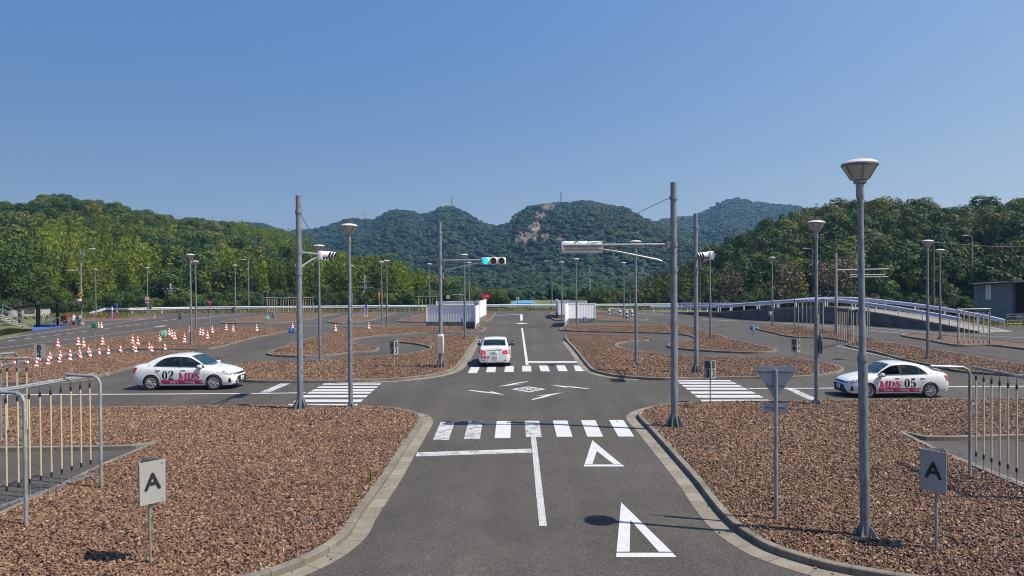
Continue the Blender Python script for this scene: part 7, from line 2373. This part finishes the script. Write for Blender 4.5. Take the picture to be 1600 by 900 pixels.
# low grassy bank the stairs stand on
nb_ = len(bp_)
bank.add([(p_.x, p_.y, -0.02) for p_ in bp_] + [(p_.x*0.985-0.6, p_.y+0.8, z_) for p_, z_ in zip(bp_, (0.35, 0.6, 0.4, 0.12, 0.1, 0.45, 0.35))], [(i, (i+1) % nb_, (i+1) % nb_+nb_, i+nb_) for i in range(nb_)]+[tuple(range(nb_, 2*nb_))])
struct(bank.build('grass_bank', M['grass']))
def scooter(px_, py_, label, bodym, face, group='scooters by the shelter'):
    p = P0(px_, py_)
    root = thing('scooter', label, 'scooter', p, face, group)
    for x_ in (0.62, -0.62):
        w = MB().tube([(x_, -0.06, 0.26), (x_, 0.06, 0.26)], 0.26, 20).build('wheel', M['tyre'], root)
        MB().tube([(x_, -0.07, 0.26), (x_, 0.07, 0.26)], 0.13, 14).build('rim', M['rim'], w)
    MB().box((-0.38, 0, 0.56), (0.72, 0.28, 0.32), bev=0.09).box((0.12, 0, 0.32), (0.5, 0.28, 0.12), bev=0.04).build('body', M[bodym], root)
    MB().box((-0.36, 0, 0.78), (0.68, 0.27, 0.11), bev=0.05).build('seat', M['black'], root)
    MB().box((0.47, 0, 0.66), (0.1, 0.36, 0.62), bev=0.05, mat=Matrix.Rotation(R(-18), 3, 'Y')).build('leg_shield', M[bodym], root)
    MB().tube([(0.62, 0, 0.26), (0.40, 0, 0.98)], 0.035, 8).tube([(0.38, -0.32, 1.02), (0.42, 0, 1.0), (0.38, 0.32, 1.02)], 0.022, 8).build('handlebar', M['black'], root)
    MB().box((0.5, 0, 0.98), (0.2, 0.24, 0.2), bev=0.07).build('headlamp', M['white'], root)
    MB().box((-0.82, 0, 0.86), (0.32, 0.34, 0.30), bev=0.04).build('top_box', M['white' if bodym == 'white' else 'red_plastic'], root)
    return root
scooter(95, 505.2, 'black and red scooter parked behind the blue mat', 'red_plastic', R(165))
scooter(119, 507.3, 'white scooter parked beside the two-armed lamp post', 'white', R(150))
def bicycle(px_, py_, label, face):
    p = P0(px_, py_); root = thing('bicycle', label, 'bicycle', p, face, 'bicycles by the shelter')
    for x_ in (0.5, -0.5):
        MB().tube([(x_+0.33*math.cos(t), 0, 0.34+0.33*math.sin(t)) for t in np.linspace(0, TAU, 19)], 0.018, 6).build('wheel', M['black'], root)
    MB().tube([(-0.5, 0, 0.34), (-0.15, 0, 0.34), (0.38, 0, 0.8), (-0.22, 0, 0.78), (-0.15, 0, 0.34)], 0.02, 6).tube([(-0.5, 0, 0.34), (-0.22, 0, 0.78), (-0.24, 0, 0.9)], 0.018, 6).tube([(0.5, 0, 0.34), (0.36, 0, 0.98)], 0.02, 6).build('frame', M['galv_light'], root)
    MB().tube([(0.28, -0.28, 1.02), (0.36, 0, 1.0), (0.28, 0.28, 1.02)], 0.018, 6).build('handlebar', M['galv_light'], root)
    MB().box((-0.24, 0, 0.93), (0.25, 0.14, 0.06), bev=0.02).build('saddle', M['black'], root)
bicycle(70, 503.5, 'bicycle with a pale frame parked behind the blue mat, nearer the notice board', R(100))
bicycle(80, 503.2, 'second bicycle behind the blue mat, nearer the scooters', R(80))
# low pale block wall behind the shelter
a_, b_ = P0(12, 498), P0(78, 494.5); d = b_-a_
wl_ = thing('block_wall', 'low pale green-grey block wall behind the shelter', 'wall', ((a_.x+b_.x)/2, (a_.y+b_.y)/2, 0), math.atan2(d.y, d.x))
MB().box((0, 0, 0.5), (d.length, 0.18, 1.0)).build('blocks', M['concrete'], wl_)
MB().box((0, 0, 1.03), (d.length+0.1, 0.24, 0.06)).build('coping', M['alu'], wl_)

# ------------------------------------------------------------------ utility poles, bar pole, bollards
def utility_pole(px_, y, top, base_z, label, mat, arms, r_=0.14, brace=False):
    X_ = (px_-810)/F*y
    H = CZ+(hz(px_)-top)/F*y-base_z
    root = thing('utility_pole', label, 'utility pole', (X_, y, base_z), 0)
    MB().tube([(0, 0, -0.2), (0, 0, H)], [r_, r_*0.72], 12).build('pole', M[mat], root)
    for z_, L in arms:
        ar = MB().box((0, -0.12, H*z_), (L, 0.09, 0.1)).build('crossarm', M['galv'], root)
        ins = MB()
        for x_ in np.linspace(-L/2+0.12, L/2-0.12, 4): ins._lathe([(0.03, 0), (0.045, 0.04), (0.03, 0.11)], 8, (x_, -0.12, H*z_+0.05), True)
        ins.build('insulator', M['white'], ar)
    if brace: MB().tube([(0.05, 0, H*0.72), (1.5, 0.3, -0.2)], r_*0.7, 10).build('brace', M[mat], root)
    return root, H
up1, h1_ = utility_pole(264, 116, 443, 0, 'pale concrete utility pole with crossarms and a slanting brace, far left', 'pole_conc', ((0.80, 2.6), (0.70, 2.0), (0.62, 1.6)), 0.17, True)
up2, h2_ = utility_pole(569.5, 118, 429, 0, 'pale utility pole with crossarms above the purple stand', 'pole_conc', ((0.78, 1.8), (0.62, 2.2), (0.5, 1.2)), 0.14)
up3, h3_ = utility_pole(921.5, 130, 418, 0, 'grey utility pole with crossarms behind the right hoarding', 'pole_conc', ((0.85, 2.6), (0.78, 2.2)), 0.13)
up4, h4_ = utility_pole(1093, 106, 404, 0, 'thin brown utility pole behind the right far signal pole', 'pole_brown', ((0.80, 1.3),), 0.11)
up5, h5_ = utility_pole(1455, 86, 376, 0, 'thick brown utility pole behind the lamp by the car marked 05', 'pole_brown', ((0.97, 2.8),), 0.2)
MB().box((-0.25, -0.15, h2_*0.42), (0.45, 0.4, 0.9), bev=0.08).build('transformer', M['galv_light'], up2)
def cable(a_, b_, sag, label, n=14):
    pts_ = [a_.lerp(b_, t) + Vector((0, 0, -sag*4*t*(1-t))) for t in np.linspace(0, 1, n)]
    o = MB().tube([p_-pts_[0] for p_ in pts_], 0.022, 5).build('cable', M['wire'])
    o.location = pts_[0]
    return tag(o, label, 'cable', 'overhead cables')
t2 = Vector(up2.location)+Vector((0.5, 0, h2_*0.62)); t3 = Vector(up3.location)+Vector((-0.5, 0, h3_*0.78))
cable(t2, t3, 1.6, 'thin overhead cable crossing the middle from the left to the right pole')
cable(Vector(up5.location)+Vector((1.2, 0, h5_*0.97)), Vector(((1700-810)/F*90, 90, Vector(up5.location).z+h5_*0.97)), 0.5, 'thin overhead cable leading right from the thick brown pole')
# pole with horizontal bars
p = G(1306.5, 521, IZ); kk = p.y/F
bp2 = thing('bar_pole', 'pale pole carrying long horizontal bars over the course in front of the ramp', 'bar pole', p)
H = (521-395)*kk
MB().tube([(0, 0, -0.1), (0, 0, H*0.28), (0, 0, H)], [0.14, 0.11, 0.09], 12).build('post', M['alu'], bp2)
MB().tube([(0, 0, (521-422.3)*kk), (81*kk, 0, (521-421.3)*kk)], 0.055, 8).build('bar', M['alu'], bp2)
for z_, x0, x1 in ((430, 22, 76), (433.3, 22, 81)):
    MB().tube([(x0*kk, 0, (521-z_)*kk), (x1*kk, 0, (521-z_)*kk)], 0.045, 8).build('bar', M['alu'], bp2)
hg = MB()
for x_ in (25, 50, 74): hg.tube([(x_*kk, 0, (521-421.5)*kk), (x_*kk, 0, (521-433.3)*kk)], 0.012, 6)
hg.build('hanger', M['galv'], bp2)
# black and white bollards with a white bar
bolls = [(951.5, 493.5), (969, 494.8), (979.5, 497), (987.5, 495.6)]
m_, t, b = new_mat('bollard_stripes')
v = N(t, 'ShaderNodeTexCoord').outputs['Object']; s_ = N(t, 'ShaderNodeSeparateXYZ'); t.links.new(v, s_.inputs[0])
mu = N(t, 'ShaderNodeMath', operation='MULTIPLY'); mu.inputs[1].default_value = 2.6; t.links.new(s_.outputs[2], mu.inputs[0])
fr = N(t, 'ShaderNodeMath', operation='FRACT'); t.links.new(mu.outputs[0], fr.inputs[0])
gt = N(t, 'ShaderNodeMath', operation='GREATER_THAN'); gt.inputs[1].default_value = 0.5; t.links.new(fr.outputs[0], gt.inputs[0])
t.links.new(mix_rgb(t, gt.outputs[0], (0.015, 0.015, 0.015), (0.75, 0.75, 0.75)), b.inputs['Base Color']); M['bollard'] = m_
bl0 = None
for (x, y), lab in zip(bolls, ('leftmost black and white bollard at the left end of the white bar', 'second black and white bollard from the left, holding up the white bar', 'black and white bollard standing forward on the gravel, nearest the far lamp', 'rightmost black and white bollard by the thin post')):
    p = G(x, y, 0.02 if y < 496 else IZ)
    if bl0 is None:
        bl0 = thing('bollard', lab, 'bollard', p, 0, 'black and white bollards')
        MB()._lathe([(0.13, 0.04), (0.13, 0.72), (0.06, 0.8)], 14, (0, 0, 0), True).build('post', M['bollard'], bl0)
        MB().box((0, 0, 0.02), (0.42, 0.42, 0.06), bev=0.01).build('base', M['black'], bl0)
    else: dup(bl0, p, 0, lab)
a_ = G(951.5, 493.5); b_ = G(989, 495)
o = MB().tube([(0, 0, 0), (b_.x-a_.x, b_.y-a_.y, 0)], 0.07, 10).build('barrier_bar', M['white']); o.location = (a_.x, a_.y, 0.86); tag(o, 'white bar resting across the black and white bollards', 'barrier bar')
p = G(984.5, 499, IZ); kk = p.y/F
o = MB().tube([(0, 0, -0.1), (0, 0, (499-459)*kk)], 0.045, 8).build('thin_post', M['galv_light']); o.location = p; tag(o, 'thin plain grey post beside the rightmost bollard', 'post')
# thin posts with nothing on them, far
for x, y0, y1, lab in ((490, 492, 473, 'short white post at the right end of the far left hanging-pole frames'), (592.5, 490, 456, 'thin post with an orange top left of the far lamp pair'), (640, 500, 480, 'short white post left of the left hoarding')):
    p = G(x, y0, 0.03); kk = p.y/F; H = (y0-y1)*kk
    root = thing('thin_post', lab, 'post', p)
    MB().tube([(0, 0, -0.1), (0, 0, H)], 0.05, 8).build('post', M['galv_light'], root)
    if x == 592.5: MB().box((0, 0, H-0.6), (0.16, 0.1, 1.0), bev=0.02).build('marker', M['orange'], root)
# curved pale pipes rising behind the hoarding
p = G(710, 497, IZ); kk = p.y/F
root = thing('pipe_hoops', 'two curved pale pipes rising above the left hoarding', 'pipe hoop', p)
for dx in (0, 4*kk):
    MB().tube([(dx+0.9, 0.2*dx, -0.1), (dx+0.9, 0.2*dx, 33*kk), (dx+0.75, 0.2*dx, 36*kk), (dx+0.45, 0.2*dx, 37*kk), (dx-0.3, 0.2*dx, 36.3*kk)], 0.05, 8).build('pipe', M['galv_light'], root)
MB().box((-0.75, 0.3, 33*kk), (0.4, 0.15, 0.45)).build('plate', M['beige_pipe'], root)

# ------------------------------------------------------------------ shed, wire fence, far building, pylons
y = 73.0
x0 = (1522-810)/F*y; kk = y/F
shd_ = thing('shed', 'blue-grey sheet metal shed with an open front at the right edge', 'shed', (x0, y, 0), R(-30))
zt0 = CZ+(433-443.5)/F*y*0+ (432.5-443)*kk
zt = CZ+(432.5-443.5)*kk
zl = zt
W1 = 3.0
H0 = CZ - (444-432.6)*kk
Ht = H0
vs = [(0, 0, 0), (W1, -0.5, 0), (W1, -0.5, Ht+0.30), (0, 0, Ht-0.05), (0, 6.5, 0), (W1, 6.5, 0), (W1, 6.5, Ht+0.3), (0, 6.5, Ht-0.05)]
MB().add(vs, [(0, 1, 2, 3), (0, 3, 7, 4), (4, 7, 6, 5)]).build('wall', M['shed_blue'], shd_, smooth=False)
rb_ = MB()
for i in range(16):
    f = (i+0.5)/16
    rb_.box((W1*f, -0.5*f-0.02, (Ht-0.05+0.35*f)/2), (0.04, 0.05, Ht-0.1+0.35*f))
rb_.build('sheet_rib', M['shed_blue'], shd_)
W2 = 7.5
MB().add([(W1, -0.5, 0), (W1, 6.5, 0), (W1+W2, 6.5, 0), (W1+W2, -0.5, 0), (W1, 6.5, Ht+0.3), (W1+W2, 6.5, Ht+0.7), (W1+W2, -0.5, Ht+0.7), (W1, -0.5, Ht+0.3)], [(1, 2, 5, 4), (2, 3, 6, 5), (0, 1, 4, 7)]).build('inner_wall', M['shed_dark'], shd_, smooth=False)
MB().box((W1+0.1, -0.5, Ht/2), (0.22, 0.22, Ht)).box((W1+W2*0.55, -0.5, Ht/2), (0.22, 0.22, Ht+0.2)).build('post', M['roof_dark'], shd_)
MB().box((W1+1.3, -0.4, 0.42), (2.4, 0.15, 0.84)).build('plinth', M['concrete'], shd_)
L_ = W1+W2+0.6
MB().box((L_/2-0.25, 2.9, Ht+0.29), (L_, 7.6, 0.16), mat=Matrix.Rotation(-math.atan2(0.62, L_), 3, 'Y')).build('roof', M['roof_dark'], shd_)
sgx = (1537.2-1522)*kk
sb = thing('name_board', 'white vertical name board with black Japanese lettering on the shed wall', 'sign board', (x0+0.96*math.cos(R(-30))-0.06*0.5-0.11, y+0.96*math.sin(R(-30))-0.24, CZ-(466-443.3)*kk), R(-40))
hh = 24.6*kk
MB().box((0, 0, 0), (6.4*kk, 0.04, hh), bev=0.005).build('board', M['white'], sb)
for i, ch in enumerate('三原自動車学校'):
    text_on(ch, hh/7.6, (0, -0.024, hh/2-hh*(i+0.5)/7), (1, 0, 0), (0, 0, 1), M['letter'], sb, 'letter')
a_, b_ = Vector(((1568-810)/F*66, 66, 0)), Vector(((1700-810)/F*66, 66, 0))
wf = thing('wire_fence', 'low wire fence on thin posts between the ramp end and the shed', 'fence', a_)
L_ = b_.x-a_.x
fp_ = MB()
for i in range(6): fp_.tube([(L_*i/5, 0, -0.1), (L_*i/5, 0, 1.2)], 0.035, 8)
fp_.build('posts', M['dark_board'], wf)
fw_ = MB()
for z_ in (0.3, 0.6, 0.9, 1.15): fw_.tube([(0, 0, z_), (L_, 0, z_)], 0.008, 4)
fw_.build('wires', M['wire'], wf)
# building beyond the guardrail with a blue roof and a small white tower
y = 118.0; kk = y/F
fb_ = thing('hut', 'low white hut with a bright blue roof just beyond the far guardrail', 'hut', ((818-810)/F*y, y, 0))
MB().box((0, 0, 0.36), (24*kk, 2.0, 0.80)).build('wall', M['white'], fb_)
wv = MB()
for i in range(6): wv.box((-1.0+0.4*i, -1.03, 0.5), (0.24, 0.04, 0.28))
wv.build('windows', M['signal_dark'], fb_)
MB().add([(-20*kk, -1.5, 0.80), (20*kk, -1.5, 0.80), (20*kk, 1.5, 0.80), (-20*kk, 1.5, 0.80), (-12*kk, -0.4, 1.22), (12*kk, -0.4, 1.22), (12*kk, 0.4, 1.22), (-12*kk, 0.4, 1.22)], [(0, 1, 5, 4), (1, 2, 6, 5), (2, 3, 7, 6), (3, 0, 4, 7), (4, 5, 6, 7), (3, 2, 1, 0)]).build('roof', M['roof_blue'], fb_, smooth=False)
p = Vector(((809-810)/F*112, 112, 0)); kk = 112/F
tw = thing('small_tower_sign', 'small white board with a dark panel standing before the blue-roofed hut', 'sign board', p)
MB().box((0, 0, CZ-(467.5-437.8)*kk-0.05), (4.6*kk, 0.1, 6.4*kk)).build('board', M['white'], tw)
MB().box((0, -0.06, CZ-(467.8-437.8)*kk), (2.2*kk, 0.03, 3.6*kk)).build('panel', M['dark_board'], tw)
MB().tube([(0, 0, -0.1), (0, 0, CZ-(470-437.8)*kk)], 0.05, 8).build('post', M['galv_light'], tw)
def pylon(px_, y, base_row, top_row, label, H):
    X_ = (px_-810)/F*y; kk = y/F
    z0 = CZ+(hz(px_)-base_row)*kk-3
    Hh = CZ+(hz(px_)-top_row)*kk - z0
    root = thing('pylon', label, 'pylon', (X_, y, z0), 0.4, 'power pylons on the mountain ridge')
    mb = MB(); w = Hh*0.1; r_ = y*0.00017
    leg = [[Vector((sx*w, sy*w, 0)), Vector((sx*w*0.28, sy*w*0.28, Hh*0.6)), Vector((sx*w*0.1, sy*w*0.1, Hh))] for sx, sy in ((1, 1), (1, -1), (-1, -1), (-1, 1))]
    for l_ in leg: mb.tube(l_, r_, 5)
    for i in range(4):
        a_, b_ = leg[i], leg[(i+1) % 4]
        for t0, t1 in ((0, .3), (.3, .6), (.6, .9)):
            f = lambda L_, t_: L_[0].lerp(L_[1], t_)
            mb.tube([f(a_, t0), f(b_, t1)], r_*0.6, 4); mb.tube([f(b_, t0), f(a_, t1)], r_*0.6, 4)
    mb.build('tower', M['galv_light'], root)
    ar = MB()
    for z_, L in ((0.64, 0.20), (0.78, 0.16), (0.90, 0.12)): ar.tube([(-L*Hh, 0, z_*Hh), (0, 0, (z_+0.03)*Hh), (L*Hh, 0, z_*Hh)], r_*0.8, 5)
    ar.build('crossarm', M['galv_light'], root)
pylon(877.5, 905, 314, 299, 'power pylon on top of the rocky middle mountain', 20)
pylon(707, 1230, 320, 307, 'power pylon on the pointed peak of the far left ridge', 20)
pylon(571, 1235, 339, 331, 'tiny power pylon low on the far left ridge', 20)

# ------------------------------------------------------------------ gravel chips, weeds
def point_in(poly, x, y):
    n = len(poly); c = np.zeros(len(x), bool); j = n-1
    for i in range(n):
        xi, yi, xj, yj = poly[i].x, poly[i].y, poly[j].x, poly[j].y
        if yi != yj:
            c ^= ((yi > y) != (yj > y)) & (x < (xj-xi)*(y-yi)/(yj-yi)+xi)
        j = i
    return c
chips = []
for i in range(7):
    g_ = np.random.default_rng(900+i)
    bm = bmesh.new(); bmesh.ops.create_cube(bm, size=1)
    sx, sy, sz = 0.021+0.019*g_.random(), 0.012+0.011*g_.random(), 0.007+0.010*g_.random()
    for v in bm.verts:
        v.co.x *= 2*sx*(0.6+0.5*g_.random()); v.co.y *= 2*sy*(0.6+0.5*g_.random()); v.co.z *= 2*sz*(0.6+0.6*g_.random())
    me = bpy.data.meshes.new('chip'); bm.to_mesh(me); bm.free(); me.materials.append(M['chip']); chips.append(me)
CL = lib('chips', chips)
def scatter_chips(key, dens, ymax, seed, xr, label, sc=1.0):
    poly, _ = ISLANDS[key]
    xs = [p_.x for p_ in poly]; ys = [p_.y for p_ in poly]
    x0, x1 = max(min(xs), xr[0]), min(max(xs), xr[1]); y0, y1 = min(ys), min(max(ys), ymax)
    g_ = np.random.default_rng(seed); n = int((x1-x0)*(y1-y0)*dens)
    X = x0+(x1-x0)*g_.random(n); Y = y0+(y1-y0)*g_.random(n)
    k = point_in(poly, X, Y)
    # only where the photograph looks (and a little beside it)
    px = 810+F*X/Y; k &= (px > -320) & (px < 1920) & (Y > 8.5)
    # thin out with distance
    k &= g_.random(n) < np.clip(15.0/Y, 0.2, 1.0)
    X, Y = X[k], Y[k]
    Z = np.full(len(X), GRAVEL_Z+0.010)+0.034*g_.random(len(X))
    s_ = sc*(0.62+0.85*g_.random(len(X))**1.5)*np.clip(Y/20, 0.8, 1.05)
    scatter('gravel', np.c_[X, Y, Z], s_, CL, label, 'gravel', seed, 0, True)
scatter_chips('near_left', 960, 30, 21, (-30, 10), 'loose reddish brown stone chips on the near left bed')
scatter_chips('near_right', 960, 30, 22, (-5, 34), 'loose reddish brown stone chips on the near right bed')
for key, sd_, lab in (('bend_left_front', 23, 'front bed of the left S-bend'), ('bend_right_front', 24, 'front bed of the right S-bend'), ('bend_left_back', 25, 'back bed of the left S-bend'), ('bend_right_back', 26, 'back bed of the right S-bend'), ('cone_field', 27, 'bed with the striped cones'), ('cone_field_front', 28, 'bed in front of the cone lane'), ('frames_right', 29, 'bed in front of the ramp')):
    scatter_chips(key, 750, 70, sd_, (-60, 60), 'loose reddish stone chips on the '+lab, 1.0)
# a few chips kicked over the kerbs
for key, sd_, n_ in (('near_left', 71, 70), ('near_right', 72, 70)):
    poly, _ = ISLANDS[key]; g_ = np.random.default_rng(sd_); pos = []
    while len(pos) < n_:
        i = int(g_.integers(0, len(poly))); a_, b_ = poly[i], poly[(i+1) % len(poly)]
        d = b_-a_
        if d.length < 1e-4: continue
        d.normalize(); q_ = a_.lerp(b_, g_.random()) + Vector((d.y, -d.x, 0))*(0.2+0.75*g_.random()**2)
        if q_.y < 8 or q_.y > 30: 
            if g_.random() < 0.98: continue
        if point_in(poly, np.array([q_.x]), np.array([q_.y]))[0]: continue
        pos.append((q_.x, q_.y, 0.018))
    scatter('gravel', np.array(pos), 0.5+0.5*g_.random(len(pos)), CL, 'stray stone chips kicked over the kerb of the near %s bed' % key.split('_')[1], 'gravel', sd_, 0, True)
def weed(px_, py_, label, n, h, seed):
    p = G(px_, py_, IZ); g_ = np.random.default_rng(seed)
    vs, fs = [], []
    for k in range(n):
        t = g_.random()*TAU; r_ = 0.05*g_.random(); L = h*(0.5+0.6*g_.random()); lean = 0.35*g_.random()*L
        b0 = Vector((r_*math.cos(t), r_*math.sin(t), -0.02)); w = 0.006+0.008*g_.random()
        m1 = b0+Vector((math.cos(t)*lean*0.4, math.sin(t)*lean*0.4, L*0.6)); e_ = b0+Vector((math.cos(t)*lean, math.sin(t)*lean, L))
        q_ = Vector((-math.sin(t), math.cos(t), 0))*w
        i = len(vs); vs += [b0-q_*0.5, b0+q_*0.5, m1+q_, m1-q_, e_]; fs += [(i, i+1, i+2, i+3), (i+3, i+2, i+4)]
    o = MB().add(vs, fs).build('weed', M['weed'], smooth=False, fix=False); o.location = p
    tag(o, label, 'weed', 'weeds in the gravel')
weed(580, 757, 'tall thin weed at the kerb edge of the near left gravel', 9, 0.55, 1)
weed(1053, 671, 'small weed at the foot of the near right signal pole', 22, 0.16, 2)
weed(1099, 744, 'small green weed on the near right gravel by the kerb', 22, 0.12, 3)
weed(1155, 812, 'tiny weed at the near right kerb by the shadows', 14, 0.09, 4)
weed(1293, 630, 'thin upright weed in front of the nose of the car marked 05', 5, 0.5, 5)
weed(1420, 628, 'dry tuft in front of the rear wheel of the car marked 05', 12, 0.3, 6)
weed(218, 641, 'thin dry weed at the top edge of the near left gravel', 6, 0.35, 7)
# rough grass along the far verge and the right-hand bank
def verge(x0, x1, y0, y1, n, seed, label, h=0.35):
    g_ = np.random.default_rng(seed); vs, fs = [], []
    for k in range(n):
        y = y0+(y1-y0)*g_.random(); px_ = x0+(x1-x0)*g_.random(); X_ = (px_-810)/F*y
        for j in range(4):
            t = g_.random()*TAU; L = h*(0.4+0.9*g_.random()); w = 0.05+0.06*g_.random(); c_ = Vector((X_+0.3*g_.normal(), y+0.3*g_.normal(), -0.05))
            q_ = Vector((math.cos(t), math.sin(t), 0))*w; i = len(vs)
            vs += [c_-q_, c_+q_, c_+Vector((0.2*g_.normal(), 0.2*g_.normal(), L))]; fs.append((i, i+1, i+2))
    o = MB().add(vs, fs).build('tall_grass', M['verge'], smooth=False, fix=False)
    tag(o, label, 'grass', kind='stuff')
M['verge'] = mat_leaf('verge_grass', [(0, (0.13, 0.14, 0.04)), (1, (0.20, 0.18, 0.07))], 0.3)
verge(200, 1050, 107.0, 113, 2600, 61, 'yellow-green grass along the foot of the far guardrail', 0.45)
verge(1440, 1750, 68, 80, 2200, 62, 'dry yellow-green grass between the ramp and the shed', 0.5)
verge(-60, 200, 92, 108, 1500, 63, 'grass behind the far left gravel', 0.4)

# ------------------------------------------------------------------ air
hb = MB().box((0, 1000, 92), (3600, 2700, 190))
hz_o = hb.build('haze', bpy.data.materials.new('haze'), smooth=False)
hm = hz_o.data.materials[0]; hm.use_nodes = True
ht = hm.node_tree
for n_ in list(ht.nodes):
    if n_.type != 'OUTPUT_MATERIAL': ht.nodes.remove(n_)
vol = ht.nodes.new('ShaderNodeVolumePrincipled')
vol.inputs['Color'].default_value = (0.26, 0.50, 0.84, 1)
vol.inputs['Density'].default_value = 0.00027
vol.inputs['Anisotropy'].default_value = 0.2
ht.links.new(vol.outputs[0], [n_ for n_ in ht.nodes if n_.type == 'OUTPUT_MATERIAL'][0].inputs['Volume'])
hz_o['kind'] = 'stuff'
